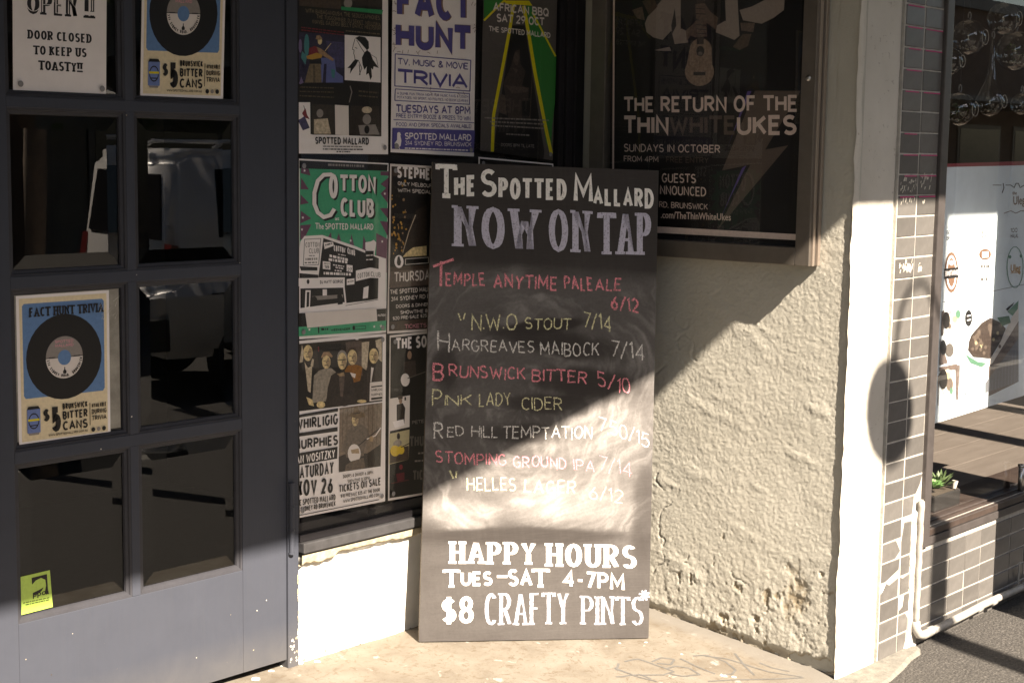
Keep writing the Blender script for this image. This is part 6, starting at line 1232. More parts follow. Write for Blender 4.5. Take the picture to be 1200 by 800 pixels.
POSTERS.append(('band_poster', 'white poster with five smiling men above a banjo player, lower left of pub window', 'posters taped inside the pub window', [-14032, 4805, -10128, 4733, -10126, 10461, -14016, 10491], 'paper', r"""@band_picture
p|ink_brown2|-13999 10395 -10283 10330 -10289 8162 -14005 8247
p|ink_brown3|-11950 10281 -11231 10278 -11188 9115 -11759 9030
p|ink_tan2|-11231 10222 -10886 10222 -10997 9267 -11228 9402
p|ink_tan2|-10614 10228 -10322 10290 -10317 9488 -10494 9619
p|ink_black|-13198 10329 -12136 10268 -12134 9208 -13090 9523
p|ink_red|-13144 10242 -13090 10237 -13090 10073 -13126 10076
p|paper|-11365 10331 -11371 10339 -11387 10347 -11412 10353 -11441 10357 -11470 10358 -11495 10356 -11511 10351 -11517 10344 -11511 10336 -11495 10328 -11470 10322 -11441 10318 -11412 10317 -11387 10319 -11371 10324
p|ink_black|-14000 9935 -13735 9802 -13307 9598 -13090 9302 -13163 8260 -14005 8247
p|ink_tan2|-13700 9799 -13557 9594 -13378 9660 -13451 8789 -13559 8855 -13629 9355
p|ink_skin|-13360 10055 -13375 10156 -13417 10244 -13481 10305 -13556 10331 -13631 10318 -13695 10267 -13737 10187 -13752 10089 -13738 9989 -13695 9901 -13632 9840 -13557 9813 -13482 9826 -13418 9876 -13375 9957
p|ink_skin2|-13380 10031 -13386 10101 -13406 10162 -13434 10203 -13468 10220 -13502 10209 -13531 10172 -13550 10115 -13557 10046 -13550 9976 -13531 9916 -13502 9874 -13469 9857 -13435 9868 -13406 9904 -13387 9962
p|ink_brown2|-13689 10115 -13583 10097 -13581 10113 -13687 10131
p|ink_brown2|-13530 10092 -13433 10093 -13436 10109 -13533 10109
p|ink_brown2|-13569 10102 -13577 10020 -13559 10017 -13551 10100
p|ink_brown2|-13630 9943 -13481 9938 -13483 9960 -13632 9965
p|ink_tan2|-13805 10352 -13734 10129 -13771 9805 -13912 9791 -13841 10138
p|ink_tan2|-13378 9879 -13306 9845 -13343 9601 -13450 9666
p|ink_shirt|-13307 9323 -13090 9467 -12872 9502 -12579 9502 -12357 9341 -12579 9252 -12799 8441 -13380 8450
p|ink_skin|-12597 9698 -12612 9784 -12651 9859 -12711 9912 -12781 9935 -12851 9925 -12910 9882 -12949 9814 -12963 9731 -12949 9645 -12910 9570 -12851 9517 -12781 9493 -12711 9503 -12651 9546 -12611 9614
p|ink_skin2|-12616 9677 -12622 9737 -12640 9789 -12667 9825 -12698 9840 -12730 9831 -12757 9800 -12774 9751 -12781 9692 -12774 9632 -12757 9581 -12730 9544 -12698 9530 -12667 9538 -12640 9570 -12622 9618
p|ink_brown2|-12905 9751 -12805 9735 -12803 9751 -12903 9767
p|ink_brown2|-12756 9730 -12665 9729 -12668 9746 -12759 9747
p|ink_brown2|-12793 9741 -12801 9670 -12783 9667 -12775 9738
p|ink_brown2|-12849 9603 -12710 9597 -12712 9620 -12851 9626
p|ink_tan|-12999 9900 -12908 10043 -12653 10035 -12506 9883 -12542 9831 -12762 9934 -12981 9857
p|ink_jumper|-11985 9361 -11835 9515 -11457 9508 -11190 9399 -11303 8956 -11834 8897
p|paper2|-11797 9287 -11494 9201 -11532 9064 -11721 9167
p|ink_brown|-11408 9832 -11427 9926 -11479 10009 -11557 10068 -11648 10094 -11740 10083 -11817 10038 -11868 9964 -11886 9874 -11868 9781 -11816 9699 -11738 9640 -11647 9613 -11555 9623 -11478 9668 -11426 9742
p|ink_skin|-11439 9746 -11455 9845 -11501 9931 -11569 9992 -11648 10018 -11728 10005 -11795 9956 -11839 9879 -11855 9784 -11839 9686 -11794 9600 -11726 9539 -11647 9512 -11567 9524 -11500 9573 -11455 9651
p|ink_skin2|-11460 9723 -11467 9791 -11488 9851 -11518 9892 -11554 9909 -11590 9898 -11620 9862 -11640 9807 -11647 9740 -11640 9671 -11620 9612 -11589 9571 -11553 9554 -11517 9564 -11487 9600 -11467 9656
p|ink_brown2|-11788 9807 -11675 9789 -11673 9806 -11786 9824
p|ink_brown2|-11620 9784 -11517 9783 -11519 9800 -11622 9801
p|ink_brown2|-11660 9795 -11668 9714 -11650 9711 -11642 9792
p|ink_brown2|-11725 9639 -11567 9633 -11569 9656 -11727 9662
p|ink_jacket|-12799 8330 -12726 8850 -12579 9252 -12283 9334 -11759 9284 -11607 9043 -11453 8235 -11983 8181
p|ink_skin2|-12320 9282 -12171 9156 -11985 9193 -12022 9309
p|ink_brown3|-12246 9191 -11985 9193 -12058 8499 -12170 8540
p|ink_grey|-11874 9757 -11891 9861 -11940 9951 -12013 10015 -12098 10042 -12184 10030 -12255 9979 -12303 9897 -12320 9797 -12303 9695 -12255 9604 -12183 9540 -12097 9512 -12012 9524 -11939 9575 -11891 9657
p|ink_skin|-11903 9662 -11918 9770 -11961 9865 -12024 9931 -12098 9959 -12172 9944 -12235 9889 -12277 9803 -12291 9697 -12276 9589 -12234 9495 -12171 9429 -12097 9400 -12023 9414 -11960 9469 -11918 9556
p|ink_skin2|-11923 9636 -11929 9711 -11949 9777 -11977 9822 -12011 9839 -12044 9827 -12072 9788 -12091 9726 -12098 9652 -12091 9576 -12072 9511 -12043 9466 -12010 9448 -11976 9460 -11948 9499 -11929 9561
p|ink_brown2|-12229 9726 -12124 9707 -12121 9723 -12227 9742
p|ink_brown2|-12072 9702 -11975 9703 -11978 9719 -12075 9719
p|ink_brown2|-12111 9712 -12118 9623 -12100 9621 -12092 9709
p|ink_brown2|-12170 9541 -12022 9536 -12025 9559 -12172 9563
p|ink_black|-12307 9729 -11904 9707 -11906 9730 -12309 9752
p|ink_jacket|-11223 8209 -11112 9107 -10959 9434 -10610 9487 -10297 9429 -10289 8162
p|paper2|-10804 9362 -10687 9323 -10801 8848 -10840 8881
p|ink_brown2|-10448 9791 -10467 9886 -10520 9969 -10599 10029 -10691 10055 -10783 10044 -10861 9998 -10913 9924 -10930 9833 -10912 9738 -10859 9655 -10781 9595 -10689 9568 -10596 9578 -10518 9624 -10466 9699
p|ink_skin|-10479 9703 -10495 9803 -10542 9891 -10610 9952 -10691 9978 -10771 9966 -10838 9916 -10883 9837 -10899 9741 -10882 9641 -10837 9554 -10768 9492 -10688 9465 -10608 9477 -10540 9527 -10494 9606
p|ink_skin2|-10500 9679 -10507 9749 -10528 9809 -10559 9851 -10596 9868 -10632 9857 -10662 9821 -10682 9764 -10689 9696 -10682 9627 -10661 9567 -10630 9525 -10594 9508 -10557 9518 -10527 9555 -10507 9611
p|ink_brown2|-10832 9765 -10718 9746 -10715 9763 -10829 9782
p|ink_brown2|-10661 9741 -10557 9741 -10560 9758 -10664 9759
p|ink_brown2|-10703 9752 -10711 9670 -10691 9668 -10683 9749
p|ink_brown2|-10767 9594 -10608 9588 -10610 9611 -10770 9617
p|ink_skin|-12835 8334 -12849 8378 -12889 8418 -12948 8449 -13018 8465 -13087 8465 -13146 8447 -13186 8416 -13199 8375 -13186 8331 -13146 8291 -13088 8260 -13018 8243 -12948 8244 -12889 8261 -12849 8293
p|ink_skin|-13631 8671 -13380 8561 -13308 8332 -13524 8411
p|ink_skin|-11012 8243 -11028 8266 -11074 8290 -11143 8310 -11224 8323 -11304 8328 -11373 8323 -11418 8309 -11434 8289 -11418 8266 -11372 8242 -11304 8222 -11223 8209 -11142 8204 -11074 8209 -11028 8222
p|paper2|-10860 8854 -10254 8836 -10250 8216 -10876 8227
p|ink_black|-10801 8720 -10292 8710 -10292 8667 -10801 8677
p|ink_black|-10799 8333 -10290 8321 -10290 8249 -10799 8262
t|WHIRLIGIG|-10800 8548 -10291 8523 -10292 8609 -10800 8634|0.16|0.16|ink_black|
t|MURPHIES|-10799 8391 -10290 8364 -10291 8451 -10800 8477|0.16|0.16|ink_black|
@banjo_picture
p|ink_photo|-12207 8151 -10289 8119 -10355 5967 -12241 6039
p|ink_photo2|-12072 8140 -12108 6951 -12078 6946 -12042 8136
p|ink_photo2|-11884 8138 -11920 6926 -11889 6921 -11854 8134
p|ink_photo2|-11696 8137 -11730 6901 -11700 6896 -11665 8133
p|ink_photo2|-11506 8135 -11540 6875 -11510 6871 -11475 8131
p|ink_photo2|-11315 8133 -11349 6850 -11318 6846 -11284 8129
p|ink_photo2|-11123 8131 -11156 6825 -11125 6820 -11092 8127
p|ink_photo2|-10930 8130 -10963 6799 -10932 6795 -10899 8126
p|ink_photo2|-10736 8128 -10768 6773 -10737 6769 -10704 8124
p|ink_photo2|-10540 8126 -10572 6747 -10541 6743 -10509 8122
p|ink_brown2|-12242 6549 -11828 6634 -10984 6490 -10359 6724 -10355 5967 -12241 6039
p|ink_shirt2|-12055 6891 -11905 7353 -11679 7467 -11220 7496 -10988 7324 -10831 7017 -11063 6817 -11139 6425 -11903 6473
p|ink_shirt2|-12055 6948 -11867 7150 -11638 6665 -11752 6566 -12092 6726
p|ink_skin|-11382 7672 -11394 7755 -11425 7828 -11473 7880 -11528 7903 -11583 7893 -11630 7852 -11661 7787 -11672 7707 -11661 7624 -11629 7551 -11582 7499 -11527 7476 -11471 7486 -11424 7526 -11393 7592
p|ink_skin2|-11397 7653 -11402 7710 -11416 7761 -11437 7795 -11463 7810 -11487 7801 -11508 7772 -11522 7725 -11527 7668 -11522 7611 -11508 7560 -11487 7525 -11462 7511 -11437 7519 -11415 7549 -11401 7596
p|ink_brown2|-11627 7725 -11546 7709 -11543 7725 -11625 7742
p|ink_brown2|-11509 7704 -11434 7702 -11437 7720 -11512 7721
p|ink_brown2|-11540 7716 -11548 7647 -11529 7644 -11521 7712
p|ink_brown2|-11582 7582 -11469 7576 -11472 7599 -11585 7605
p|ink_hat|-11812 7851 -11718 7911 -11604 7940 -11567 8134 -11414 8145 -11337 7937 -11106 7853 -11067 7735 -11451 7709
p|ink_brown2|-11628 7886 -11308 7878 -11313 7907 -11633 7914
p|paper2|-11271 6529 -11293 6653 -11357 6763 -11452 6844 -11563 6883 -11674 6874 -11767 6818 -11829 6725 -11851 6608 -11829 6485 -11766 6375 -11672 6294 -11561 6254 -11450 6263 -11355 6318 -11292 6411
p|ink_brown2|-11364 6782 -10848 7039 -10878 7069 -11393 6812
p|ink_brown2|-10864 7032 -10341 7263 -10370 7294 -10892 7063
p|paper2|-10986 6957 -10577 7026 -10597 7066 -11007 6997
p|paper2|-10580 7024 -10333 7267 -10379 7295 -10626 7052
p|ink_skin2|-11715 6704 -11371 6714 -11332 6537 -11676 6584
p|ink_skin2|-10691 6941 -10698 6979 -10721 7014 -10754 7039 -10793 7052 -10831 7049 -10864 7032 -10886 7003 -10893 6967 -10885 6929 -10863 6894 -10830 6868 -10792 6856 -10753 6858 -10720 6875 -10698 6904
p|ink_photo2|-11941 6223 -11676 6328 -11139 6367 -11060 6010 -11978 6029
@lettering
p|ink_black|-14005 8138 -12282 8159 -12281 8047 -14005 8042
t|WHIRLIGIG|-14077 7654 -12281 7625 -12281 7991 -14076 8009|0.19|0.19|ink_black|
p|ink_black|-14007 7549 -12299 7543 -12299 7403 -14007 7439
t|MURPHIES|-14167 7021 -12280 6949 -12280 7288 -14166 7350|0.2|0.2|ink_black|
p|ink_black|-14008 6903 -12299 6895 -12317 6502 -14009 6518
t|IAN WOSITZKY|-14133 6563 -12410 6544 -12410 6826 -14132 6838|0.15|0.15|paper|
t|SATURDAY|-14117 6065 -12465 6015 -12466 6439 -14116 6478|0.15|0.15|ink_black|
t|NOV 26|-14066 5504 -12502 5398 -12502 5907 -14064 6057|0.17|0.17|ink_black|
t|THE SPOTTED MALLARD|-14120 5208 -12390 5139 -12390 5338 -14119 5402|0.15|0.15|ink_black|
t|314 SYDNEY RD BRUNSWICK|-14120 5000 -12390 4940 -12390 5111 -14120 5167|0.15|0.15|ink_black|
p|ink_black|-14017 4874 -10418 4828 -10424 4852 -14022 4897
t|DOORS & DINNER 6.30PM|-12053 5812 -10708 5757 -10708 5873 -12053 5926|0.15|0.15|ink_grey2|
t|SHOWTIME 8.30PM|-11864 5627 -10863 5591 -10864 5702 -11864 5735|0.15|0.15|ink_grey2|
t|TICKETS ON SALE|-12240 5357 -10351 5325 -10352 5588 -12241 5613|0.16|0.16|ink_black|
t|$18 PRESALE $25 AT THE DOOR|-12165 5174 -10389 5112 -10390 5234 -12165 5294|0.15|0.15|ink_black|
t|WWW.SPOTTEDMALLARD.COM|-12051 4985 -10428 4957 -10429 5074 -12052 5099|0.15|0.15|ink_black|"""))
POSTERS.append(('gig_poster', 'black gig poster with small musician photos down its left side, beside chalkboard', 'posters taped inside the pub window', [-9988, 4725, -6627, 4603, -6539, 10349, -9948, 10346], 'paper2', r"""@picture
p|ink_black|-9907 10271 -6625 10265 -6716 4678 -9929 4804
p|ink_skin3|-8911 9593 -8919 9650 -8943 9699 -8978 9734 -9018 9749 -9059 9741 -9093 9712 -9115 9667 -9123 9612 -9114 9556 -9091 9506 -9056 9471 -9016 9457 -8975 9464 -8941 9493 -8918 9538
p|ink_dim|-9299 9395 -8728 9401 -8682 8868 -9253 8749
p|paper2|-9001 8753 -9018 8840 -9065 8917 -9134 8972 -9215 8997 -9296 8988 -9363 8946 -9408 8879 -9424 8796 -9407 8709 -9361 8633 -9292 8577 -9211 8552 -9130 8561 -9062 8602 -9016 8669
p|ink_grey2|-9092 8802 -8167 8951 -8184 8986 -9109 8837
p|paper2|-9933 8210 -8984 8223 -8994 7135 -9925 7104
p|ink_jacket|-9611 7970 -9328 7997 -9204 7807 -9241 7283 -9605 7269
p|ink_skin3|-9349 8073 -9355 8111 -9373 8146 -9400 8170 -9431 8181 -9462 8177 -9488 8158 -9505 8128 -9511 8090 -9504 8052 -9487 8018 -9460 7993 -9429 7982 -9398 7986 -9372 8005 -9355 8035
p|ink_brown|-9573 8258 -9330 8261 -9329 8144 -9531 8137
p|paper|-9807 7410 -9283 7435 -9240 7224 -9685 7191
p|ink_black|-9249 8193 -9167 8184 -9166 8067 -9247 8076
p|ink_straw|-9944 7019 -8993 7046 -9025 6014 -9957 5969
p|ink_brown|-9920 6461 -9029 6489 -9025 6014 -9917 5992
p|ink_jacket|-9440 6867 -9447 6913 -9465 6953 -9491 6982 -9522 6995 -9553 6990 -9579 6968 -9596 6932 -9602 6888 -9596 6842 -9578 6802 -9551 6773 -9520 6760 -9489 6765 -9463 6787 -9446 6823
p|ink_shirt|-9762 6703 -9521 6789 -9357 6680 -9394 6243 -9758 6263
p|ink_yellow2|-9456 6369 -9474 6445 -9523 6513 -9595 6564 -9680 6590 -9765 6587 -9836 6555 -9884 6500 -9900 6429 -9883 6354 -9834 6286 -9762 6234 -9677 6208 -9593 6211 -9521 6243 -9473 6298
p|ink_yellow2|-9233 6368 -9246 6427 -9281 6479 -9335 6518 -9397 6538 -9459 6535 -9511 6510 -9546 6467 -9558 6412 -9545 6354 -9510 6302 -9457 6263 -9394 6243 -9332 6245 -9280 6270 -9245 6313
p|ink_brown2|-9394 6463 -8972 6559 -8991 6588 -9413 6491
p|ink_red|-9309 5788 -9316 5823 -9334 5854 -9360 5877 -9392 5888 -9423 5886 -9449 5871 -9466 5844 -9472 5811 -9466 5776 -9448 5745 -9421 5722 -9390 5711 -9359 5713 -9333 5729 -9315 5755
p|ink_red2|-9632 5599 -9226 5598 -9224 5331 -9549 5321
p|ink_red2|-9836 5289 -9006 5285 -9014 5315 -9844 5320
@lettering
t|THE SONGS|-9665 9833 -7350 9784 -7356 10202 -9668 10238|0.21|0.21|paper|
t|PETE|-8872 7208 -8291 7197 -8292 7316 -8873 7327|0.16|0.16|ink_grey|
t|THURS|-8988 6424 -7818 6358 -7822 6749 -8991 6809|0.2|0.2|ink_grey2|
t|TICKETS|-8811 5239 -7547 5140 -7551 5505 -8815 5598|0.2|0.2|ink_grey2|
p|ink_grey|-8571 6130 -8460 6123 -8461 6182 -8572 6190
p|ink_grey|-8418 6120 -8266 6110 -8267 6170 -8419 6180
p|ink_grey|-8237 6108 -8189 6105 -8189 6165 -8238 6168
p|ink_grey|-8735 5884 -8597 5872 -8598 5932 -8735 5944
p|ink_grey|-8572 5870 -8446 5858 -8447 5918 -8573 5930
p|ink_grey|-8400 5854 -8270 5843 -8270 5903 -8401 5914
p|ink_grey|-8236 5840 -8189 5835 -8190 5895 -8237 5900"""))
POSTERS.append(('trivia_poster', 'blue vinyl record poster in scuffed plastic sleeve, third pane down at left of door', 'record posters on the door', [-23740, 8431, -20850, 8391, -20827, 12474, -23735, 12479], 'paper', r"""@record_picture
p|ink_cream|-23649 12397 -20915 12392 -20937 8474 -23654 8511
p|ink_sky|-23505 12254 -21063 12248 -21004 12187 -21018 9735 -21076 9654 -23509 9679 -23566 9760 -23563 12194
p|ink_vinyl|-21100 10714 -21119 10932 -21179 11142 -21276 11339 -21408 11514 -21571 11662 -21758 11778 -21963 11858 -22179 11899 -22399 11900 -22615 11860 -22820 11782 -23006 11668 -23168 11522 -23300 11349 -23398 11155 -23458 10947 -23478 10731 -23459 10514 -23399 10306 -23303 10111 -23172 9937 -23011 9789 -22825 9673 -22622 9593 -22407 9551 -22188 9548 -21972 9586 -21767 9663 -21579 9775 -21416 9920 -21282 10093 -21183 10287 -21121 10497
p|paper2|-22873 10706 -22870 10653 -22863 10600 -22851 10548 -22834 10498 -22813 10449 -22787 10402 -22757 10358 -22723 10317 -22685 10279 -22644 10244 -22600 10214 -22553 10187 -22505 10166 -22454 10148 -22402 10136 -22349 10128 -22295 10125 -22242 10127 -22189 10134 -22137 10145 -22086 10162 -22037 10183 -21990 10209 -21945 10238 -21904 10272 -21866 10310 -21831 10350 -21801 10394 -21774 10441 -21753 10489 -21735 10540 -21723 10592 -21715 10645 -21712 10698
p|ink_grey|-21712 10718 -21714 10771 -21722 10823 -21734 10875 -21751 10925 -21772 10973 -21798 11019 -21828 11063 -21863 11104 -21900 11141 -21942 11175 -21986 11205 -22033 11231 -22082 11253 -22133 11270 -22185 11282 -22238 11290 -22291 11292 -22345 11290 -22398 11283 -22450 11271 -22501 11255 -22550 11234 -22597 11209 -22641 11179 -22683 11146 -22720 11109 -22755 11068 -22785 11025 -22811 10980 -22833 10932 -22850 10882 -22862 10831 -22870 10779 -22873 10726
p|ink_sky|-22084 10701 -22100 10782 -22145 10851 -22213 10897 -22293 10914 -22373 10898 -22441 10853 -22486 10784 -22502 10703 -22487 10622 -22442 10554 -22374 10507 -22294 10491 -22214 10506 -22146 10551 -22101 10620
t|SPOTTED|-22582 11111 -22002 11107 -22001 11189 -22582 11192|0.2|0.2|ink_pink|
t|MALLARD|-22582 11001 -22002 10997 -22002 11079 -22582 11082|0.2|0.2|ink_pink|
p|ink_black|-22309 10438 -22280 10438 -22280 10377 -22237 10315 -22251 10254 -22338 10255 -22353 10316 -22309 10377
p|ink_black|-22786 10705 -22583 10704 -22583 10737 -22786 10738
p|ink_black|-22003 10700 -21800 10698 -21799 10731 -22003 10733
t|3|-22851 10673 -22846 10628 -22759 10638 -22765 10683|0.22|0.2|ink_black|
t|1|-22842 10610 -22831 10565 -22747 10585 -22758 10629|0.22|0.2|ink_black|
t|4|-22826 10547 -22810 10504 -22729 10533 -22745 10577|0.22|0.2|ink_black|
t|S|-22773 10430 -22747 10392 -22675 10439 -22700 10477|0.22|0.2|ink_black|
t|Y|-22736 10377 -22707 10342 -22640 10397 -22670 10432|0.22|0.2|ink_black|
t|D|-22694 10328 -22660 10297 -22601 10359 -22634 10391|0.22|0.2|ink_black|
t|N|-22646 10285 -22609 10257 -22557 10326 -22594 10354|0.22|0.2|ink_black|
t|E|-22594 10247 -22553 10224 -22510 10298 -22550 10321|0.22|0.2|ink_black|
t|Y|-22537 10216 -22494 10197 -22460 10276 -22502 10294|0.22|0.2|ink_black|
t|R|-22415 10173 -22369 10165 -22354 10249 -22399 10258|0.22|0.2|ink_black|
t|O|-22351 10162 -22305 10159 -22299 10245 -22345 10248|0.22|0.2|ink_black|
t|A|-22286 10159 -22240 10161 -22244 10247 -22291 10245|0.22|0.2|ink_black|
t|D|-22221 10163 -22176 10171 -22190 10256 -22236 10248|0.22|0.2|ink_black|
t|,|-22158 10175 -22113 10188 -22138 10270 -22182 10258|0.22|0.2|ink_black|
t|B|-22036 10220 -21996 10242 -22039 10317 -22079 10295|0.22|0.2|ink_black|
t|R|-21980 10252 -21943 10279 -21995 10349 -22032 10322|0.22|0.2|ink_black|
t|U|-21929 10291 -21895 10322 -21954 10385 -21988 10354|0.22|0.2|ink_black|
t|N|-21882 10335 -21852 10370 -21918 10426 -21948 10391|0.22|0.2|ink_black|
t|S|-21840 10385 -21815 10423 -21887 10471 -21913 10433|0.22|0.2|ink_black|
t|W|-21805 10439 -21784 10480 -21862 10519 -21883 10478|0.22|0.2|ink_black|
t|I|-21776 10496 -21760 10539 -21842 10570 -21858 10527|0.22|0.2|ink_black|
t|C|-21755 10557 -21743 10602 -21828 10623 -21839 10578|0.22|0.2|ink_black|
t|K|-21740 10620 -21734 10665 -21821 10677 -21827 10631|0.22|0.2|ink_black|
@can_picture
p|ink_black|-23452 9456 -23150 9452 -23092 9371 -23495 9375
p|ink_canblue|-23495 9375 -23092 9371 -23094 8725 -23496 8730
p|ink_grey|-23467 8730 -23122 8725 -23151 8665 -23439 8669
p|ink_black|-23127 9048 -23140 9133 -23176 9206 -23230 9255 -23294 9272 -23358 9256 -23412 9209 -23448 9137 -23461 9052 -23449 8967 -23413 8895 -23359 8846 -23295 8828 -23231 8844 -23177 8892 -23140 8963
p|ink_canblue|-23156 9049 -23167 9120 -23196 9180 -23241 9221 -23294 9236 -23347 9222 -23392 9183 -23422 9123 -23432 9052 -23422 8981 -23392 8920 -23347 8879 -23295 8865 -23242 8878 -23197 8918 -23167 8978
p|ink_yellow|-23467 9113 -23122 9109 -23122 9048 -23467 9052
p|ink_black|-23400 8914 -23189 8912 -23189 8944 -23400 8947
@lettering
t|FACT HUNT TRIVIA|-23361 11888 -21035 11879 -21034 12133 -23361 12140|0.2|0.16|ink_black|s
t|$|-23007 8986 -22805 8984 -22804 9348 -23006 9350|0.2|0.2|ink_black|
t|5|-22748 8680 -22459 8676 -22457 9364 -22746 9367|0.24|0.24|ink_black|
t|BRUNSWICK|-22400 9262 -21602 9253 -21602 9424 -22399 9432|0.2|0.2|ink_black|
t|BITTER|-22401 8979 -21604 8969 -21603 9204 -22400 9214|0.2|0.2|ink_black|
t|CANS|-22402 8676 -21605 8665 -21604 8925 -22401 8934|0.2|0.2|ink_black|
p|ink_black|-21538 9354 -21518 9354 -21520 8725 -21541 8725
t|AVAILABLE|-21472 9211 -20991 9206 -20991 9328 -21471 9333|0.18|0.18|ink_black|
t|DURING|-21473 9028 -20992 9023 -20991 9161 -21472 9166|0.18|0.18|ink_black|
t|TRIVIA|-21473 8846 -20993 8840 -20992 8978 -21473 8984|0.18|0.18|ink_black|
t|WWW.SPOTTEDMALLARD.COM.AU|-22849 8572 -21620 8556 -21620 8621 -22849 8637|0.18|0.18|ink_black|
p|ink_black|-21367 8589 -21372 8614 -21386 8635 -21406 8650 -21431 8655 -21455 8650 -21476 8636 -21490 8616 -21495 8591 -21490 8566 -21476 8545 -21456 8530 -21431 8525 -21407 8530 -21386 8543 -21372 8564
p|ink_grey|-21198 8587 -21203 8609 -21215 8627 -21234 8640 -21256 8644 -21279 8640 -21298 8628 -21310 8610 -21315 8588 -21310 8567 -21298 8548 -21279 8535 -21257 8531 -21235 8535 -21216 8547 -21203 8565
p|ink_black|-21018 8584 -21023 8609 -21036 8631 -21057 8645 -21082 8650 -21106 8646 -21127 8632 -21141 8611 -21146 8586 -21141 8561 -21127 8540 -21107 8526 -21082 8520 -21058 8525 -21037 8539 -21023 8560"""))
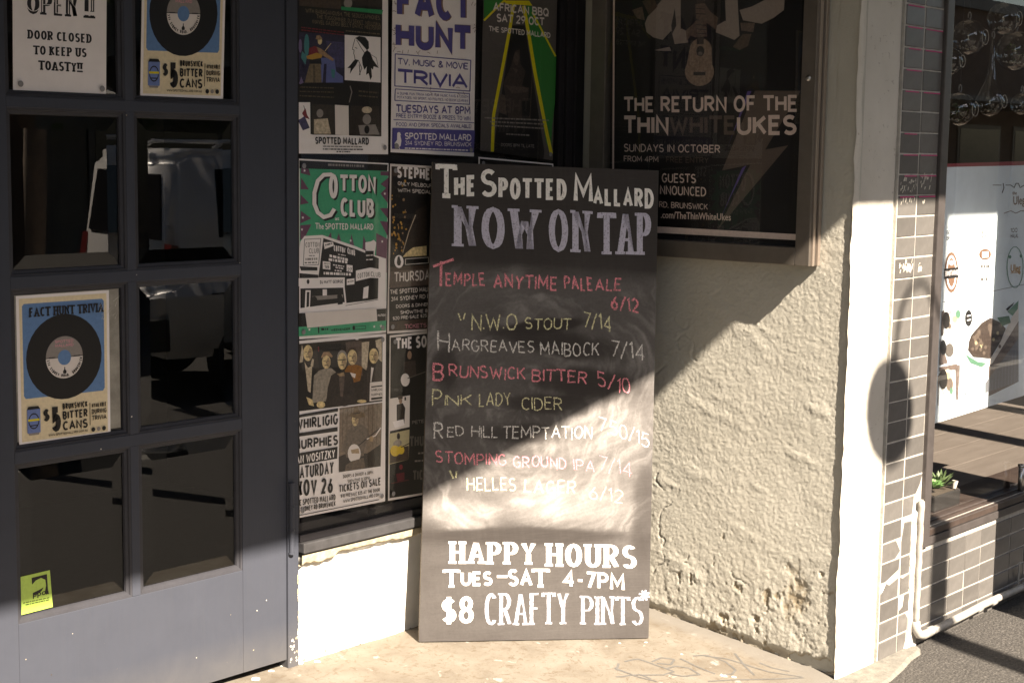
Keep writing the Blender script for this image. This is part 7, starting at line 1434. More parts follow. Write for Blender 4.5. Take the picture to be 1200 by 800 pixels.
POSTERS.append(('trivia_poster', 'blue vinyl record poster without sleeve, upper right pane of glazed door', 'record posters on the door', [-19677, 17892, -16754, 17921, -16586, 22236, -19522, 22026], 'paper', r"""@record_picture
p|ink_cream|-19440 21949 -16681 22144 -16842 18006 -19590 17975
p|ink_sky|-19305 21814 -16840 21982 -16781 21922 -16881 19338 -16945 19250 -19404 19179 -19457 19260 -19364 21748
p|ink_vinyl|-16932 20367 -16945 20595 -16999 20813 -17093 21013 -17223 21188 -17385 21333 -17573 21441 -17779 21511 -17997 21539 -18219 21525 -18437 21470 -18645 21376 -18834 21247 -19000 21087 -19137 20901 -19240 20697 -19307 20480 -19335 20258 -19324 20038 -19273 19826 -19185 19631 -19062 19457 -18908 19312 -18727 19200 -18527 19125 -18312 19089 -18091 19095 -17870 19143 -17658 19231 -17461 19357 -17288 19516 -17144 19704 -17034 19913 -16963 20137
p|paper2|-18737 20264 -18736 20209 -18731 20155 -18721 20102 -18706 20051 -18686 20002 -18662 19955 -18634 19910 -18601 19870 -18565 19832 -18525 19798 -18482 19769 -18436 19744 -18388 19723 -18338 19708 -18286 19697 -18233 19691 -18179 19691 -18124 19695 -18070 19705 -18017 19719 -17965 19739 -17914 19763 -17866 19792 -17819 19825 -17776 19862 -17736 19903 -17699 19947 -17666 19995 -17638 20045 -17613 20097 -17594 20150 -17579 20205 -17570 20261 -17565 20317
p|ink_grey|-17564 20338 -17564 20393 -17570 20447 -17580 20500 -17596 20552 -17616 20601 -17641 20648 -17670 20691 -17704 20732 -17741 20769 -17782 20802 -17826 20831 -17872 20855 -17921 20874 -17972 20889 -18025 20899 -18078 20903 -18132 20903 -18186 20897 -18240 20887 -18293 20872 -18345 20852 -18395 20827 -18443 20798 -18488 20765 -18531 20728 -18570 20688 -18606 20644 -18638 20598 -18665 20549 -18689 20499 -18708 20447 -18722 20393 -18731 20339 -18736 20285
p|ink_sky|-17944 20300 -17957 20383 -18000 20453 -18067 20497 -18147 20510 -18229 20489 -18299 20439 -18347 20365 -18366 20281 -18353 20198 -18310 20129 -18244 20084 -18164 20071 -18083 20091 -18012 20141 -17964 20215
t|SPOTTED|-18431 20698 -17845 20728 -17842 20813 -18428 20782|0.2|0.2|ink_pink|
t|MALLARD|-18436 20584 -17850 20613 -17846 20698 -18432 20668|0.2|0.2|ink_pink|
p|ink_black|-18181 20015 -18152 20016 -18154 19953 -18112 19891 -18130 19827 -18217 19824 -18230 19887 -18183 19952
p|ink_black|-18650 20268 -18447 20277 -18446 20311 -18649 20302
p|ink_black|-17862 20303 -17654 20313 -17653 20347 -17860 20337
t|3|-18716 20232 -18712 20185 -18626 20199 -18630 20246|0.22|0.2|ink_black|
t|1|-18710 20166 -18701 20121 -18616 20145 -18625 20191|0.22|0.2|ink_black|
t|4|-18696 20103 -18682 20059 -18599 20093 -18614 20137|0.22|0.2|ink_black|
t|S|-18647 19985 -18623 19946 -18549 19998 -18573 20037|0.22|0.2|ink_black|
t|Y|-18613 19932 -18584 19896 -18516 19957 -18544 19992|0.22|0.2|ink_black|
t|D|-18572 19883 -18539 19852 -18477 19919 -18510 19951|0.22|0.2|ink_black|
t|N|-18526 19840 -18489 19814 -18435 19887 -18471 19914|0.22|0.2|ink_black|
t|E|-18474 19804 -18435 19782 -18389 19861 -18428 19883|0.22|0.2|ink_black|
t|Y|-18419 19774 -18377 19757 -18339 19840 -18381 19857|0.22|0.2|ink_black|
t|R|-18297 19735 -18252 19729 -18233 19817 -18279 19824|0.22|0.2|ink_black|
t|O|-18233 19727 -18187 19726 -18178 19816 -18225 19817|0.22|0.2|ink_black|
t|A|-18168 19727 -18121 19731 -18123 19820 -18170 19816|0.22|0.2|ink_black|
t|D|-18102 19734 -18056 19744 -18068 19832 -18114 19822|0.22|0.2|ink_black|
t|,|-18037 19749 -17992 19764 -18014 19849 -18059 19834|0.22|0.2|ink_black|
t|B|-17913 19801 -17871 19827 -17912 19903 -17954 19877|0.22|0.2|ink_black|
t|R|-17855 19838 -17815 19868 -17865 19938 -17904 19908|0.22|0.2|ink_black|
t|U|-17800 19881 -17765 19915 -17823 19978 -17859 19944|0.22|0.2|ink_black|
t|N|-17751 19929 -17719 19967 -17785 20023 -17817 19985|0.22|0.2|ink_black|
t|S|-17707 19983 -17679 20024 -17752 20071 -17779 20030|0.22|0.2|ink_black|
t|W|-17669 20041 -17646 20085 -17724 20122 -17747 20079|0.22|0.2|ink_black|
t|I|-17638 20103 -17619 20149 -17702 20176 -17720 20131|0.22|0.2|ink_black|
t|C|-17613 20167 -17600 20215 -17686 20232 -17699 20185|0.22|0.2|ink_black|
t|K|-17596 20234 -17588 20282 -17677 20289 -17684 20241|0.22|0.2|ink_black|
@can_picture
p|ink_black|-19356 18952 -19058 18960 -19004 18878 -19402 18868
p|ink_canblue|-19402 18868 -19004 18878 -19029 18211 -19427 18205
p|ink_grey|-19398 18205 -19058 18210 -19089 18148 -19373 18144
p|ink_black|-19051 18544 -19060 18631 -19093 18705 -19145 18753 -19207 18769 -19271 18750 -19326 18699 -19365 18625 -19380 18537 -19371 18450 -19338 18377 -19287 18328 -19225 18312 -19161 18330 -19105 18381 -19067 18456
p|ink_canblue|-19079 18543 -19087 18616 -19114 18678 -19157 18718 -19209 18732 -19261 18716 -19307 18673 -19339 18611 -19352 18538 -19344 18465 -19317 18403 -19275 18363 -19223 18349 -19171 18365 -19125 18407 -19093 18470
p|ink_yellow|-19384 18599 -19043 18606 -19045 18544 -19386 18537
p|ink_black|-19325 18397 -19117 18401 -19116 18434 -19324 18430
@lettering
t|FACT HUNT TRIVIA|-19177 21449 -16824 21596 -16814 21863 -19167 21707|0.2|0.16|ink_black|s
t|$|-18933 18483 -18732 18487 -18718 18864 -18919 18859|0.2|0.2|ink_black|
t|5|-18686 18174 -18397 18178 -18369 18893 -18659 18886|0.24|0.24|ink_black|
t|BRUNSWICK|-18315 18789 -17504 18808 -17497 18987 -18308 18966|0.2|0.2|ink_black|
t|BITTER|-18326 18495 -17515 18510 -17506 18757 -18317 18739|0.2|0.2|ink_black|
t|CANS|-18339 18179 -17528 18190 -17517 18463 -18328 18448|0.2|0.2|ink_black|
p|ink_black|-17434 18916 -17413 18917 -17438 18255 -17459 18255
t|AVAILABLE|-17371 18768 -16873 18780 -16868 18909 -17366 18897|0.18|0.18|ink_black|
t|DURING|-17378 18576 -16880 18586 -16874 18732 -17373 18721|0.18|0.18|ink_black|
t|TRIVIA|-17386 18384 -16888 18393 -16882 18539 -17380 18529|0.18|0.18|ink_black|
t|WWW.SPOTTEDMALLARD.COM.AU|-18792 18060 -17547 18075 -17544 18143 -18789 18127|0.18|0.18|ink_black|
p|ink_black|-17285 18117 -17289 18143 -17302 18165 -17323 18179 -17348 18184 -17374 18179 -17396 18164 -17411 18141 -17417 18115 -17413 18089 -17400 18067 -17379 18052 -17354 18047 -17328 18053 -17306 18068 -17291 18090
p|ink_grey|-17110 18119 -17114 18142 -17126 18161 -17145 18174 -17168 18178 -17192 18173 -17212 18160 -17225 18140 -17231 18117 -17227 18095 -17215 18075 -17196 18062 -17173 18058 -17150 18063 -17130 18076 -17116 18096
p|ink_black|-16922 18121 -16927 18148 -16940 18170 -16961 18184 -16987 18189 -17012 18184 -17034 18168 -17050 18146 -17056 18120 -17052 18093 -17038 18071 -17017 18057 -16992 18052 -16966 18057 -16944 18072 -16929 18095"""))
POSTERS.append(('paper_notice', 'white paper notice with ornate black lettering, upper left pane of glazed door', 'papers on the glazed door', [-23667, 17883, -20805, 17852, -20696, 21994, -23593, 21555], 'paper', r"""@lettering
t|OPEN !!|-23212 19923 -21146 19939 -21134 20490 -23198 20454|0.24|0.1|ink_black|s
t|OPEN !!|-23235 19988 -21185 20005 -21176 20441 -23224 20408|0.07|0.03|paper|
t|DOOR CLOSED|-23203 19271 -21241 19267 -21236 19509 -23197 19504|0.26|0.15|ink_black|s
t|TO KEEP US|-23036 18869 -21412 18878 -21406 19120 -23030 19103|0.26|0.15|ink_black|s
t|TOASTY!!|-22893 18474 -21555 18469 -21549 18722 -22887 18721|0.26|0.15|ink_black|s"""))
POSTERS.append(('green_sticker', 'small lime green sticker with black logo, bottom left pane of glazed door', 'papers on the glazed door', [-23837, 3737, -22817, 3758, -22886, 4818, -23861, 4806], 'ink_lime', r"""@logo
p|ink_black|-23459 4714 -22982 4728 -22955 4177 -23075 4177 -23016 4408 -23039 4582 -23170 4656 -23330 4616 -23451 4520
p|ink_black|-23430 4287 -23258 4324 -23097 4376 -23152 4290 -23287 4221 -23419 4201
t|ppca|-23433 4167 -22929 4159 -22925 4316 -23429 4323|0.16|0.16|ink_black|b
@lettering
p|ink_black|-23738 4051 -23673 4050 -23673 4072 -23737 4073
p|ink_black|-23652 4050 -23547 4048 -23547 4070 -23651 4071
p|ink_black|-23533 4048 -23487 4047 -23486 4069 -23532 4069
p|ink_black|-23467 4047 -23375 4045 -23375 4067 -23466 4068
p|ink_black|-23353 4045 -23272 4044 -23272 4065 -23352 4067
p|ink_black|-23257 4043 -23150 4042 -23150 4063 -23257 4065
p|ink_black|-23126 4041 -23033 4040 -23032 4061 -23126 4063
p|ink_black|-23009 4039 -22931 4038 -22931 4060 -23008 4061
p|ink_black|-23661 3987 -23554 3985 -23553 4007 -23661 4008
p|ink_black|-23534 3985 -23499 3985 -23498 4006 -23534 4007
p|ink_black|-23470 3984 -23392 3983 -23391 4005 -23470 4006
p|ink_black|-23363 3983 -23267 3982 -23267 4003 -23362 4005
p|ink_black|-23251 3982 -23218 3981 -23218 4003 -23251 4003
p|ink_black|-23203 3981 -23111 3980 -23110 4002 -23203 4003
p|ink_black|-23094 3980 -23060 3979 -23059 4001 -23094 4001
p|ink_black|-23033 3979 -22939 3978 -22939 3999 -23032 4001"""))
POSTERS.append(('music_poster', 'black poster with a ukulele player, pale lettering and a lightning bolt, inside metal display case', None, [-1913, 13605, -9763, 13641, -9617, 23258, -1744, 23829], 'ink_black2', r"""@picture
p|ink_white3|-3206 21099 -3312 21334 -3677 21675 -3931 21899 -4272 22765 -4712 22738 -4774 20886 -4995 20788 -5118 20372 -4536 20333 -4373 20813 -4013 20500 -3598 20604 -3291 20795
p|ink_black|-4367 20991 -4495 21576 -4588 20982 -4414 20693
p|ink_white3|-6530 22625 -7016 22595 -7231 20529 -7030 20393 -6251 20681 -6340 21141 -6658 21040
p|ink_white3|-7199 21388 -7674 21479 -8337 21728 -8704 22490 -8964 21779 -8950 21305 -8563 21071 -8102 20893 -7349 21039
p|ink_white3|-3650 20153 -4317 20251 -4396 20100 -4025 20112
p|ink_black|-4712 22738 -6530 22625 -6657 21069 -6174 20858 -5100 20902 -4775 20856
p|ink_white3|-5327 22700 -5862 22667 -5753 21747 -5538 21758
p|ink_skinB|-2619 21606 -3074 21704 -3202 21219 -2858 21294
p|ink_wood2|-3068 21884 -3552 22068 -3752 21671 -3386 21390
p|ink_wood|-6229 19346 -6215 19437 -6181 19526 -6129 19609 -6059 19684 -5975 19748 -5878 19798 -5772 19834 -5661 19854 -5548 19858 -5438 19844 -5334 19813 -5239 19767 -5157 19707 -5091 19635 -5043 19553 -5014 19465 -5007 19373 -5021 19280 -5055 19190 -5109 19106 -5180 19031 -5266 18967 -5365 18916 -5471 18881 -5583 18862 -5696 18860 -5806 18876 -5909 18907 -6003 18954 -6083 19014 -6148 19086 -6194 19167 -6222 19255
p|ink_wood|-6113 20106 -6072 20252 -5968 20378 -5815 20465 -5636 20501 -5458 20478 -5309 20401 -5212 20280 -5181 20135 -5222 19987 -5328 19860 -5483 19773 -5663 19739 -5840 19764 -5987 19842 -6083 19962
p|ink_wood|-5181 20135 -6095 20106 -6149 19581 -5072 19608
p|ink_black|-5805 20057 -5790 20125 -5751 20183 -5694 20222 -5627 20238 -5562 20227 -5507 20190 -5472 20135 -5461 20068 -5476 20000 -5516 19942 -5573 19902 -5640 19886 -5705 19898 -5759 19934 -5795 19990
p|ink_grey2|-5730 19972 -5722 19999 -5701 20022 -5670 20038 -5634 20045 -5599 20040 -5569 20026 -5549 20004 -5543 19977 -5551 19950 -5572 19927 -5603 19910 -5639 19904 -5674 19908 -5704 19923 -5724 19945
p|ink_black|-5370 19350 -5873 19339 -5878 19222 -5375 19232
p|ink_brown2|-5406 21969 -5745 21950 -5768 20292 -5482 20301
p|ink_skinB|-4995 20788 -5313 21010 -5417 21123 -5848 21075 -5902 20549 -5401 20538 -5219 20604 -5044 20434
p|ink_skinB|-5362 21680 -5755 21689 -6014 21387 -6339 21169 -6248 20768 -5922 20985 -5415 21181
p|ink_black|-5416 20965 -5858 20917 -5859 20940 -5417 20989
p|ink_black|-5421 20819 -5863 20772 -5864 20795 -5422 20842
p|ink_black|-5426 20673 -5868 20626 -5870 20649 -5427 20696
p|ink_black|-5396 21521 -5802 21472 -5804 21495 -5398 21544
p|ink_black|-5403 21346 -5844 21296 -5846 21319 -5404 21369
p|ink_wood2|-6969 20165 -7367 20581 -7709 20569 -7588 20174 -7250 20041
p|ink_skinB|-7250 20958 -7830 20933 -7775 20623 -7294 20699
@bolt_emblem
p|ink_bolt|-7919 18665 -9716 18639 -8404 16685 -9300 16836 -6585 13903 -7828 16172 -6688 15948
p|ink_purple|-7629 18654 -7783 18652 -7048 17123 -6760 16390
p|ink_purple|-7505 16050 -7674 16141 -6991 14895 -6662 14233
@title_lettering
t|THE RETURN OF THE|-2359 17963 -9631 17944 -9607 18506 -2343 18530|0.18|0.18|ink_rose|
t|THIN|-2382 17163 -4381 17171 -4359 17847 -2362 17855|0.2|0.2|ink_rose|
t|WHITE|-4418 17171 -7220 17182 -7195 17836 -4396 17847|0.2|0.2|ink_bolt|
t|UKES|-7255 17168 -9614 17177 -9586 17854 -7230 17835|0.2|0.2|ink_rose|
@lettering
t|SUNDAYS IN OCTOBER|-2400 16547 -6595 16549 -6585 16828 -2392 16840|0.14|0.14|ink_rose|
t|FROM 4PM|-2411 16192 -3963 16185 -3957 16397 -2404 16408|0.14|0.14|ink_rose|
t|FREE ENTRY|-4301 16190 -6128 16189 -6121 16396 -4294 16402|0.14|0.14|ink_bolt|
t|GUESTS|-4137 15474 -5613 15480 -5602 15808 -4126 15808|0.14|0.14|ink_rose|
t|NNOUNCED|-4075 15047 -6062 15030 -6050 15356 -4064 15381|0.14|0.14|ink_rose|
t|RD, BRUNSWICK|-4052 14588 -6150 14571 -6143 14779 -4045 14802|0.13|0.13|ink_rose|
t|.com/TheThinWhiteUkes|-4139 14210 -7121 14237 -7112 14472 -4132 14454|0.16|0.16|ink_rose|b
@border
p|ink_rose|-1795 23825 -1713 23831 -1936 13920 -2015 13923
p|ink_rose|-1945 13905 -9736 13883 -9744 13683 -1951 13670"""))
POSTERS.append(('menu_poster', 'large white food menu poster with dish photos, hanging inside tiled shop window', None, [7466, 6617, 16748, 6837, 15489, 16262, 7374, 16159], 'paper_menu', r"""@red_trim
p|ink_menured|7374 16159 15489 16262 15466 16433 7361 16283
@lettering
t|BEER|7913 13678 8618 13672 8601 13826 7897 13830|0.16|0.16|ink_black|
t|BINTANG|7935 13472 9071 13450 9054 13605 7919 13624|0.16|0.16|ink_black|
t|SILVER|10852 13622 11496 13620 11479 13769 10835 13770|0.16|0.16|ink_grey2|
t|ARETOF|10873 13441 11981 13422 11963 13573 10856 13589|0.16|0.16|ink_grey2|
t|100%|13535 13593 14183 13592 14161 13763 13514 13763|0.16|0.16|ink_grey2|
t|HALAL|13563 13372 14293 13366 14271 13538 13542 13542|0.16|0.16|ink_grey2|
p|ink_grey2|7880 13941 9024 13926 9022 13939 7878 13953
p|ink_grey2|10968 12302 11148 12298 11134 12414 10954 12418
p|ink_grey2|11219 12296 11347 12293 11333 12409 11205 12412
p|ink_grey2|11400 12292 11494 12289 11480 12406 11386 12408
p|ink_grey2|11544 12288 11732 12283 11718 12401 11531 12405
p|ink_grey2|11026 11803 11261 11798 11248 11914 11012 11920
p|ink_grey2|11341 11796 11425 11793 11412 11910 11327 11912
p|ink_grey2|11477 11792 11637 11788 11623 11906 11463 11909
p|ink_grey2|7826 11167 11173 11291 11163 11307 7817 11183
p|ink_grey2|11158 11290 15550 11454 15539 11472 11148 11307
p|ink_black|7558 13789 7571 13463 7633 13460 7620 13786
@brewery_emblem
p|ink_bronze|9025 12230 8949 12530 8796 12786 8593 12961 8369 13028 8158 12978 7993 12819 7898 12576 7886 12285 7960 11990 8109 11734 8310 11556 8535 11484 8748 11531 8916 11689 9014 11935
p|paper_menu|8881 12237 8821 12486 8705 12699 8551 12844 8382 12900 8225 12858 8102 12725 8033 12522 8027 12279 8085 12032 8199 11819 8352 11672 8521 11614 8680 11654 8804 11786 8875 11991
p|ink_bronze|8780 12242 8732 12453 8642 12634 8522 12757 8393 12804 8272 12767 8179 12654 8128 12481 8125 12274 8172 12064 8262 11883 8380 11759 8510 11710 8632 11745 8726 11859 8778 12033
p|paper_menu|8591 12604 8574 12641 8532 12674 8472 12697 8403 12708 8336 12703 8281 12685 8246 12655 8236 12619 8254 12582 8295 12549 8355 12526 8424 12515 8491 12519 8547 12538 8582 12567
p|ink_black|7838 12415 9040 12423 9082 12034 7878 12032
t|BINTANG|7938 12124 9036 12133 9013 12344 7916 12332|0.2|0.2|paper|
p|ink_bronze|11825 12796 11773 12880 11648 12955 11468 13009 11261 13033 11059 13024 10893 12984 10786 12918 10755 12838 10805 12754 10928 12680 11106 12626 11312 12601 11515 12609 11684 12648 11793 12714
p|paper_menu|11008 12927 11579 12921 11607 12688 11035 12695
@shop_emblem
p|ink_grey2|11646 15466 12445 15460 12442 15487 11643 15492
p|ink_black|12538 15543 12644 15363 12721 15369 12614 15549
p|ink_black|12645 15384 12504 15173 12580 15162 12721 15373
p|ink_black|12813 15458 13314 15455 13311 15481 12809 15485
p|ink_black|13271 15461 13626 15351 13662 15372 13307 15482
p|ink_black|13659 15355 13808 15532 13746 15543 13598 15365
p|ink_black|13762 15519 14030 15518 14027 15545 13758 15546
p|ink_black|13981 15531 14176 15351 14235 15360 14040 15541
p|ink_black|14208 15346 14626 15451 14589 15474 14171 15370
p|ink_black|14585 15446 15109 15443 15105 15470 14582 15474
t|the|13506 15097 13910 15092 13892 15228 13489 15231|0.16|0.16|ink_bronze|b
t|Uleg|13638 14690 14736 14707 14691 15050 13595 15028|0.16|0.16|ink_bronze|b
p|ink_bronze|12803 14356 13448 14448 13426 14470 12781 14379
p|ink_bronze|13405 14450 13923 14334 13946 14355 13428 14470
p|ink_bronze|13928 14334 14425 14431 14396 14453 13900 14356
p|ink_bronze|14388 14428 15245 14377 15248 14401 14390 14452
p|ink_menugreen2|14942 12148 14853 12449 14778 12450 14867 12150
p|ink_menugreen2|14857 12439 14679 12708 14607 12704 14785 12435
p|ink_menugreen2|14687 12699 14439 12904 14374 12894 14621 12689
p|ink_menugreen2|14448 12899 14157 13015 14111 12994 14401 12878
p|ink_menugreen2|14158 13015 13859 13024 13863 12994 14162 12984
p|ink_menugreen2|13859 13024 13600 12927 13653 12903 13912 13000
p|ink_menugreen2|13608 12932 13417 12744 13484 12728 13676 12916
p|ink_menugreen2|13423 12752 13318 12498 13389 12488 13494 12743
p|ink_menugreen2|13320 12508 13310 12216 13383 12211 13392 12503
p|ink_menugreen2|13309 12226 13396 11930 13468 11929 13381 12225
p|ink_menugreen2|13391 11940 13566 11674 13636 11678 13461 11944
p|ink_menugreen2|13558 11683 13802 11478 13867 11487 13622 11693
p|ink_menugreen2|13793 11483 14083 11364 14129 11384 13839 11503
p|ink_menugreen2|14083 11364 14384 11351 14378 11382 14077 11395
p|ink_menugreen2|14383 11351 14647 11448 14592 11473 14329 11376
p|ink_menugreen2|14638 11443 14833 11633 14763 11650 14569 11459
p|ink_menugreen2|14827 11625 14934 11885 14859 11895 14753 11635
p|ink_menugreen2|14932 11875 14938 12173 14863 12178 14856 11880
t|Uleg|13735 12004 14675 11993 14635 12305 13696 12313|0.16|0.16|ink_ochre2|b
p|ink_ochre2|13733 11959 14569 11954 14561 11975 13726 11980
p|ink_menugreen2|13706 12619 13693 12646 13662 12669 13618 12686 13568 12693 13519 12690 13479 12676 13454 12655 13448 12630 13461 12603 13491 12580 13535 12563 13585 12556 13634 12559 13674 12572 13700 12593
p|ink_menugreen2|14769 12610 14755 12637 14724 12661 14678 12678 14627 12685 14577 12682 14536 12668 14510 12647 14504 12621 14517 12594 14549 12571 14594 12554 14645 12546 14695 12550 14736 12563 14762 12584
@dish_picture
p|ink_menuwood|12123 8335 14343 9762 14728 9978 15050 7460 12262 7161
p|ink_menuwhite|11499 8394 12422 8443 14728 9978 14633 10714 12682 8898
p|ink_menublue|9523 8679 11874 7816 11963 7057 9703 7041
p|ink_menublue2|11886 7712 14818 9273 15050 7460 11931 7333
p|ink_menugreen|9998 9032 11167 8627 11946 8521 11499 8394 10485 8656
p|ink_meat|10240 9507 10435 9756 11293 10157 12044 10305 13019 10032 13533 9754 13112 9272 12240 8664 10686 8871 10203 9179
p|ink_menugreen|12675 10261 13793 10251 13992 9961 13196 9882
p|ink_menugreen2|13609 10436 14620 10819 14581 10475 14121 10229
p|ink_black|13434 10550 14215 10775 14068 10646 13604 10470
p|ink_meat2|10598 9644 11167 9933 11380 9414 10890 9053
p|ink_meat2|11765 10056 12304 10084 12138 9521
p|ink_menublue3|9680 8233 10263 7764 10326 7774 9742 8243
p|ink_menublue3|10253 7791 10059 7465 10132 7448 10327 7773
p|ink_menublue3|10106 7444 10645 7527 10604 7560 10066 7477
p|ink_menublue3|10571 7544 10921 7226 10988 7234 10637 7552
p|ink_menublue3|10754 7925 11267 7558 11329 7571 10815 7937
p|ink_menublue3|11255 7586 11052 7292 11126 7273 11330 7568
p|ink_menublue3|12284 7354 12333 7638 12238 7653 12189 7369
p|ink_menublue3|12581 7364 12613 7782 12518 7795 12486 7377
p|ink_menublue3|12881 7374 12896 7926 12799 7938 12784 7387
p|ink_menublue3|13182 7384 13180 8070 13083 8082 13085 7396
p|ink_menublue3|13485 7394 13466 8216 13369 8227 13387 7406
p|ink_menublue3|13791 7404 13754 8362 13656 8373 13692 7416
p|ink_menublue3|14098 7414 14044 8509 13945 8520 13999 7426
p|ink_menublue3|14408 7425 14336 8658 14237 8668 14308 7436
p|ink_menublue3|14720 7435 14630 8807 14530 8816 14620 7446
p|ink_meat2|11747 8929 11734 8958 11704 8985 11662 9005 11614 9015 11567 9013 11529 9000 11505 8978 11499 8951 11511 8921 11541 8894 11583 8875 11631 8865 11678 8866 11717 8879 11741 8901
p|ink_meat|11993 8990 11980 9019 11950 9046 11907 9066 11859 9076 11812 9074 11773 9061 11749 9039 11743 9011 11756 8982 11786 8955 11828 8935 11877 8925 11924 8927 11962 8940 11987 8962
p|ink_meat2|10749 9628 10736 9657 10707 9683 10666 9702 10619 9712 10574 9710 10536 9697 10513 9675 10507 9648 10519 9619 10548 9593 10589 9573 10636 9564 10682 9566 10719 9579 10743 9601
p|ink_straw|12554 9404 12540 9434 12510 9461 12467 9480 12418 9490 12370 9488 12331 9475 12307 9453 12301 9425 12314 9395 12344 9368 12387 9349 12436 9339 12484 9341 12523 9354 12547 9376
p|ink_straw|12924 9626 12911 9656 12880 9682 12837 9702 12787 9712 12739 9709 12700 9696 12675 9674 12669 9646 12682 9616 12713 9589 12756 9570 12805 9560 12854 9562 12893 9575 12918 9598
p|ink_meat|13139 9637 13126 9667 13095 9694 13051 9714 13001 9723 12953 9721 12914 9708 12889 9686 12883 9657 12896 9628 12927 9601 12970 9581 13020 9571 13068 9573 13108 9587 13133 9609
p|ink_meat|11155 9472 11142 9501 11113 9527 11071 9546 11024 9556 10978 9554 10940 9541 10916 9519 10910 9492 10923 9462 10952 9436 10993 9417 11041 9407 11087 9409 11125 9422 11149 9444
p|ink_meat|11363 9923 11350 9952 11321 9978 11279 9997 11231 10006 11185 10004 11147 9991 11124 9969 11118 9941 11130 9912 11159 9886 11201 9867 11249 9858 11295 9860 11333 9873 11357 9895
p|ink_meat|11903 9117 11890 9147 11860 9173 11818 9193 11769 9203 11722 9201 11684 9188 11660 9166 11654 9138 11666 9109 11696 9082 11738 9063 11787 9053 11834 9054 11872 9067 11897 9089
p|ink_meat2|13095 9405 13082 9434 13051 9461 13007 9481 12957 9491 12909 9489 12870 9476 12845 9453 12839 9425 12852 9395 12883 9368 12926 9349 12976 9339 13024 9341 13064 9354 13089 9376
p|ink_straw|10984 9393 10971 9423 10942 9449 10901 9468 10853 9478 10808 9476 10770 9463 10746 9441 10740 9414 10753 9384 10782 9358 10823 9339 10870 9329 10916 9331 10954 9344 10978 9366
p|ink_straw|13156 9889 13142 9919 13112 9945 13068 9965 13018 9974 12970 9972 12930 9959 12906 9936 12899 9908 12913 9878 12943 9851 12987 9832 13037 9822 13085 9824 13125 9838 13150 9860
p|ink_straw|11500 9320 11487 9349 11458 9375 11416 9395 11368 9404 11321 9403 11283 9390 11259 9368 11253 9340 11266 9311 11296 9284 11337 9265 11385 9255 11432 9257 11470 9270 11494 9292
p|ink_meat|11873 10017 11860 10046 11830 10073 11788 10092 11740 10101 11693 10099 11654 10085 11630 10063 11624 10035 11637 10006 11667 9980 11709 9961 11757 9952 11804 9954 11843 9967 11867 9989
p|ink_straw|11413 9214 11400 9243 11371 9269 11329 9289 11281 9298 11235 9297 11197 9284 11173 9262 11167 9234 11179 9205 11209 9179 11251 9159 11298 9149 11345 9151 11383 9164 11407 9186
p|ink_meat2|13134 9882 13121 9912 13090 9939 13046 9958 12997 9968 12948 9966 12909 9952 12884 9930 12878 9901 12891 9872 12922 9845 12965 9826 13015 9816 13064 9818 13103 9832 13128 9854
p|ink_meat|11143 9049 11131 9078 11101 9104 11060 9124 11012 9134 10966 9132 10929 9119 10905 9097 10899 9070 10911 9041 10941 9014 10982 8995 11029 8985 11076 8986 11114 8999 11137 9021
p|ink_meat2|11845 9158 11832 9187 11802 9214 11760 9234 11712 9243 11665 9242 11626 9229 11602 9207 11596 9179 11609 9149 11639 9123 11681 9103 11729 9093 11776 9095 11815 9108 11839 9130
p|ink_meat2|10702 9176 10689 9205 10660 9231 10619 9251 10572 9260 10526 9259 10489 9246 10466 9224 10460 9197 10472 9168 10501 9141 10542 9122 10589 9112 10635 9114 10672 9127 10696 9148
p|ink_meat2|13176 9070 13163 9100 13132 9127 13088 9147 13038 9157 12990 9156 12950 9143 12925 9120 12919 9092 12932 9062 12963 9035 13007 9015 13057 9005 13105 9007 13145 9020 13170 9042
p|ink_meat2|11488 9333 11475 9363 11446 9389 11404 9408 11356 9418 11309 9416 11271 9403 11247 9381 11241 9354 11254 9324 11284 9298 11325 9278 11373 9269 11420 9271 11458 9283 11482 9305
p|ink_meat|11322 9187 11309 9216 11279 9243 11238 9262 11190 9272 11144 9270 11106 9257 11082 9235 11076 9208 11089 9178 11118 9152 11160 9133 11207 9123 11254 9125 11292 9137 11316 9159
p|ink_meat|11522 9825 11510 9854 11480 9880 11438 9899 11390 9908 11344 9906 11306 9893 11282 9871 11276 9844 11288 9814 11318 9788 11360 9769 11408 9760 11454 9762 11492 9775 11516 9797
p|ink_meat|11343 9602 11330 9631 11301 9657 11259 9676 11212 9686 11165 9684 11127 9671 11104 9649 11098 9621 11110 9592 11140 9566 11181 9547 11229 9537 11275 9539 11313 9552 11337 9574
p|ink_meat2|11408 9094 11395 9124 11366 9150 11324 9170 11276 9179 11230 9178 11192 9165 11168 9143 11162 9115 11175 9086 11204 9060 11246 9040 11293 9030 11340 9032 11378 9044 11402 9066
p|ink_meat2|11156 9804 11144 9834 11114 9860 11073 9879 11025 9888 10979 9886 10942 9873 10918 9851 10912 9823 10924 9794 10954 9768 10995 9749 11042 9740 11089 9742 11126 9755 11150 9777
@dish_picture
p|ink_menuwood|7796 10826 8000 10876 8028 9945 7823 9897
p|ink_menufood|9418 10293 9350 10460 9193 10609 8971 10715 8719 10764 8476 10749 8277 10672 8153 10545 8122 10387 8187 10223 8341 10075 8559 9967 8811 9916 9056 9929 9259 10005 9386 10133
p|ink_meat2|8635 10221 8620 10259 8585 10293 8537 10318 8481 10329 8427 10326 8383 10308 8356 10278 8349 10242 8363 10204 8398 10170 8446 10145 8502 10134 8556 10137 8600 10155 8628 10184
p|ink_straw|9112 10445 9090 10497 9038 10542 8965 10576 8881 10591 8799 10587 8732 10564 8690 10525 8679 10476 8700 10425 8752 10379 8825 10346 8909 10330 8991 10334 9059 10357 9101 10396
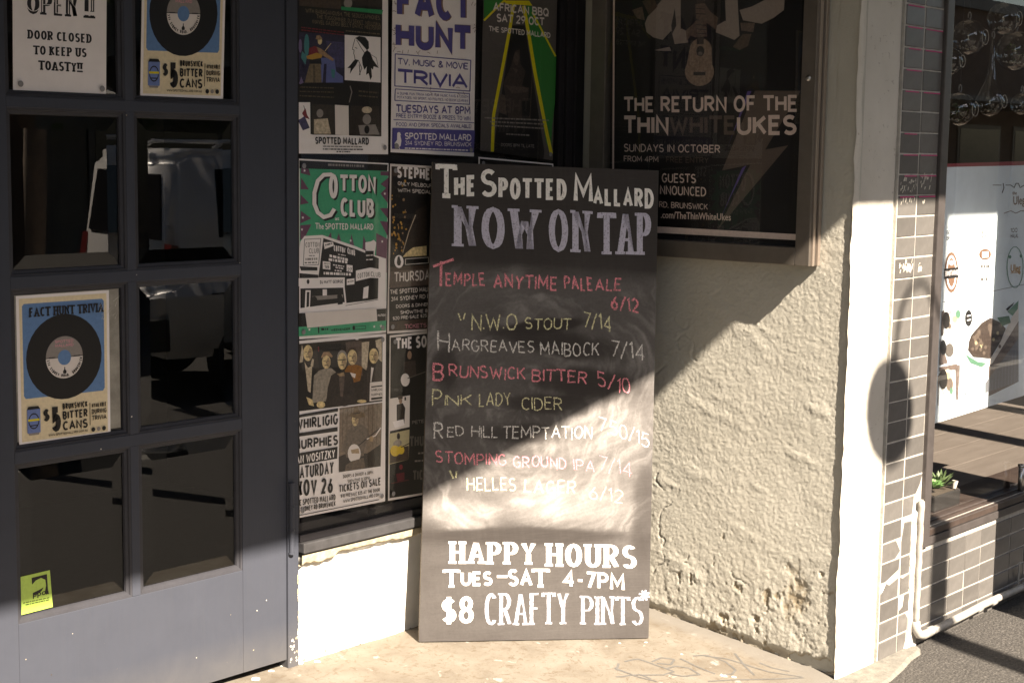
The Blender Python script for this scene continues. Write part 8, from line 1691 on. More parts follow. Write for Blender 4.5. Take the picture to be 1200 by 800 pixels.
p|ink_menugreen|9382 10622 9359 10686 9305 10742 9230 10782 9146 10800 9064 10794 8997 10763 8956 10713 8946 10652 8969 10588 9022 10532 9097 10491 9181 10473 9264 10480 9331 10510 9372 10560
p|ink_pink|8651 10736 8637 10762 8604 10785 8556 10802 8500 10811 8446 10810 8401 10799 8373 10780 8365 10756 8378 10730 8411 10707 8459 10690 8514 10681 8569 10682 8614 10693 8642 10712
p|ink_black|8503 10456 8465 10582 8384 10692 8273 10770 8148 10803 8029 10786 7933 10723 7876 10624 7864 10502 7901 10377 7981 10267 8092 10189 8217 10155 8337 10171 8433 10233 8492 10334
p|ink_black|10399 10404 10363 10526 10286 10633 10181 10708 10065 10739 9954 10723 9865 10662 9812 10564 9803 10446 9839 10324 9915 10217 10019 10142 10135 10109 10247 10125 10337 10186 10390 10284
p|paper|9946 10485 10271 10495 10265 10548 9940 10538
p|paper|9964 10319 10286 10328 10280 10381 9958 10372
p|ink_menuwood|7759 9838 8498 8839 7797 8807
p|ink_grey2|8950 9287 8912 9390 8824 9481 8701 9548 8561 9579 8426 9571 8316 9524 8248 9446 8232 9348 8269 9246 8356 9155 8478 9088 8617 9056 8753 9063 8864 9110 8934 9188
p|ink_black|8314 9438 8281 9552 8213 9652 8118 9723 8013 9753 7913 9739 7832 9683 7784 9594 7775 9484 7807 9371 7875 9271 7969 9200 8074 9168 8175 9182 8256 9238 8305 9328
p|ink_menuwood|7804 8742 9226 8739 9534 8579 9542 8512 7821 8579
p|ink_menuwood|9160 8680 9523 8679 9526 7326 9378 7342
p|ink_menufood|9159 8024 9093 8232 8948 8416 8747 8548 8522 8609 8307 8590 8134 8495 8029 8337 8007 8141 8071 7936 8212 7753 8410 7619 8635 7555 8852 7571 9029 7666 9137 7825
p|ink_meat2|9020 7973 8987 8076 8915 8169 8815 8235 8702 8266 8593 8257 8506 8210 8453 8130 8442 8032 8474 7929 8546 7837 8645 7770 8758 7738 8867 7746 8955 7794 9009 7873
p|ink_menugreen|9049 7707 9032 7759 8996 7805 8946 7839 8889 7855 8835 7851 8791 7827 8764 7787 8758 7738 8775 7686 8811 7640 8861 7606 8918 7590 8972 7594 9016 7618 9043 7657
p|ink_straw|8767 8325 8745 8377 8693 8425 8620 8460 8536 8478 8455 8476 8388 8454 8346 8416 8335 8368 8357 8316 8408 8269 8481 8233 8564 8215 8646 8217 8713 8238 8756 8276
p|ink_black|8529 8218 8485 8372 8394 8508 8269 8604 8129 8647 7997 8630 7891 8556 7827 8437 7816 8290 7858 8137 7948 8002 8072 7905 8212 7861 8346 7876 8453 7950 8517 8070
p|ink_menuwood|7732 8427 7809 8419 7886 7280 7815 7288"""))


# ------------------------------------------------------------------ ground
def ramp_z(y): return .1*y
ny, nx = 120, 300
Y_, X_ = np.meshgrid(np.linspace(.35, -1.24, ny), np.linspace(-3.62, .02, nx), indexing='ij')
Z_ = np.where(Y_ > 0, 0, .1*Y_) + (fbm(X_*9, Y_*9, 3)-.5)*.005 + (fbm(X_*40, Y_*40, 5)-.5)*.002
Z_ -= np.clip((-1.15-Y_)/.09, 0, 1)*.012
floor = struct(grid_obj('entry_floor', np.stack([X_, Y_, Z_], -1), 'entry_concrete'))
ny, nx = 150, 420
Y_, X_ = np.meshgrid(np.linspace(-1.15, -4.3, ny), np.linspace(-7, 9, nx), indexing='ij')
Z_ = -.128 + (Y_+1.17)*.018 + (fbm(X_*3, Y_*3, 8)-.5)*.012
fp = struct(grid_obj('footpath', np.stack([X_, Y_, Z_], -1), 'asphalt'))
# concrete fillet and rubble edge at the pillar foot
mb = MB(); pts = [(-.12, -1.13), (.0, -1.16), (.02, -1.175), (.27, -1.18), (.50, -1.18), (.52, -1.20), (.47, -1.225), (.38, -1.235), (.28, -1.26), (.14, -1.29), (.0, -1.30), (-.12, -1.27), (-.2, -1.2)]
mb.add([(x, y, -.118+(y+1.17)*.02) for x, y in pts]+[(x*1.06-.01, y-.03, -.15) for x, y in pts], [tuple(range(13))]+[(i, (i+1) % 13, 13+(i+1) % 13, 13+i) for i in range(13)], 'kerb_stone')
mat('patch', (.16, .15, .13), .9, noise=.3, nscale=25, bump=1, bscale=90); mb.mats = ['patch']
o = mb.build('concrete_patch'); struct(o)
o = MB().box(-30, 45, -4.46, -4.30, -.6, -.19, 'kerb_stone').build('kerb', bevel=.012); struct(o)
o = MB(); o.add([(-60, -4.46, -.33), (80, -4.46, -.33), (80, -11.5, -.33), (-60, -11.5, -.33)], [(0, 1, 2, 3)], 'asphalt'); struct(o.build('road'))
mat('ground_earth', (.12, .11, .09), .95, noise=.3)
o = MB(); o.add([(-90, 90, -.62), (110, 90, -.62), (110, -90, -.62), (-90, -90, -.62)], [(0, 1, 2, 3)], 'ground_earth'); struct(o.build('ground'))
o = MB().box(-60, 80, -14.1, -11.5, -.6, -.19, 'asphalt').build('far_footpath'); struct(o)
o = MB().box(-30, -7, -4.3, -1.1, -.5, -.15, 'asphalt').box(9, 45, -4.3, -1.1, -.5, -.15, 'asphalt').build('footpath'); struct(o)

def floor_z(x, y):
    X1, Y1 = np.array([x]), np.array([y]); return float(np.where(Y1 > 0, 0, .1*Y1)+(fbm(X1*9, Y1*9, 3)-.5)*.005+(fbm(X1*40, Y1*40, 5)-.5)*.002-np.clip((-1.15-Y1)/.09, 0, 1)*.012)
# grey scrawl painted on the threshold
def floor_line(mb, pts, wd, ink):
    q2 = [pts[0]]
    for a, b in zip(pts[:-1], pts[1:]):
        k_ = max(1, int(math.hypot(b[0]-a[0], b[1]-a[1])/.02)); q2 += [(a[0]+(b[0]-a[0])*i/k_+random.uniform(-.0012, .0012), a[1]+(b[1]-a[1])*i/k_+random.uniform(-.0012, .0012)) for i in range(1, k_+1)]
    for a, b in zip(q2[:-1], q2[1:]):
        dx, dy = b[0]-a[0], b[1]-a[1]; L = math.hypot(dx, dy) or 1; nx_, ny_ = -dy/L*wd/2, dx/L*wd/2
        mb.add([(x, y, floor_z(x, y)+.0009) for x, y in ((a[0]+nx_, a[1]+ny_), (b[0]+nx_, b[1]+ny_), (b[0]-nx_, b[1]-ny_), (a[0]-nx_, a[1]-ny_))], [(0, 1, 2, 3)], ink)
mat('grey_scrawl', (.105, .10, .093), .8, noise=.2, nscale=60)
mb = MB()
fl = FLOOR_SCRAWL
for pl in fl: floor_line(mb, pl, .0085, 'grey_scrawl')
mb.build('scrawl', floor)
mb = MB()
for (x, y, rr_) in FLOOR_SPOTS:
    rr_ *= .6
    pts = [(x+rr_*(.7+.5*random.random())*math.cos(a*.785), y+rr_*(.7+.5*random.random())*math.sin(a*.785), .0) for a in range(8)]; pts = [(px_, py_, floor_z(px_, py_)+.0007) for px_, py_, _ in pts]; mb.add(pts, [tuple(range(8))], 'white_wall')
mb.build('paint_spot', floor)

# ------------------------------------------------------------------ stucco pillar (return wall + street face)
pil = thing('stucco_pillar', 'rough cream stucco return wall and corner pillar between the pub window and the tiles', 'wall', (.12, -.6, -.12))
mb = MB().box(.010, .262, -1.166, .30, -.4, 3.3, 'stucco'); mb.build('core', pil)
ny, nx = 400, 290
zz = np.concatenate([np.linspace(-.16, 1.7, 480), np.linspace(1.708, 3.25, 71)[1:]]); yy = np.linspace(.02, -1.176, nx)
Z_, Y_ = np.meshgrid(zz, yy, indexing='ij')
h = (fbm(Y_*55, Z_*50, 11, 3)-.5)*.0013 + (fbm(Y_*5, Z_*5, 21, 3)-.5)*.005 + (fbm(Y_*150+Z_*40, Z_*150, 31, 2)-.5)*.0026 - .004*np.clip(1-np.abs(fbm(Y_*4+2, Z_*3.2, 141, 4)-.5)/.006, 0, 1)*(fbm(Y_*3, Z_*3, 145, 2) > .55)
# trowel ridges
rid = fbm(Y_*6+Z_*3, Z_*16-Y_*5, 41, 3); h += np.maximum(0, rid-.58)*.009
low = np.clip((.42-Z_)/.5, 0, 1)*np.clip((-.25-Y_)/.5, 0.1, 1)
er = fbm(Y_*26, Z_*17, 51, 5, .65); wear = np.clip((er+low*.2-.79)*14, 0, 1)*np.clip((.5-Z_)/.3, 0, 1)
cy_, cz_ = -.93, .17
patch = np.clip(.75-((Y_+1.01+.12*(Z_-.2))**2/.055**2+(Z_-.16)**2/.13**2)+(er-.5)*4.0, 0, 1); wear = np.maximum(wear, patch)
h += (fbm(Y_*48, Z_*40, 61, 4, .6)-.5)*.008*np.clip((.38-Z_)/.45, 0, 1)
h -= wear*.005
foot = np.clip(((.1*Y_)+.03+.02*(fbm(Y_*14, Z_*0, 71, 3)-.3)-Z_)/.02, 0, 1); h -= foot*.009
hole = np.clip(1.3-((Y_+1.08)**2/.09**2+(Z_+.085)**2/.03**2)+(er-.5)*2.5, 0, 1); h -= hole*.022
edge = np.clip((-1.15-Y_)/.026, 0, 1); h -= edge**2*(.008+.012*fbm(Z_*14, Y_*0, 81, 3))
P = np.stack([-.006-h, Y_, Z_], -1)
P[:, -1, 0] = .012
grid_obj('stucco_face', P, 'stucco', pil, ('wear', np.clip(wear+foot*.6+hole, 0, 1)))
X_, Z2 = np.meshgrid(np.linspace(-.016, .256, 40), zz, indexing='xy')
h = (fbm(X_*30, Z2*30, 12, 3)-.5)*.003+(fbm(X_*7, Z2*7, 14, 2)-.5)*.004
eg = np.clip((.004-X_)/.02, 0, 1)**2*(.003+.012*fbm(X_*0, Z2*14, 81, 3)); 
eg += np.clip((X_-.244)/.012, 0, 1)*.012*fbm(X_*0+3, Z2*22, 85, 3)
P = np.stack([X_, -1.174-h+eg, Z2], -1); P[:, -1, 1] = -1.15
grid_obj('street_face', P, 'pillar_paint', pil)

# ------------------------------------------------------------------ tiled pilaster + low wall
PITCH = .0716
tp = thing('tiled_pilaster', 'narrow taupe tiled pilaster two tiles wide, running up beside the shop window', 'wall', (.40, -1.16, -.13))
MB().box(.2625, .547, -1.1768, -.90, -.3, 3.3, 'grout').build('backing', tp)
tw = thing('tiled_wall', 'low taupe tiled wall under the shop window sill', 'wall', (1.5, -1.16, -.13))
MB().box(.5475, 3.4, -1.1766, -1.0, -.3, .2365, 'grout').build('backing', tw)
def tile_mesh(wd, ht, chip=None):
    me = bpy.data.meshes.new('tile'); c = .0022
    def rect(i, y): return [(-wd/2+i, y, -ht/2+i), (wd/2-i, y, -ht/2+i), (wd/2-i, y, ht/2-i), (-wd/2+i, y, ht/2-i)]
    v = rect(0, .004)+rect(0, -.0035)+rect(c, -.006); f = []
    for o in (0, 4): f += [(o+i, o+(i+1) % 4, o+4+(i+1) % 4, o+4+i) for i in range(4)]
    f.append((8, 9, 10, 11)); me.from_pydata(v, [], f); me.materials.append(M['tile_glaze']); return me
T1 = tile_mesh(.1330, .0667); tms = {}
def tile(parent, x, z, me=T1, rot=0):
    o = link(bpy.data.objects.new('tile', me)); o.parent = parent; o.location = Vector((x+random.uniform(-.0008, .0008), -1.1735+random.uniform(-.001, .001), z+random.uniform(-.0007, .0007)))-wloc(parent)
    o.rotation_euler = (random.uniform(-.012, .012), rot+random.uniform(-.006, .006), random.uniform(-.012, .012)); return o
def poly_tile(parent, pts):
    cx = sum(p[0] for p in pts)/len(pts); cz = sum(p[1] for p in pts)/len(pts); n = len(pts)
    mb = MB(); v = [(x, -1.170, z) for x, z in pts]+[(x, -1.1775, z) for x, z in pts]+[(cx+(x-cx)*.965, -1.1797, cz+(z-cz)*.95) for x, z in pts]
    mb.add(v, [(i, (i+1) % n, n+(i+1) % n, n+i) for i in range(n)]+[(n+i, n+(i+1) % n, 2*n+(i+1) % n, 2*n+i) for i in range(n)]+[tuple(range(2*n, 3*n))], 'tile_glaze')
    return mb.build('tile', parent, origin=None)
z0 = -.1275
mg = MB()
for k in range(44):
    zc = z0+PITCH*(k+.5)
    if k in (3, 4):   # cracked ones on the left
        if k == 3: poly_tile(tp, [(.268, zc-.033), (.395, zc-.033), (.395, zc+.034), (.33, zc+.02), (.30, zc+.034), (.268, zc+.0)])
        else: poly_tile(tp, [(.268, zc-.033), (.30, zc-.033), (.395, zc-.006), (.40, zc+.033), (.268, zc+.033)])
    elif k == 5: poly_tile(tp, [(.270, zc-.033), (.365, zc-.033), (.400, zc-.01), (.365, zc+.033), (.270, zc+.033)])
    else: tile(tp, .336, zc)
    if k == 7: poly_tile(tp, [(.410, zc-.033), (.478, zc-.033), (.486, zc+.033), (.410, zc+.033)])
    elif k == 8: poly_tile(tp, [(.410, zc-.033), (.500, zc-.033), (.53, zc+.0), (.545, zc+.033), (.410, zc+.033)])
    elif k in (4, 5, 6): 
        w_ = .475
        if k == 6: continue
        if k == 5: poly_tile(tp, [(.412, zc-.033), (w_, zc-.033), (.478, zc+.085), (.425, zc+.088), (.408, zc+.02)])
        else: poly_tile(tp, [(.412, zc-.033), (w_, zc-.033), (w_, zc+.033), (.412, zc+.033)])
    elif k == 3: poly_tile(tp, [(.412, zc-.033), (.478, zc-.033), (.478, zc+.033), (.43, zc+.025), (.412, zc+.033)])
    elif k == 2: poly_tile(tp, [(.412, zc-.033), (.48, zc-.033), (.482, zc+.033), (.45, zc+.033), (.44, zc-.01), (.412, zc-.02)])
    elif k == 1: poly_tile(tp, [(.412, zc-.033), (.478, zc-.033), (.48, zc+.012), (.462, zc+.033), (.412, zc+.033)])
    elif k == 0: poly_tile(tp, [(.410, zc-.033), (.455, zc-.033), (.47, zc-.0), (.472, zc+.033), (.410, zc+.033)])
    else: tile(tp, .4775, zc)
    if zc > 1.46 and random.random() < .8:
        mg.box(.275+random.random()*.03, .40-random.random()*.02, -1.1814, -1.1811, zc+.029, zc+.0325, 'magenta_paint')
        if random.random() < .7: mg.box(.415, .54, -1.1814, -1.1811, zc+.029, zc+.0325, 'magenta_paint')
mg.build('paint_line', tp)
# scratched sticker residue
mb = MB(); rg = random.Random(5)
for (xa, xb, za, zb, nn) in ((.275, .39, 1.525, 1.57, 26), (.42, .50, 1.53, 1.585, 16), (.28, .38, 1.485, 1.50, 10), (.43, .48, 1.487, 1.495, 5), (.29, .385, 1.25, 1.285, 40), (.43, .46, 1.245, 1.285, 9)):
    for i in range(nn):
        x = rg.uniform(xa, xb); z = rg.uniform(za, zb); a = rg.uniform(.006, .02); b = rg.uniform(.001, .006)
        mb.add([(x, -1.1812-i*1e-5, z), (x+b, -1.1812-i*1e-5, z+b*.4), (x+b*1.4+a*.2, -1.1812-i*1e-5, z+a), (x+a*.2, -1.1812-i*1e-5, z+a*.9)], [(0, 1, 2, 3)], 'pebble')
mb.build('sticker_residue', tp)
cols = [.5515, .659, .7965, .934, 1.0715, 1.209, 1.3465, 1.484, 1.6215, 1.759, 1.8965, 2.034, 2.1715, 2.309]
for i in range(len(cols)-1):
    wd = cols[i+1]-cols[i]-.0052
    key = round(wd, 3)
    if key not in tms: tms[key] = tile_mesh(wd, .0660)
    for k in range(5):
        zt = .219-.0712*k; jog = random.uniform(-.002, .002)
        if i == 0 and k < 4: tile(tw, (cols[0]+cols[1])/2, zt-.0345, tms[key])
        else: tile(tw, (cols[i]+cols[i+1])/2+jog, zt-.0345, tms[key])
# mortar run where the tiles are missing
mb = MB(); rg = random.Random(3); L = []; Rr = []
for i in range(34):
    z = .42-.0165*i; f = i/33
    L.append((.492-.012*f+rg.uniform(-.006, .006)-(.01 if .25 < f < .45 else 0)+(.02 if i < 3 else 0), -1.1785, z)); Rr.append((.5465+rg.uniform(-.002, .001)-(.006*f), -1.1785, z))
L[-1] = (.44, -1.176, -.13)
n = len(L); mb.add(L+[(x+.012, -1.187, z) for x, y, z in L]+[(x, -1.187, z) for x, y, z in Rr]+[(x, -1.168, z) for x, y, z in Rr], [(i, i+1, n+i+1, n+i) for i in range(n-1)]+[(n+i, n+i+1, 2*n+i+1, 2*n+i) for i in range(n-1)]+[(2*n+i, 2*n+i+1, 3*n+i+1, 3*n+i) for i in range(n-1)], 'mortar')
mb.build('mortar_patch', tp)

# conduit
cd = thing('conduit_pipe', 'white plastic conduit dropping down the corner and running along the foot of the tiled wall', 'pipe', (.52, -1.2, -.07))
pv = [(.514+.002*math.sin(i*1.3), -1.196, .42-.0205*i) for i in range(23)]
mb = MB(); mb.tube(pv, [.0108+.0012*(i % 2) for i in range(23)], 'conduit_white'); mb.build('riser', cd, smooth=True)
mb = MB(); mb.tube([(.512, -1.196, -.025), (.511, -1.20, -.055), (.52, -1.207, -.073), (.545, -1.211, -.081), (.60, -1.212, -.081)], .0165, 'conduit_white'); mb.build('elbow', cd, smooth=True)
mb = MB(); mb.tube([(.60, -1.212, -.081), (.9, -1.213, -.077), (1.05, -1.211, -.074), (1.5, -1.212, -.078), (3.2, -1.212, -.078)], .0145, 'conduit_white'); mb.build('run', cd, smooth=True)
for x in (.60, 1.0, 1.13, 1.42):
    mb = MB(); mb.tube([(x-.012, -1.212, -.078), (x+.02, -1.212, -.078)], .0172, 'conduit_grey'); mb.build('coupling', cd, smooth=True)
mb = MB(); mb.tube([(1.42, -1.19, -.07), (1.42, -1.192, .02)], .004, 'conduit_white'); mb.build('clip', cd)

# ------------------------------------------------------------------ shop window
sw = thing('shop_window', 'shop window in a dark brown frame above the tiled wall', 'window', (1.5, -1.17, .24))
MB().box(.549, .600, -1.192, -1.09, .238, 3.3, 'shop_frame').build('frame', sw, bevel=.003)
MB().box(.6005, 3.4, -1.186, -1.10, .2385, .268, 'shop_frame').box(.6005, 3.4, -1.182, -1.10, .271, .296, 'dark_timber').box(.6005, 3.4, -1.13, -.93, .297, .303, 'dark_timber').build('sill', sw, bevel=.002)
MB().box(3.4, 3.46, -1.19, -1.09, .24, 3.3, 'shop_frame').box(.600, 3.4, -1.19, -1.09, 2.75, 3.3, 'shop_frame').build('frame', sw)
mb = MB(); mb.add([(.600, -1.12, .30), (3.4, -1.12, .30), (3.4, -1.12, 2.75), (.600, -1.12, 2.75)], [(0, 1, 2, 3)], 'glass'); mb.build('pane', sw)
mb = MB(); 
for i in range(4): mb.box(.61+.0, 3.4, -1.185+.018*i+.004, -1.181+.018*i+.004, .2965, .2985, 'conduit_grey') if i in (1, 3) else None
mb.build('sill_trim', sw)
# shop room
mb = MB().box(.56, 4.9, -1.08, 3.2, 2.9, 3.0, 'interior_wall').box(.50, .545, -.89, 3.2, -.2, 3.0, 'interior_wall').box(4.9, 5.0, -1.1, 3.2, -.2, 3.0, 'interior_wall').box(.5, 5, 3.2, 3.3, -.2, 3, 'interior_wall').box(3.46, 5, -1.17, -1.08, -.2, 3.3, 'shop_render')
struct(mb.build('shop_interior_walls'))
struct(MB().box(.5, 5, -1.08, 3.2, -.2, -.02, 'dark_timber').build('shop_interior_floor'))
dk = thing('display_deck', 'pale timber plank deck inside the shop window, crossed by sunlit and shaded bands', 'deck', (2, 0, .2))
for i in range(9):
    y0_ = -.925+.205*i
    MB().box(.62, 4.2, y0_, y0_+.2005, .262, .3, 'pale_timber').build('plank', dk, bevel=.002)
for x in (.75, 4.0):
    for y in (-.8, .8): MB().box(x, x+.07, y, y+.07, -.02, .2615, 'dark_timber').build('leg', dk)
sb = thing('shelf_unit', 'dark shelf unit with jars at the back of the shop', 'shelf', (2.8, 2.9, 0))
for z in (.6, 1.1, 1.6, 2.1): MB().box(1.6, 4.4, 2.7, 3.0, z, z+.03, 'dark_timber').build('shelf', sb)
for x in (1.57, 3.0, 4.4): MB().box(x, x+.03, 2.7, 3.0, 0, 2.5, 'dark_timber').build('upright', sb)
rg = random.Random(12)
for i in range(16):
    x = rg.uniform(1.7, 4.3); z = rg.choice([.63, 1.13, 1.63, 2.13]); 
    mb = MB(); mb.lathe((x, 2.8, z), [(.001, 0), (.05, 0), (.055, .03), (.055, .13), (.03, .16), (.03, .19), (.001, .19)], rg.choice(['pebble', 'soil', 'leaf', 'menu_dark']) if False else rg.choice(['pebble', 'soil', 'leaf']), 12)
    o = mb.build('jar', None, origin=(x, 2.8, z), smooth=True); tag(o, 'small dark jar on the shelves at the back of the shop', 'jar', 'jars on the shop shelves')
# planter with succulents
pt = thing('succulent_planter', 'black planter with a pale rosette and a spiky succulent, behind the shop glass', 'planter', (.96, -1.03, .303))
mb = MB(); a = .0; mb.box(.85, 1.07, -1.085, -.985, .3035, .365, 'pot_black'); mb.build('pot', pt, bevel=.006)
MB().box(.858, 1.062, -1.078, -.992, .3652, .368, 'soil').build('soil', pt)
def rosette(name, c, n, ln, wd, tilt0, tilt1, m_):
    mb = MB(); rg = random.Random(n)
    for i in range(n):
        f = i/n; az = i*2.4; t = R(tilt0+(tilt1-tilt0)*f); l_ = ln*(.55+.45*(1-f))*rg.uniform(.85, 1.1)
        dx, dy, dz = math.cos(az)*math.cos(t), math.sin(az)*math.cos(t), math.sin(t); sx_, sy_ = -math.sin(az), math.cos(az)
        c0 = Vector(c); tip = c0+Vector((dx, dy, dz))*l_; mid = c0+Vector((dx, dy, dz))*l_*.55; up = Vector((-dx*dz, -dy*dz, math.cos(t)**2+.01))*.004
        s_ = Vector((sx_, sy_, 0))*wd
        mb.add([c0-s_*.5, c0+s_*.5, mid+s_+up, tip, mid-s_+up, mid-up*1.5, c0-up], [(0, 1, 2, 4), (4, 2, 3), (0, 6, 5, 4), (1, 2, 5, 6), (4, 5, 3), (5, 2, 3)], m_)
    return mb.build(name, pt)
rosette('rosette', (.90, -1.06, .392), 40, .046, .012, 15, 80, 'succulent_green')
rosette('spiky_succulent', (.985, -1.035, .375), 22, .098, .009, 22, 85, 'succulent_dark')
rosette('trailing_succulent', (.865, -1.0, .37), 20, .05, .010, 0, 70, 'succulent_dark')
mb = MB(); mb.tube([(1.03, -1.075, .37), (1.033, -1.078, .40)], [.008, .012], 'pebble'); mb.build('plant_tag', pt)
stp = MB(); stp.tube([(1.49, -1.15, .30), (1.49, -1.15, .40)], .0125, 'steel', 16); stp.lathe((1.49, -1.15, .40), [(.0125, 0), (.016, .002), (.016, .01), (.001, .012)], 'steel', 16)
o = stp.build('metal_stud', None, origin=(1.49, -1.15, .3), smooth=True); tag(o, 'short shiny steel post standing on the shop window sill', 'post')
# hanging terrariums
terr = TERRARIUMS
lab = ['clear glass globe terrarium with a looped hook, left of the hanging group', 'glass globe partly hidden by the window frame, with pale pebbles, below the hooked globe', 'round glass globe with green moss, lowest at the left of the hanging group',
       'long necked teardrop glass vessel with white pebbles, centre of the hanging group', 'glass globe tipped on its side with a wide round mouth, highest at the right', 'large clear glass globe at the right edge above the teardrop vessel', 'small glass globe with white gravel at the far right, low down']
for i, (x, z, rad, kind) in enumerate(terr):
    y = -.95
    t = thing('glass_terrarium', lab[i], 'terrarium', (x, y, z-rad), 'glass terrariums hanging in the shop window')
    if kind == 'tear': prof = [(.001, -rad), (rad*.6, -rad*.85), (rad*.95, -rad*.3), (rad*.98, .1*rad), (rad*.7, rad*.7), (rad*.35, rad*1.4), (rad*.16, rad*2.6), (rad*.13, rad*4), (.001, rad*4.15)]
    else: prof = [(max(.001, rad*math.sin(R(a))), -rad*math.cos(R(a))) for a in range(0, 181, 15)]
    mb = MB(); mb.lathe((x, y, z), prof, 'globe_glass', 28); mb.build('globe', t, smooth=True)
    mb = MB(); cyo = y-rad*.85; mb.tube([(x+rad*.35+rad*.42*math.cos(a*.45), cyo, z-rad*.0+rad*.42*math.sin(a*.45)) for a in range(15)], .0022, 'steel' if False else 'globe_rim', 6) if 'globe_rim' in M else mb.tube([(x+rad*.35+rad*.42*math.cos(a*.45), cyo, z+rad*.42*math.sin(a*.45)) for a in range(15)], .0018, 'pebble', 6); mb.build('mouth_rim', t, smooth=True)
    top = z+(rad*4.1 if kind == 'tear' else rad)
    mb = MB(); mb.tube([(x+.012*math.sin(a*.6), y, top+.014-.014*math.cos(a*.6)) for a in range(10)], .003, 'conduit_grey', 6); mb.tube([(x, y, top+.028), (x, y, 2.9)], .0012, 'dark_timber', 5); mb.build('hook', t)
    mb = MB(); rg = random.Random(i+20)
    for k in range(30 if kind != 'small' else 18):
        a = rg.uniform(0, 6.28); q = rg.uniform(0, .62)*rad; px, py, pz = x+q*math.cos(a), y+q*math.sin(a), z-rad*.62+rg.uniform(-.05, .12)*rad; s_ = rg.uniform(.05, .11)*rad
        mb.add([(px-s_, py, pz), (px, py-s_, pz-s_*.4), (px+s_, py, pz), (px, py+s_, pz), (px, py, pz+s_*.8), (px, py, pz-s_*.6)], [(0, 1, 4), (1, 2, 4), (2, 3, 4), (3, 0, 4), (1, 0, 5), (2, 1, 5), (3, 2, 5), (0, 3, 5)], rg.choice(['pebble', 'pebble', 'pebble', 'soil'] if kind != 'moss' else ['soil', 'moss', 'soil', 'pebble']))
    mb.build('pebbles', t)
    if kind in ('moss', 'big'):
        mb = MB()
        for k in range(40):
            a = rg.uniform(0, 6.28); q = rg.uniform(0, .6)*rad; px, py, pz = x+q*math.cos(a), y+q*math.sin(a), z+rg.uniform(-.5, .25)*rad; s_ = rad*.13
            mb.add([(px, py, pz), (px+s_*math.cos(a), py+s_*math.sin(a), pz+s_*.6), (px+s_*.3, py, pz+s_)], [(0, 1, 2)], 'moss')
        mb.build('moss_plant', t)

# ------------------------------------------------------------------ pub walls and opening
lw = thing('low_wall', 'white painted low wall under the pub window, brightly sunlit', 'wall', (-.7, .1, 0))
X_, Z_ = np.meshgrid(np.linspace(-1.398, -.004, 170), np.linspace(-.05, .352, 60), indexing='xy')
h = (fbm(X_*12, Z_*12, 91, 3)-.5)*.008+(fbm(X_*45, Z_*45, 92, 3)-.5)*.0025
lip = np.clip((Z_-.335+.03*(fbm(X_*16, Z_*0, 93, 3)-.5))/.012, 0, 1); h += lip*(.010+.006*fbm(X_*40, Z_*40, 94, 2))
h -= np.clip((-1.385-X_)/.012, 0, 1)*.01
grid_obj('painted_face', np.stack([X_, .004-h, Z_], -1), 'white_wall', lw)
MB().box(-1.40, -.002, .014, .22, -.2, .356, 'broken_plaster').build('core', lw)
mb = MB(); rg = random.Random(31)
for i in range(46):
    x = -1.39+1.3*rg.random()**1.3; z = -.012+.05*rg.random()**2+.004; s_ = rg.uniform(.002, .007)
    mb.add([(x-s_, -.0035, z), (x, -.0036, z-s_*.5), (x+s_*1.4, -.0035, z+.1*s_), (x+.3*s_, -.0035, z+s_*.7)], [(0, 1, 2, 3)], rg.choice(['broken_plaster', 'kerb_stone']))
mb.build('paint_chip', lw)
# ragged plaster lip below the sill
mb = MB(); rg = random.Random(8); xs = [-1.398+i*.0175 for i in range(80)]
xs = [x for x in xs if x < -.01]; lo = [.349-.030*float(fbm(np.array([x*5.3]), np.array([.3]), 95, 5, .6)[0])**1.5+rg.uniform(-.003, .003)-(.010 if x < -1.25 else 0) for x in xs]; n = len(xs)
mb.add([(x, -.010, lo[i]) for i, x in enumerate(xs)]+[(x, -.018, lo[i]+.007) for i, x in enumerate(xs)]+[(x, -.020, .3615) for x in xs]+[(x, .01, lo[i]) for i, x in enumerate(xs)], [(i, i+1, n+i+1, n+i) for i in range(n-1)]+[(n+i, n+i+1, 2*n+i+1, 2*n+i) for i in range(n-1)]+[(3*n+i, 3*n+i+1, i+1, i) for i in range(n-1)], 'broken_plaster')
mb.build('broken_edge', lw)
pw = thing('pub_window', 'dark framed pub window covered with posters', 'window', (-.7, .02, .36))
mb = MB(); mb.box(-1.400, -.10, -.030, .10, .368, .402, 'sill_paint'); mb.build('sill', pw, bevel=.004)
mb = MB(); mb.box(-1.3995, -.03, .002, .10, .4025, .462, 'frame_paint'); mb.box(-1.3995, -.03, -.012, .002, .4025, .425, 'frame_paint'); mb.build('bottom_rail', pw, bevel=.003)
MB().box(-.128, -.098, .004, .1, .4625, 2.5, 'frame_paint').box(-.0975, -.060, -.008, .1, .4625, 2.5, 'frame_paint').box(-.0595, -.010, -.020, .1, .3, 2.5, 'frame_paint').build('jamb', pw, bevel=.003)
MB().box(-1.3995, -1.392, .0, .1, .4625, 2.5, 'frame_paint').build('jamb', pw)
MB().box(-1.3995, -.01, -.01, .1, 2.4, 2.5, 'frame_paint').build('head', pw)
mb = MB(); mb.add([(-1.392, -.0105, .44), (-.1, -.0105, .44), (-.1, -.0105, 2.42), (-1.392, -.0105, 2.42)], [(0, 1, 2, 3)], 'thin_glass'); mb.build('pane', pw)
MB().box(-1.39, -.13, .03, .035, .47, 2.4, 'pub_dark').build('dark_backing', pw)  # plain dark sheet closing the window behind the posters
jm = thing('door_jamb', 'narrow blue-grey timber jamb with peeling foot between the door and the pub window', 'door frame', (-1.43, 0, 0))
MB().box(-1.4455, -1.401, -.006, .12, -.01, 2.6, 'door_paint').build('post', jm, bevel=.003)
mb = MB(); rg = random.Random(2)
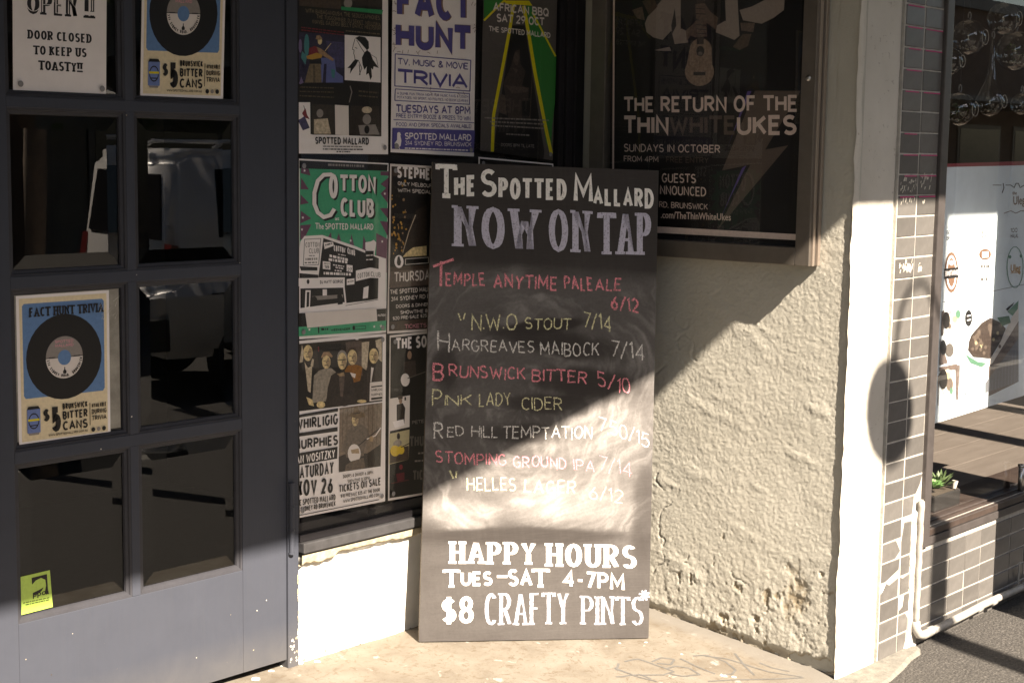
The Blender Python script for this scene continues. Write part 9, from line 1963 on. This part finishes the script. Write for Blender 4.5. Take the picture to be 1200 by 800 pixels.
for i in range(26):
    z = rg.uniform(-.01, .30); s_ = rg.uniform(.003, .008)
    mb.add([(-1.4025-rg.uniform(0, .008), -.0075, z), (-1.400, -.0085, z-s_), (-1.3985, -.0085, z+s_*2), (-1.405-rg.uniform(0, .004), -.0075, z+s_*2.5)], [(0, 1, 2, 3)], rg.choice(['white_wall', 'broken_plaster']))
for i in range(14):
    x = rg.uniform(-1.44, -1.405); z = rg.uniform(-.0, .09); s_ = rg.uniform(.003, .008); mb.add([(x, -.0068, z), (x+s_, -.0068, z+s_*.3), (x+s_*.8, -.0068, z+s_*1.6), (x-s_*.3, -.0068, z+s_)], [(0, 1, 2, 3)], rg.choice(['white_wall', 'broken_plaster', 'grout']))
mb.build('peeling_paint', jm)
MB().box(-3.6, -.0, .0, .25, 2.6, 3.3, 'interior_wall').build('upper_wall_tmp') if False else None
uw = thing('recess_lintel', 'plain dark wall above the pub door and window', 'wall', (-1.8, .1, 2.6))
MB().box(-3.6, -.0, .002, .25, 2.6, 3.3, 'interior_wall').build('wall', uw)
cl = thing('entry_soffit', 'dark soffit over the recessed pub entry', 'ceiling', (-1.8, -.6, 2.9)); MB().box(-3.6, -.0, -1.17, .0, 2.9, 3.3, 'ceiling_dark').build('panel', cl)
lp = thing('left_pillar', 'plain cream rendered wall on the far side of the pub entry', 'wall', (-5.2, -.6, -.1)); MB().box(-7.5, -3.602, -1.17, .3, -.4, 3.3, 'stucco').build('wall', lp)
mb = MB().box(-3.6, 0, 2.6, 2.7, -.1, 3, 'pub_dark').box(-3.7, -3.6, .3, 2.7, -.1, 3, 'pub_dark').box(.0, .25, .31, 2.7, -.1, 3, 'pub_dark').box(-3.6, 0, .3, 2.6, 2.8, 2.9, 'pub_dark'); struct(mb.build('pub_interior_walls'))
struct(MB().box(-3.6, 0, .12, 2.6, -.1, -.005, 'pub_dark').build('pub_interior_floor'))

# ------------------------------------------------------------------ doors
rows = [(.353, .796), (.829, 1.268), (1.300, 1.746), (1.775, 2.221)]
def make_door(x0, x1, cols_, label):
    dr = thing('glazed_door', label, 'door', ((x0+x1)/2, .02, .03))
    zb, zt = .026, 2.45
    MB().box(x0, cols_[0][0], 0, .045, zb, zt, 'door_paint').build('stile', dr, bevel=.002)
    MB().box(cols_[-1][1], x1, 0, .045, zb, zt, 'door_paint').build('stile', dr, bevel=.002)
    MB().box(cols_[0][0]+.0004, cols_[-1][1]-.0004, .0004, .045, zb, rows[0][0], 'door_paint').build('bottom_rail', dr, bevel=.0015)
    MB().box(cols_[0][0]+.0004, cols_[-1][1]-.0004, .0004, .045, rows[-1][1], zt, 'door_paint').build('top_rail', dr)
    for i in range(3): MB().box(cols_[0][0]+.0004, cols_[-1][1]-.0004, .0008, .045, rows[i][1], rows[i+1][0], 'door_paint').build('glazing_bar', dr, bevel=.0015)
    for i, (za, zb2) in enumerate(rows): MB().box(cols_[0][1], cols_[1][0], .0016, .045, za+.0003, zb2-.0003, 'door_paint').build('glazing_bar', dr, bevel=.0015)
    for (xa, xb) in cols_:
        for (za, zb2) in rows:
            mb = MB(); q = lambda i, y: [(xa+i, y, za+i), (xb-i, y, za+i), (xb-i, y, zb2-i), (xa+i, y, zb2-i)]
            v = q(0, .003)+q(.006, .004)+q(.008, .009)+q(.016, .011)+q(.018, .018)
            mb.add(v, [(4*k+i, 4*k+(i+1) % 4, 4*k+4+(i+1) % 4, 4*k+4+i) for k in range(4) for i in range(4)], 'bead_paint'); mb.build('glazing_bead', dr)
            rg = random.Random(int(xa*100)+int(za*31)); tx, tz = rg.uniform(-.004, .004), rg.uniform(-.003, .003)
            xc, zc = (xa+xb)/2, (za+zb2)/2
            def gp(i, y): return [(px, y+(px-xc)*tx+(pz-zc)*tz, pz) for px, _, pz in ((xa+i, 0, za+i), (xb-i, 0, za+i), (xb-i, 0, zb2-i), (xa+i, 0, zb2-i))]
            mb = MB(); v = gp(.018, .0175)+gp(.055, .0145)
            mb.add(v, [(i, (i+1) % 4, 4+(i+1) % 4, 4+i) for i in range(4)]+[(4, 5, 6, 7)], 'glass'); mb.build('bevelled_pane', dr)
    return dr
dr = make_door(-2.555, -1.447, [(-2.396, -2.026), (-1.998, -1.622)], 'blue-grey glazed pub door with eight bevelled panes beside the pub window')
mb = MB(); mb.tube([(-1.436, -.012, .375), (-1.436, -.012, .60)], .0085, 'door_paint'); 
for z in (.375, .45, .525, .60): mb.tube([(-1.436, -.012, z-.003), (-1.436, -.012, z+.003)], .0100, 'door_paint')
mb.build('hinge', dr, smooth=False)
mb = MB(); mb.lathe((-2.50, -.012, .98), [(.001, -.03), (.018, -.028), (.02, 0), (.018, .028), (.001, .03)], 'case_metal', 14); mb.build('lock', dr, smooth=True)
mb = MB(); rg = random.Random(77)
for (x, z) in DOOR_CHIPS:
    s_ = rg.uniform(.0012, .0026); k = rg.choice(['pebble', 'broken_plaster', 'tail_red' if False else 'soil']); mb.add([(x-s_, -.0006, z), (x, -.0006, z-s_), (x+s_*1.3, -.0006, z+.2*s_), (x, -.0006, z+s_)], [(0, 1, 2, 3)], k)
mb.build('paint_chip', dr)
make_door(-3.598, -2.56, [(-3.44, -3.08), (-3.052, -2.72)], 'left leaf of the blue-grey glazed pub doors, past the edge of the picture')

# ------------------------------------------------------------------ posters
PUTTY = MB(); PUTTY.lathe((0, 0, 0), [(.001, .0), (.007, .0), (.0085, .001), (.007, .002), (.001, .0025)], 'putty', 10)
pm = None
def dot(parent, loc, nrm):
    global pm
    if pm is None:
        tmp = PUTTY.build('putty_dot'); pm = tmp.data; bpy.data.objects.remove(tmp)
    o = link(bpy.data.objects.new('putty_dot', pm)); o.parent = parent; o.location = Vector(loc)-wloc(parent); o.rotation_euler = Vector(nrm).to_track_quat('Z', 'Y').to_euler()
cat_of = {'gig_poster': 'poster', 'paper_notice': 'notice', 'green_sticker': 'sticker'}
for (nm, label, grp, quad, paper, txt) in POSTERS:
    q = [x*1e-4 for x in quad]; P4 = list(zip(q[::2], q[1::2]))
    if nm == 'music_poster': to3 = lambda a, b_, dp: (-.046-dp, a, b_); nrm = (-1, 0, 0)
    elif nm == 'menu_poster': to3 = lambda a, b_, dp: (a, -1.1085-dp, b_); nrm = (0, -1, 0)
    elif nm in ('trivia_poster', 'paper_notice', 'green_sticker'):
        base = .0128 if nm != 'green_sticker' else .0125
        if nm == 'trivia_poster' and P4[0][1] < 1.3: base = .0120
        to3 = lambda a, b_, dp, base=base: (a, base-dp, b_); nrm = (0, -1, 0)
    else: to3 = lambda a, b_, dp: (a, .001-dp, b_); nrm = (0, -1, 0)
    cx, cz = sum(p[0] for p in P4)/4, min(p[1] for p in P4)
    t = thing(nm, label, cat_of.get(nm, 'poster'), to3(cx, cz, 0), grp)
    mb = MB(); f = [to3(a, b_, 0) for a, b_ in P4]; bk = [to3(a, b_, -.0006) for a, b_ in P4]
    mb.add(f+bk, [(0, 1, 2, 3), (7, 6, 5, 4), (0, 4, 5, 1), (1, 5, 6, 2), (2, 6, 7, 3), (3, 7, 4, 0)], paper); mb.build('sheet', t)
    print_parts(txt, to3, t)
    if grp and 'window' in grp:
        for (a, b_), sx_, sz_ in zip(P4, (1, -1, -1, 1), (1, 1, -1, -1)):
            if b_ < 2.3 and random.random() < .8: dot(t, to3(a+sx_*.02, b_+sz_*.022, .005), nrm)
    if nm == 'paper_notice':
        dot(t, to3(P4[0][0]+.02, P4[0][1]+.02, .004), nrm); dot(t, to3(P4[1][0]-.015, P4[1][1]+.02, .004), nrm)
    if nm == 'trivia_poster' and P4[0][1] < 1.3:
        mb = MB(); rg = random.Random(4)
        S4 = [(-2.378, .853), (-2.050, .853), (-2.050, 1.250), (-2.378, 1.250)]
        mb.add([to3(a, b_, -.001) for a, b_ in S4], [(0, 1, 2, 3)], 'sleeve_grey'); mb.build('plastic_sleeve', t)
        mb = MB()
        for k in range(14):
            x, z = -2.06+rg.uniform(-.06, .0), 1.21+rg.uniform(-.05, .02); L_ = rg.uniform(.01, .03); a = rg.uniform(.3, 1.3)
            mb.add([to3(x, z, .003), to3(x+.0012, z-.0006, .003), to3(x+L_*math.cos(a), z+L_*math.sin(a), .003)], [(0, 1, 2)], 'pebble')
        mb.build('crease', t)
    if nm == 'menu_poster':
        for x in (.78, 1.5):
            mb = MB(); mb.tube([(x, -1.1, 1.6), (x, -1.1, 2.9)], .001, 'steel', 5); mb.build('hanging_wire', t)

# ------------------------------------------------------------------ chalkboard
O3 = Vector(BOARD_ORIGIN); EX = Vector(BOARD_EX); EZ = Vector(BOARD_EZ); EN = Vector(BOARD_N)
b3 = lambda a, b_, dp: tuple(O3+EX*a+EZ*b_+EN*dp)
cb = thing('chalkboard', 'tall black chalkboard listing beers on tap, leaning in the corner by the pub window', 'chalkboard', (O3+EX*.4)[:])
cor = [(BOARD_UV[2*i], BOARD_UV[2*i+1]) for i in range(4)]   # BL BR TR TL
nu, nv = 220, 420
S_, T_ = np.meshgrid(np.linspace(0, 1, nu), np.linspace(0, 1, nv), indexing='xy')
U_ = (cor[0][0]*(1-S_)+cor[1][0]*S_)*(1-T_)+(cor[3][0]*(1-S_)+cor[2][0]*S_)*T_
V_ = (cor[0][1]*(1-S_)+cor[1][1]*S_)*(1-T_)+(cor[3][1]*(1-S_)+cor[2][1]*S_)*T_
ang = np.arctan2(V_-ARC_CENTRE[1], U_-ARC_CENTRE[0]); rad = np.hypot(U_-ARC_CENTRE[0], V_-ARC_CENTRE[1])
streak = fbm(rad*46+fbm(U_*5, V_*5, 5)*9, ang*3.5+7, 101, 5, .6)*.6+fbm(U_*7, V_*7, 151, 4)*.4
streak2 = fbm(U_*6+V_*5, V_*90-U_*30, 111, 3); streak3 = fbm(U_*110+V_*20, V_*5, 121, 3)
cloud = np.clip((V_-.36)/.08, 0, 1)*np.clip((1.30-V_)/.06, 0, 1)
dust = np.zeros_like(U_)+.03+.20*cloud*(.4+1.2*fbm(U_*5, V_*5, 161, 4))+.09*np.clip((.36-V_)/.05, 0, 1)*(.4+fbm(U_*8, V_*20, 171, 4))
for (cu_, cv_, ru, rv, a, amp) in DUST:
    ca, sa = math.cos(R(a)), math.sin(R(a)); du = (U_-cu_)*ca+(V_-cv_)*sa; dv = -(U_-cu_)*sa+(V_-cv_)*ca
    rr2 = (du/ru)**2+(dv/rv)**2 + (fbm(U_*18, V_*18, 131)-.5)*.8
    m_ = 1/(1+np.exp((rr2-1)*4))
    if amp > 0: dust += m_*amp*.55*(.3+1.5*np.clip((streak*.6+streak2*.4)-.25, 0, 1))
    else: dust = dust*(1+amp*m_*2.4).clip(.04, 1)
dust += np.clip(streak-.50, 0, 1)*1.7*(V_ > .38)*(V_ < 1.3)*np.clip((dust-.05)*6, 0, 1)
dust += .05*np.clip(streak3-.45, 0, 1)
dust = np.clip(dust, 0, 1)
Pb = np.array(O3)[None, None]+U_[..., None]*np.array(EX)+V_[..., None]*np.array(EZ)
grid_obj('writing_face', Pb, 'blackboard', cb, ('dust', dust))
mb = MB(); f = [b3(a, b_, -.0008) for a, b_ in cor]; k = [b3(a, b_, -.013) for a, b_ in cor]
mb.add(f+k, [(0, 1, 2, 3), (7, 6, 5, 4), (0, 4, 5, 1), (1, 5, 6, 2), (2, 6, 7, 3), (3, 7, 4, 0)], 'board_edge'); mb.build('panel', cb)
print_parts(BOARD_PRINT, b3, cb, .0003, .00001, True)

# ------------------------------------------------------------------ display case on the stucco wall
dc = thing('display_case', 'bronze grey metal framed poster case with glass front, screwed to the stucco wall', 'display case', (-.03, -.6, 1.3))
cz0, cz1, cy0, cy1 = 1.285, 2.45, -.098, -1.040
MB().box(-.030, -.012, cy1+.01, cy0-.01, cz0+.01, cz1-.01, 'pub_dark').build('back_panel', dc)
fx0 = -.072
mb = MB().box(fx0, -.008, cy1, -.986, cz0, cz1, 'case_metal'); mb.build('frame_side', dc, bevel=.002)
MB().box(fx0, -.008, -.164, cy0, cz0, cz1, 'case_metal').build('frame_side', dc, bevel=.002)
MB().box(fx0+.0005, -.008, -.9856, -.1644, cz0, 1.345, 'case_metal').build('frame_rail', dc, bevel=.002)
MB().box(fx0+.0005, -.008, -.9856, -.1644, 2.39, cz1, 'case_metal').build('frame_rail', dc, bevel=.002)
MB().box(-.058, -.045, cy1-.006, cy1-.0003, cz0, cz1, 'case_edge').box(-.028, -.012, cy1-.008, cy1-.0003, cz0, cz1, 'case_edge').build('edge_strip', dc, bevel=.001)
mb = MB(); mb.add([(-.064, -.986, 1.345), (-.064, -.164, 1.345), (-.064, -.164, 2.39), (-.064, -.986, 2.39)], [(0, 1, 2, 3)], 'thin_glass'); mb.build('pane', dc)
mb = MB()
for k in range(12):
    pass
prof = [(.001, .0), (.010, .0), (.010, .005), (.006, .008), (.001, .008)]
vs_ = []; seg = 16
for (rd, hh_) in prof:
    for k in range(seg): vs_.append((fx0-hh_, -1.014+rd*math.cos(6.283*k/seg), 1.903+rd*math.sin(6.283*k/seg)))
mb.add(vs_, [(i*seg+k, i*seg+(k+1) % seg, (i+1)*seg+(k+1) % seg, (i+1)*seg+k) for i in range(4) for k in range(seg)], 'steel'); mb.build('lock', dc, smooth=True)

# ------------------------------------------------------------------ awning, posts, lamp
aw = thing('shop_awning', 'flat street awning over the footpath on timber posts', 'awning', (0, -3.0, 3.1))
MB().box(-9, 12, -3.0, -1.17, 3.28, 3.32, 'awning_metal').build('roof', aw)
MB().box(-9, 12, -3.02, -3.0005, 3.205, 3.42, 'awning_metal').build('fascia', aw)
for x in (-7, -3, 1, 5, 9): MB().box(x, x+.08, -2.99, -1.18, 3.21, 3.279, 'awning_metal').build('joist', aw)
ps = thing('street_lamp_pole', 'slim timber lamp pole at the kerb, casting the narrow band of shade on the tiles', 'pole', (-.09, -4.2, -.18)); mb = MB(); mb.tube([(-.09, -4.2, -.25), (-.09, -4.2, 5.2)], [.072, .066], 'pole_timber', 16); mb.build('shaft', ps, smooth=True)
p3 = thing('awning_or_shadow_post', 'unseen square block added to cast the wide shadow on the tiles and menu', 'post', (1.19, -1.95, -.16)); MB().box(1.02, 1.36, -2.02, -1.86, -.18, 3.279, 'pole_timber').build('shaft', p3, bevel=.006)  # out of view, added only to throw the wide shadow beside the window
for x in (-6.4, 7, 1.95, 2.75):  # last two are added just to lay shadow bands across the deck
    p2 = thing('awning_or_shadow_post', ('square awning post at the left end of the awning' if x < 0 else {7: 'square awning post at the right end of the awning', 1.95: 'unseen square post added to cast a shadow band on the shop deck', 2.75: 'unseen square post added further right to cast another shadow band on the deck'}[x]), 'post', (x, -2.95, -.16), 'awning posts'); MB().box(x-.07, x+.07, -3.0, -2.86, -.18, 3.279, 'pole_timber').build('shaft', p2, bevel=.004)
ft = thing('pub_upper_facade', 'rendered upper storey of the pub above the awning', 'wall', (0, -.5, 3.3)); MB().box(-8, 6, -1.17, .3, 3.321, 6.5, 'shop_render').build('wall', ft)
lm = thing('gooseneck_lamp', 'globe lamp on a curved gooseneck arm fixed to the timber lamp pole', 'lamp', (-.5, -4.2, 3.6))
dyy = 3.03; sh = lambda x, z: (x-math.tan(SUN_AZ)*dyy, -1.174-dyy, z+.93*dyy)
arm = [sh(*p) for p in ((.300, .90), (.300, 1.0), (.312, 1.08), (.345, 1.15), (.40, 1.195), (.46, 1.205), (.52, 1.185), (.56, 1.12), (.62, 1.05), (.66, 1.02))]
mb = MB(); mb.tube(arm, .011, 'lamp_shade'); mb.build('arm', lm, smooth=True)
c0 = sh(.28, .765); mb = MB(); mb.lathe(c0, [(max(.001, .165*math.sin(R(a))), -.165*.8*math.cos(R(a))) for a in range(0, 181, 12)], 'lamp_shade', 24); mb.build('globe', lm, smooth=True)

# ------------------------------------------------------------------ street behind the camera (seen in the glass)
vn_ = thing('parked_van', 'silver van parked across the street, seen mirrored in the door panes', 'van', (0, 0, 0))
vloc = Vector((2.5, -6.0, -.33)); vang = R(11)
def vb(mb, name): 
    ob = mb.build(name); ob.parent = vn_; return ob
prof = [(0.02, .35), (0, .9), (.04, 1.25), (.10, 1.90), (.22, 1.98), (2.5, 1.97), (3.1, 1.25), (4.1, 1.05), (4.3, .8), (4.3, .35)]
mb = MB(); n = len(prof); Wd = 1.72
def ins(z): return .0 if z < 1.2 else .10*(z-1.2)/.75
v = [(x, -ins(z), z) for x, z in prof]+[(x, -Wd+ins(z), z) for x, z in prof]
mb.add(v, [tuple(range(n)), tuple(range(n, 2*n))[::-1]]+[(i, n+i, n+(i+1) % n, (i+1) % n) for i in range(n)], 'car_silver'); bodyo = vb(mb, 'body')
bm = bmesh.new(); bm.from_mesh(bodyo.data); bmesh.ops.recalc_face_normals(bm, faces=bm.faces); bmesh.ops.bevel(bm, geom=[e for e in bm.edges if len(e.link_faces) == 2 and e.calc_face_angle(0) > .3], offset=.07, segments=4, affect='EDGES', clamp_overlap=True); bm.to_mesh(bodyo.data); bm.free()
bodyo.data.polygons.foreach_set('use_smooth', [True]*len(bodyo.data.polygons))
def slab(pts, off, name, mm):
    mb = MB(); a, b, c_ = Vector(pts[0]), Vector(pts[1]), Vector(pts[2]); nn = (b-a).cross(c_-a).normalized()*off; k = len(pts)
    mb.add([Vector(p)+nn for p in pts]+[Vector(p)-nn for p in pts], [tuple(range(k)), tuple(range(k, 2*k))]+[(i, (i+1) % k, k+(i+1) % k, k+i) for i in range(k)], mm); return vb(mb, name)
def rx_(z): return .03+(z-1.25)*.06/.65
slab([(rx_(1.28)-.0, -.16, 1.28), (rx_(1.28), -Wd+.16, 1.28), (rx_(1.78), -Wd+.26, 1.78), (rx_(1.78), -.26, 1.78)], .008, 'rear_window', 'car_glass')
for (xa, xb) in ((.45, 1.45), (1.55, 2.45)):
    for yy_ in (0, -Wd):
        s_ = 1 if yy_ == 0 else -1
        slab([(xa, yy_-s_*ins(1.3), 1.3), (xb+.1, yy_-s_*ins(1.3), 1.3), (xb, yy_-s_*ins(1.82), 1.82), (xa, yy_-s_*ins(1.82), 1.82)], .008, 'side_window', 'car_glass')
slab([(2.6, -.15, 1.90), (2.6, -Wd+.15, 1.90), (3.08, -Wd+.15, 1.3), (3.08, -.15, 1.3)], .02, 'windscreen', 'car_glass')
for yy_ in (-.2, -Wd+.2):
    mb = MB(); mb.tube([(.5, yy_, 1.98), (.6, yy_, 2.04), (2.2, yy_, 2.04), (2.3, yy_, 1.98)], .018, 'car_silver'); vb(mb, 'roof_rail')
for yy_ in (-.06, -Wd+.06): slab([(.02, yy_-.06, .95), (.02, yy_+.06, .95), (.07, yy_+.06, 1.25), (.07, yy_-.06, 1.25)], .03, 'tail_light', 'tail_red')
mb = MB().box(-.10, .12, -Wd+.02, -.02, .42, .66, 'black_plastic'); vb(mb, 'bumper')
for x in (.8, 3.5):
    for yy_ in (-.08, -Wd+.08):
        mb = MB(); mb.tube([(x, yy_-.1, .33), (x, yy_+.1, .33)], .33, 'rubber', 24); wo = vb(mb, 'wheel')
        mb = MB(); mb.tube([(x, yy_-.108, .33), (x, yy_+.108, .33)], .2, 'steel', 20); ro = mb.build('rim'); ro.parent = wo
vn_.location = vloc; vn_.rotation_euler = (0, 0, vang)

def tree(loc, lean, hgt, label, seed, crown_r, base_r=.12):
    rg = random.Random(seed); t = thing('street_tree', label, 'tree', loc, 'trees along the street'); x, y, z = loc
    pts = [(x+lean*math.sin(i*.5)*i*.1, y, z+hgt*i/8) for i in range(9)]
    mb = MB(); mb.tube(pts, [base_r*(1-.06*i) for i in range(9)], 'bark', 12)
    top = Vector(pts[-1])
    lim = []
    for k in range(7):
        a = k*2.4; e = top+Vector((math.cos(a)*crown_r*.6, math.sin(a)*crown_r*.6, rg.uniform(.3, 1.6))); lim.append(e)
        mb.tube([Vector(pts[6]), (Vector(pts[7])+e)/2+Vector((0, 0, .2)), e], [base_r*.5, base_r*.3, base_r*.12], 'bark', 7)
    mb.build('trunk', t, smooth=True); mb = MB()
    for k in range(5200):
        c_ = rg.choice(lim)+Vector((rg.gauss(0, .42), rg.gauss(0, .42), rg.gauss(.1, .36)))*crown_r*.6
        a = Vector((rg.uniform(-1, 1), rg.uniform(-1, 1), rg.uniform(-1, 1)))*.09; b = Vector((rg.uniform(-1, 1), rg.uniform(-1, 1), rg.uniform(-1, 1)))*.06
        mb.add([c_, c_+a+b, c_+a*2, c_+a-b], [(0, 1, 2, 3)], 'leaf')
    mb.build('crown', t)
tree((3.1, -8.9, -.33), .25, 4.4, 'leaning street tree with a pale trunk across the street', 3, 1.6, .13)
tree((9.0, -12.4, -.19), .1, 4.0, 'round headed street tree on the far footpath before the render shop', 5, 2.0, .16)
tree((13.5, -12.4, -.19), -.1, 4.2, 'taller street tree on the far footpath, furthest to the right', 6, 2.2, .16)
tree((-5.5, -12.4, -.19), .1, 4.0, 'street tree on the far footpath before the brick shop', 9, 2.0, .16)
for (xa, xb, hh_, mm, lb) in ((-22, -6, 5.2, 'shop_render', 'low rendered shop building across the street, left'), (-6, 4, 4.8, 'shop_brick', 'low brick shop building across the street, middle'), (4, 16, 5.4, 'shop_render', 'rendered shop building across the street with four windows'), (16, 40, 4.9, 'shop_brick', 'brick shop building across the street, far right')):
    t = thing('shop_building', lb, 'building', ((xa+xb)/2, -15, -.2), 'shops across the street')
    MB().box(xa+.01, xb-.01, -22, -14.1, -.3, hh_, mm).build('wall', t)
    MB().box(xa+.01, xb-.01, -14.35, -13.95, hh_+.002, hh_+.25, 'awning_metal').build('parapet', t)
    MB().box(xa+.3, xb-.3, -14.09, -11.9, 2.75, 2.85, 'awning_metal').build('awning', t)
    k = int((xb-xa)/3)
    for i in range(k):
        x = xa+1.5+i*(xb-xa-1)/k
        wo = MB().box(x-1.1, x+1.1, -14.098, -14.06, .3, 2.4, 'shop_frame').build('window', t); MB().box(x-1.0, x+1.0, -14.058, -14.05, .4, 2.3, 'car_glass').build('pane', wo)
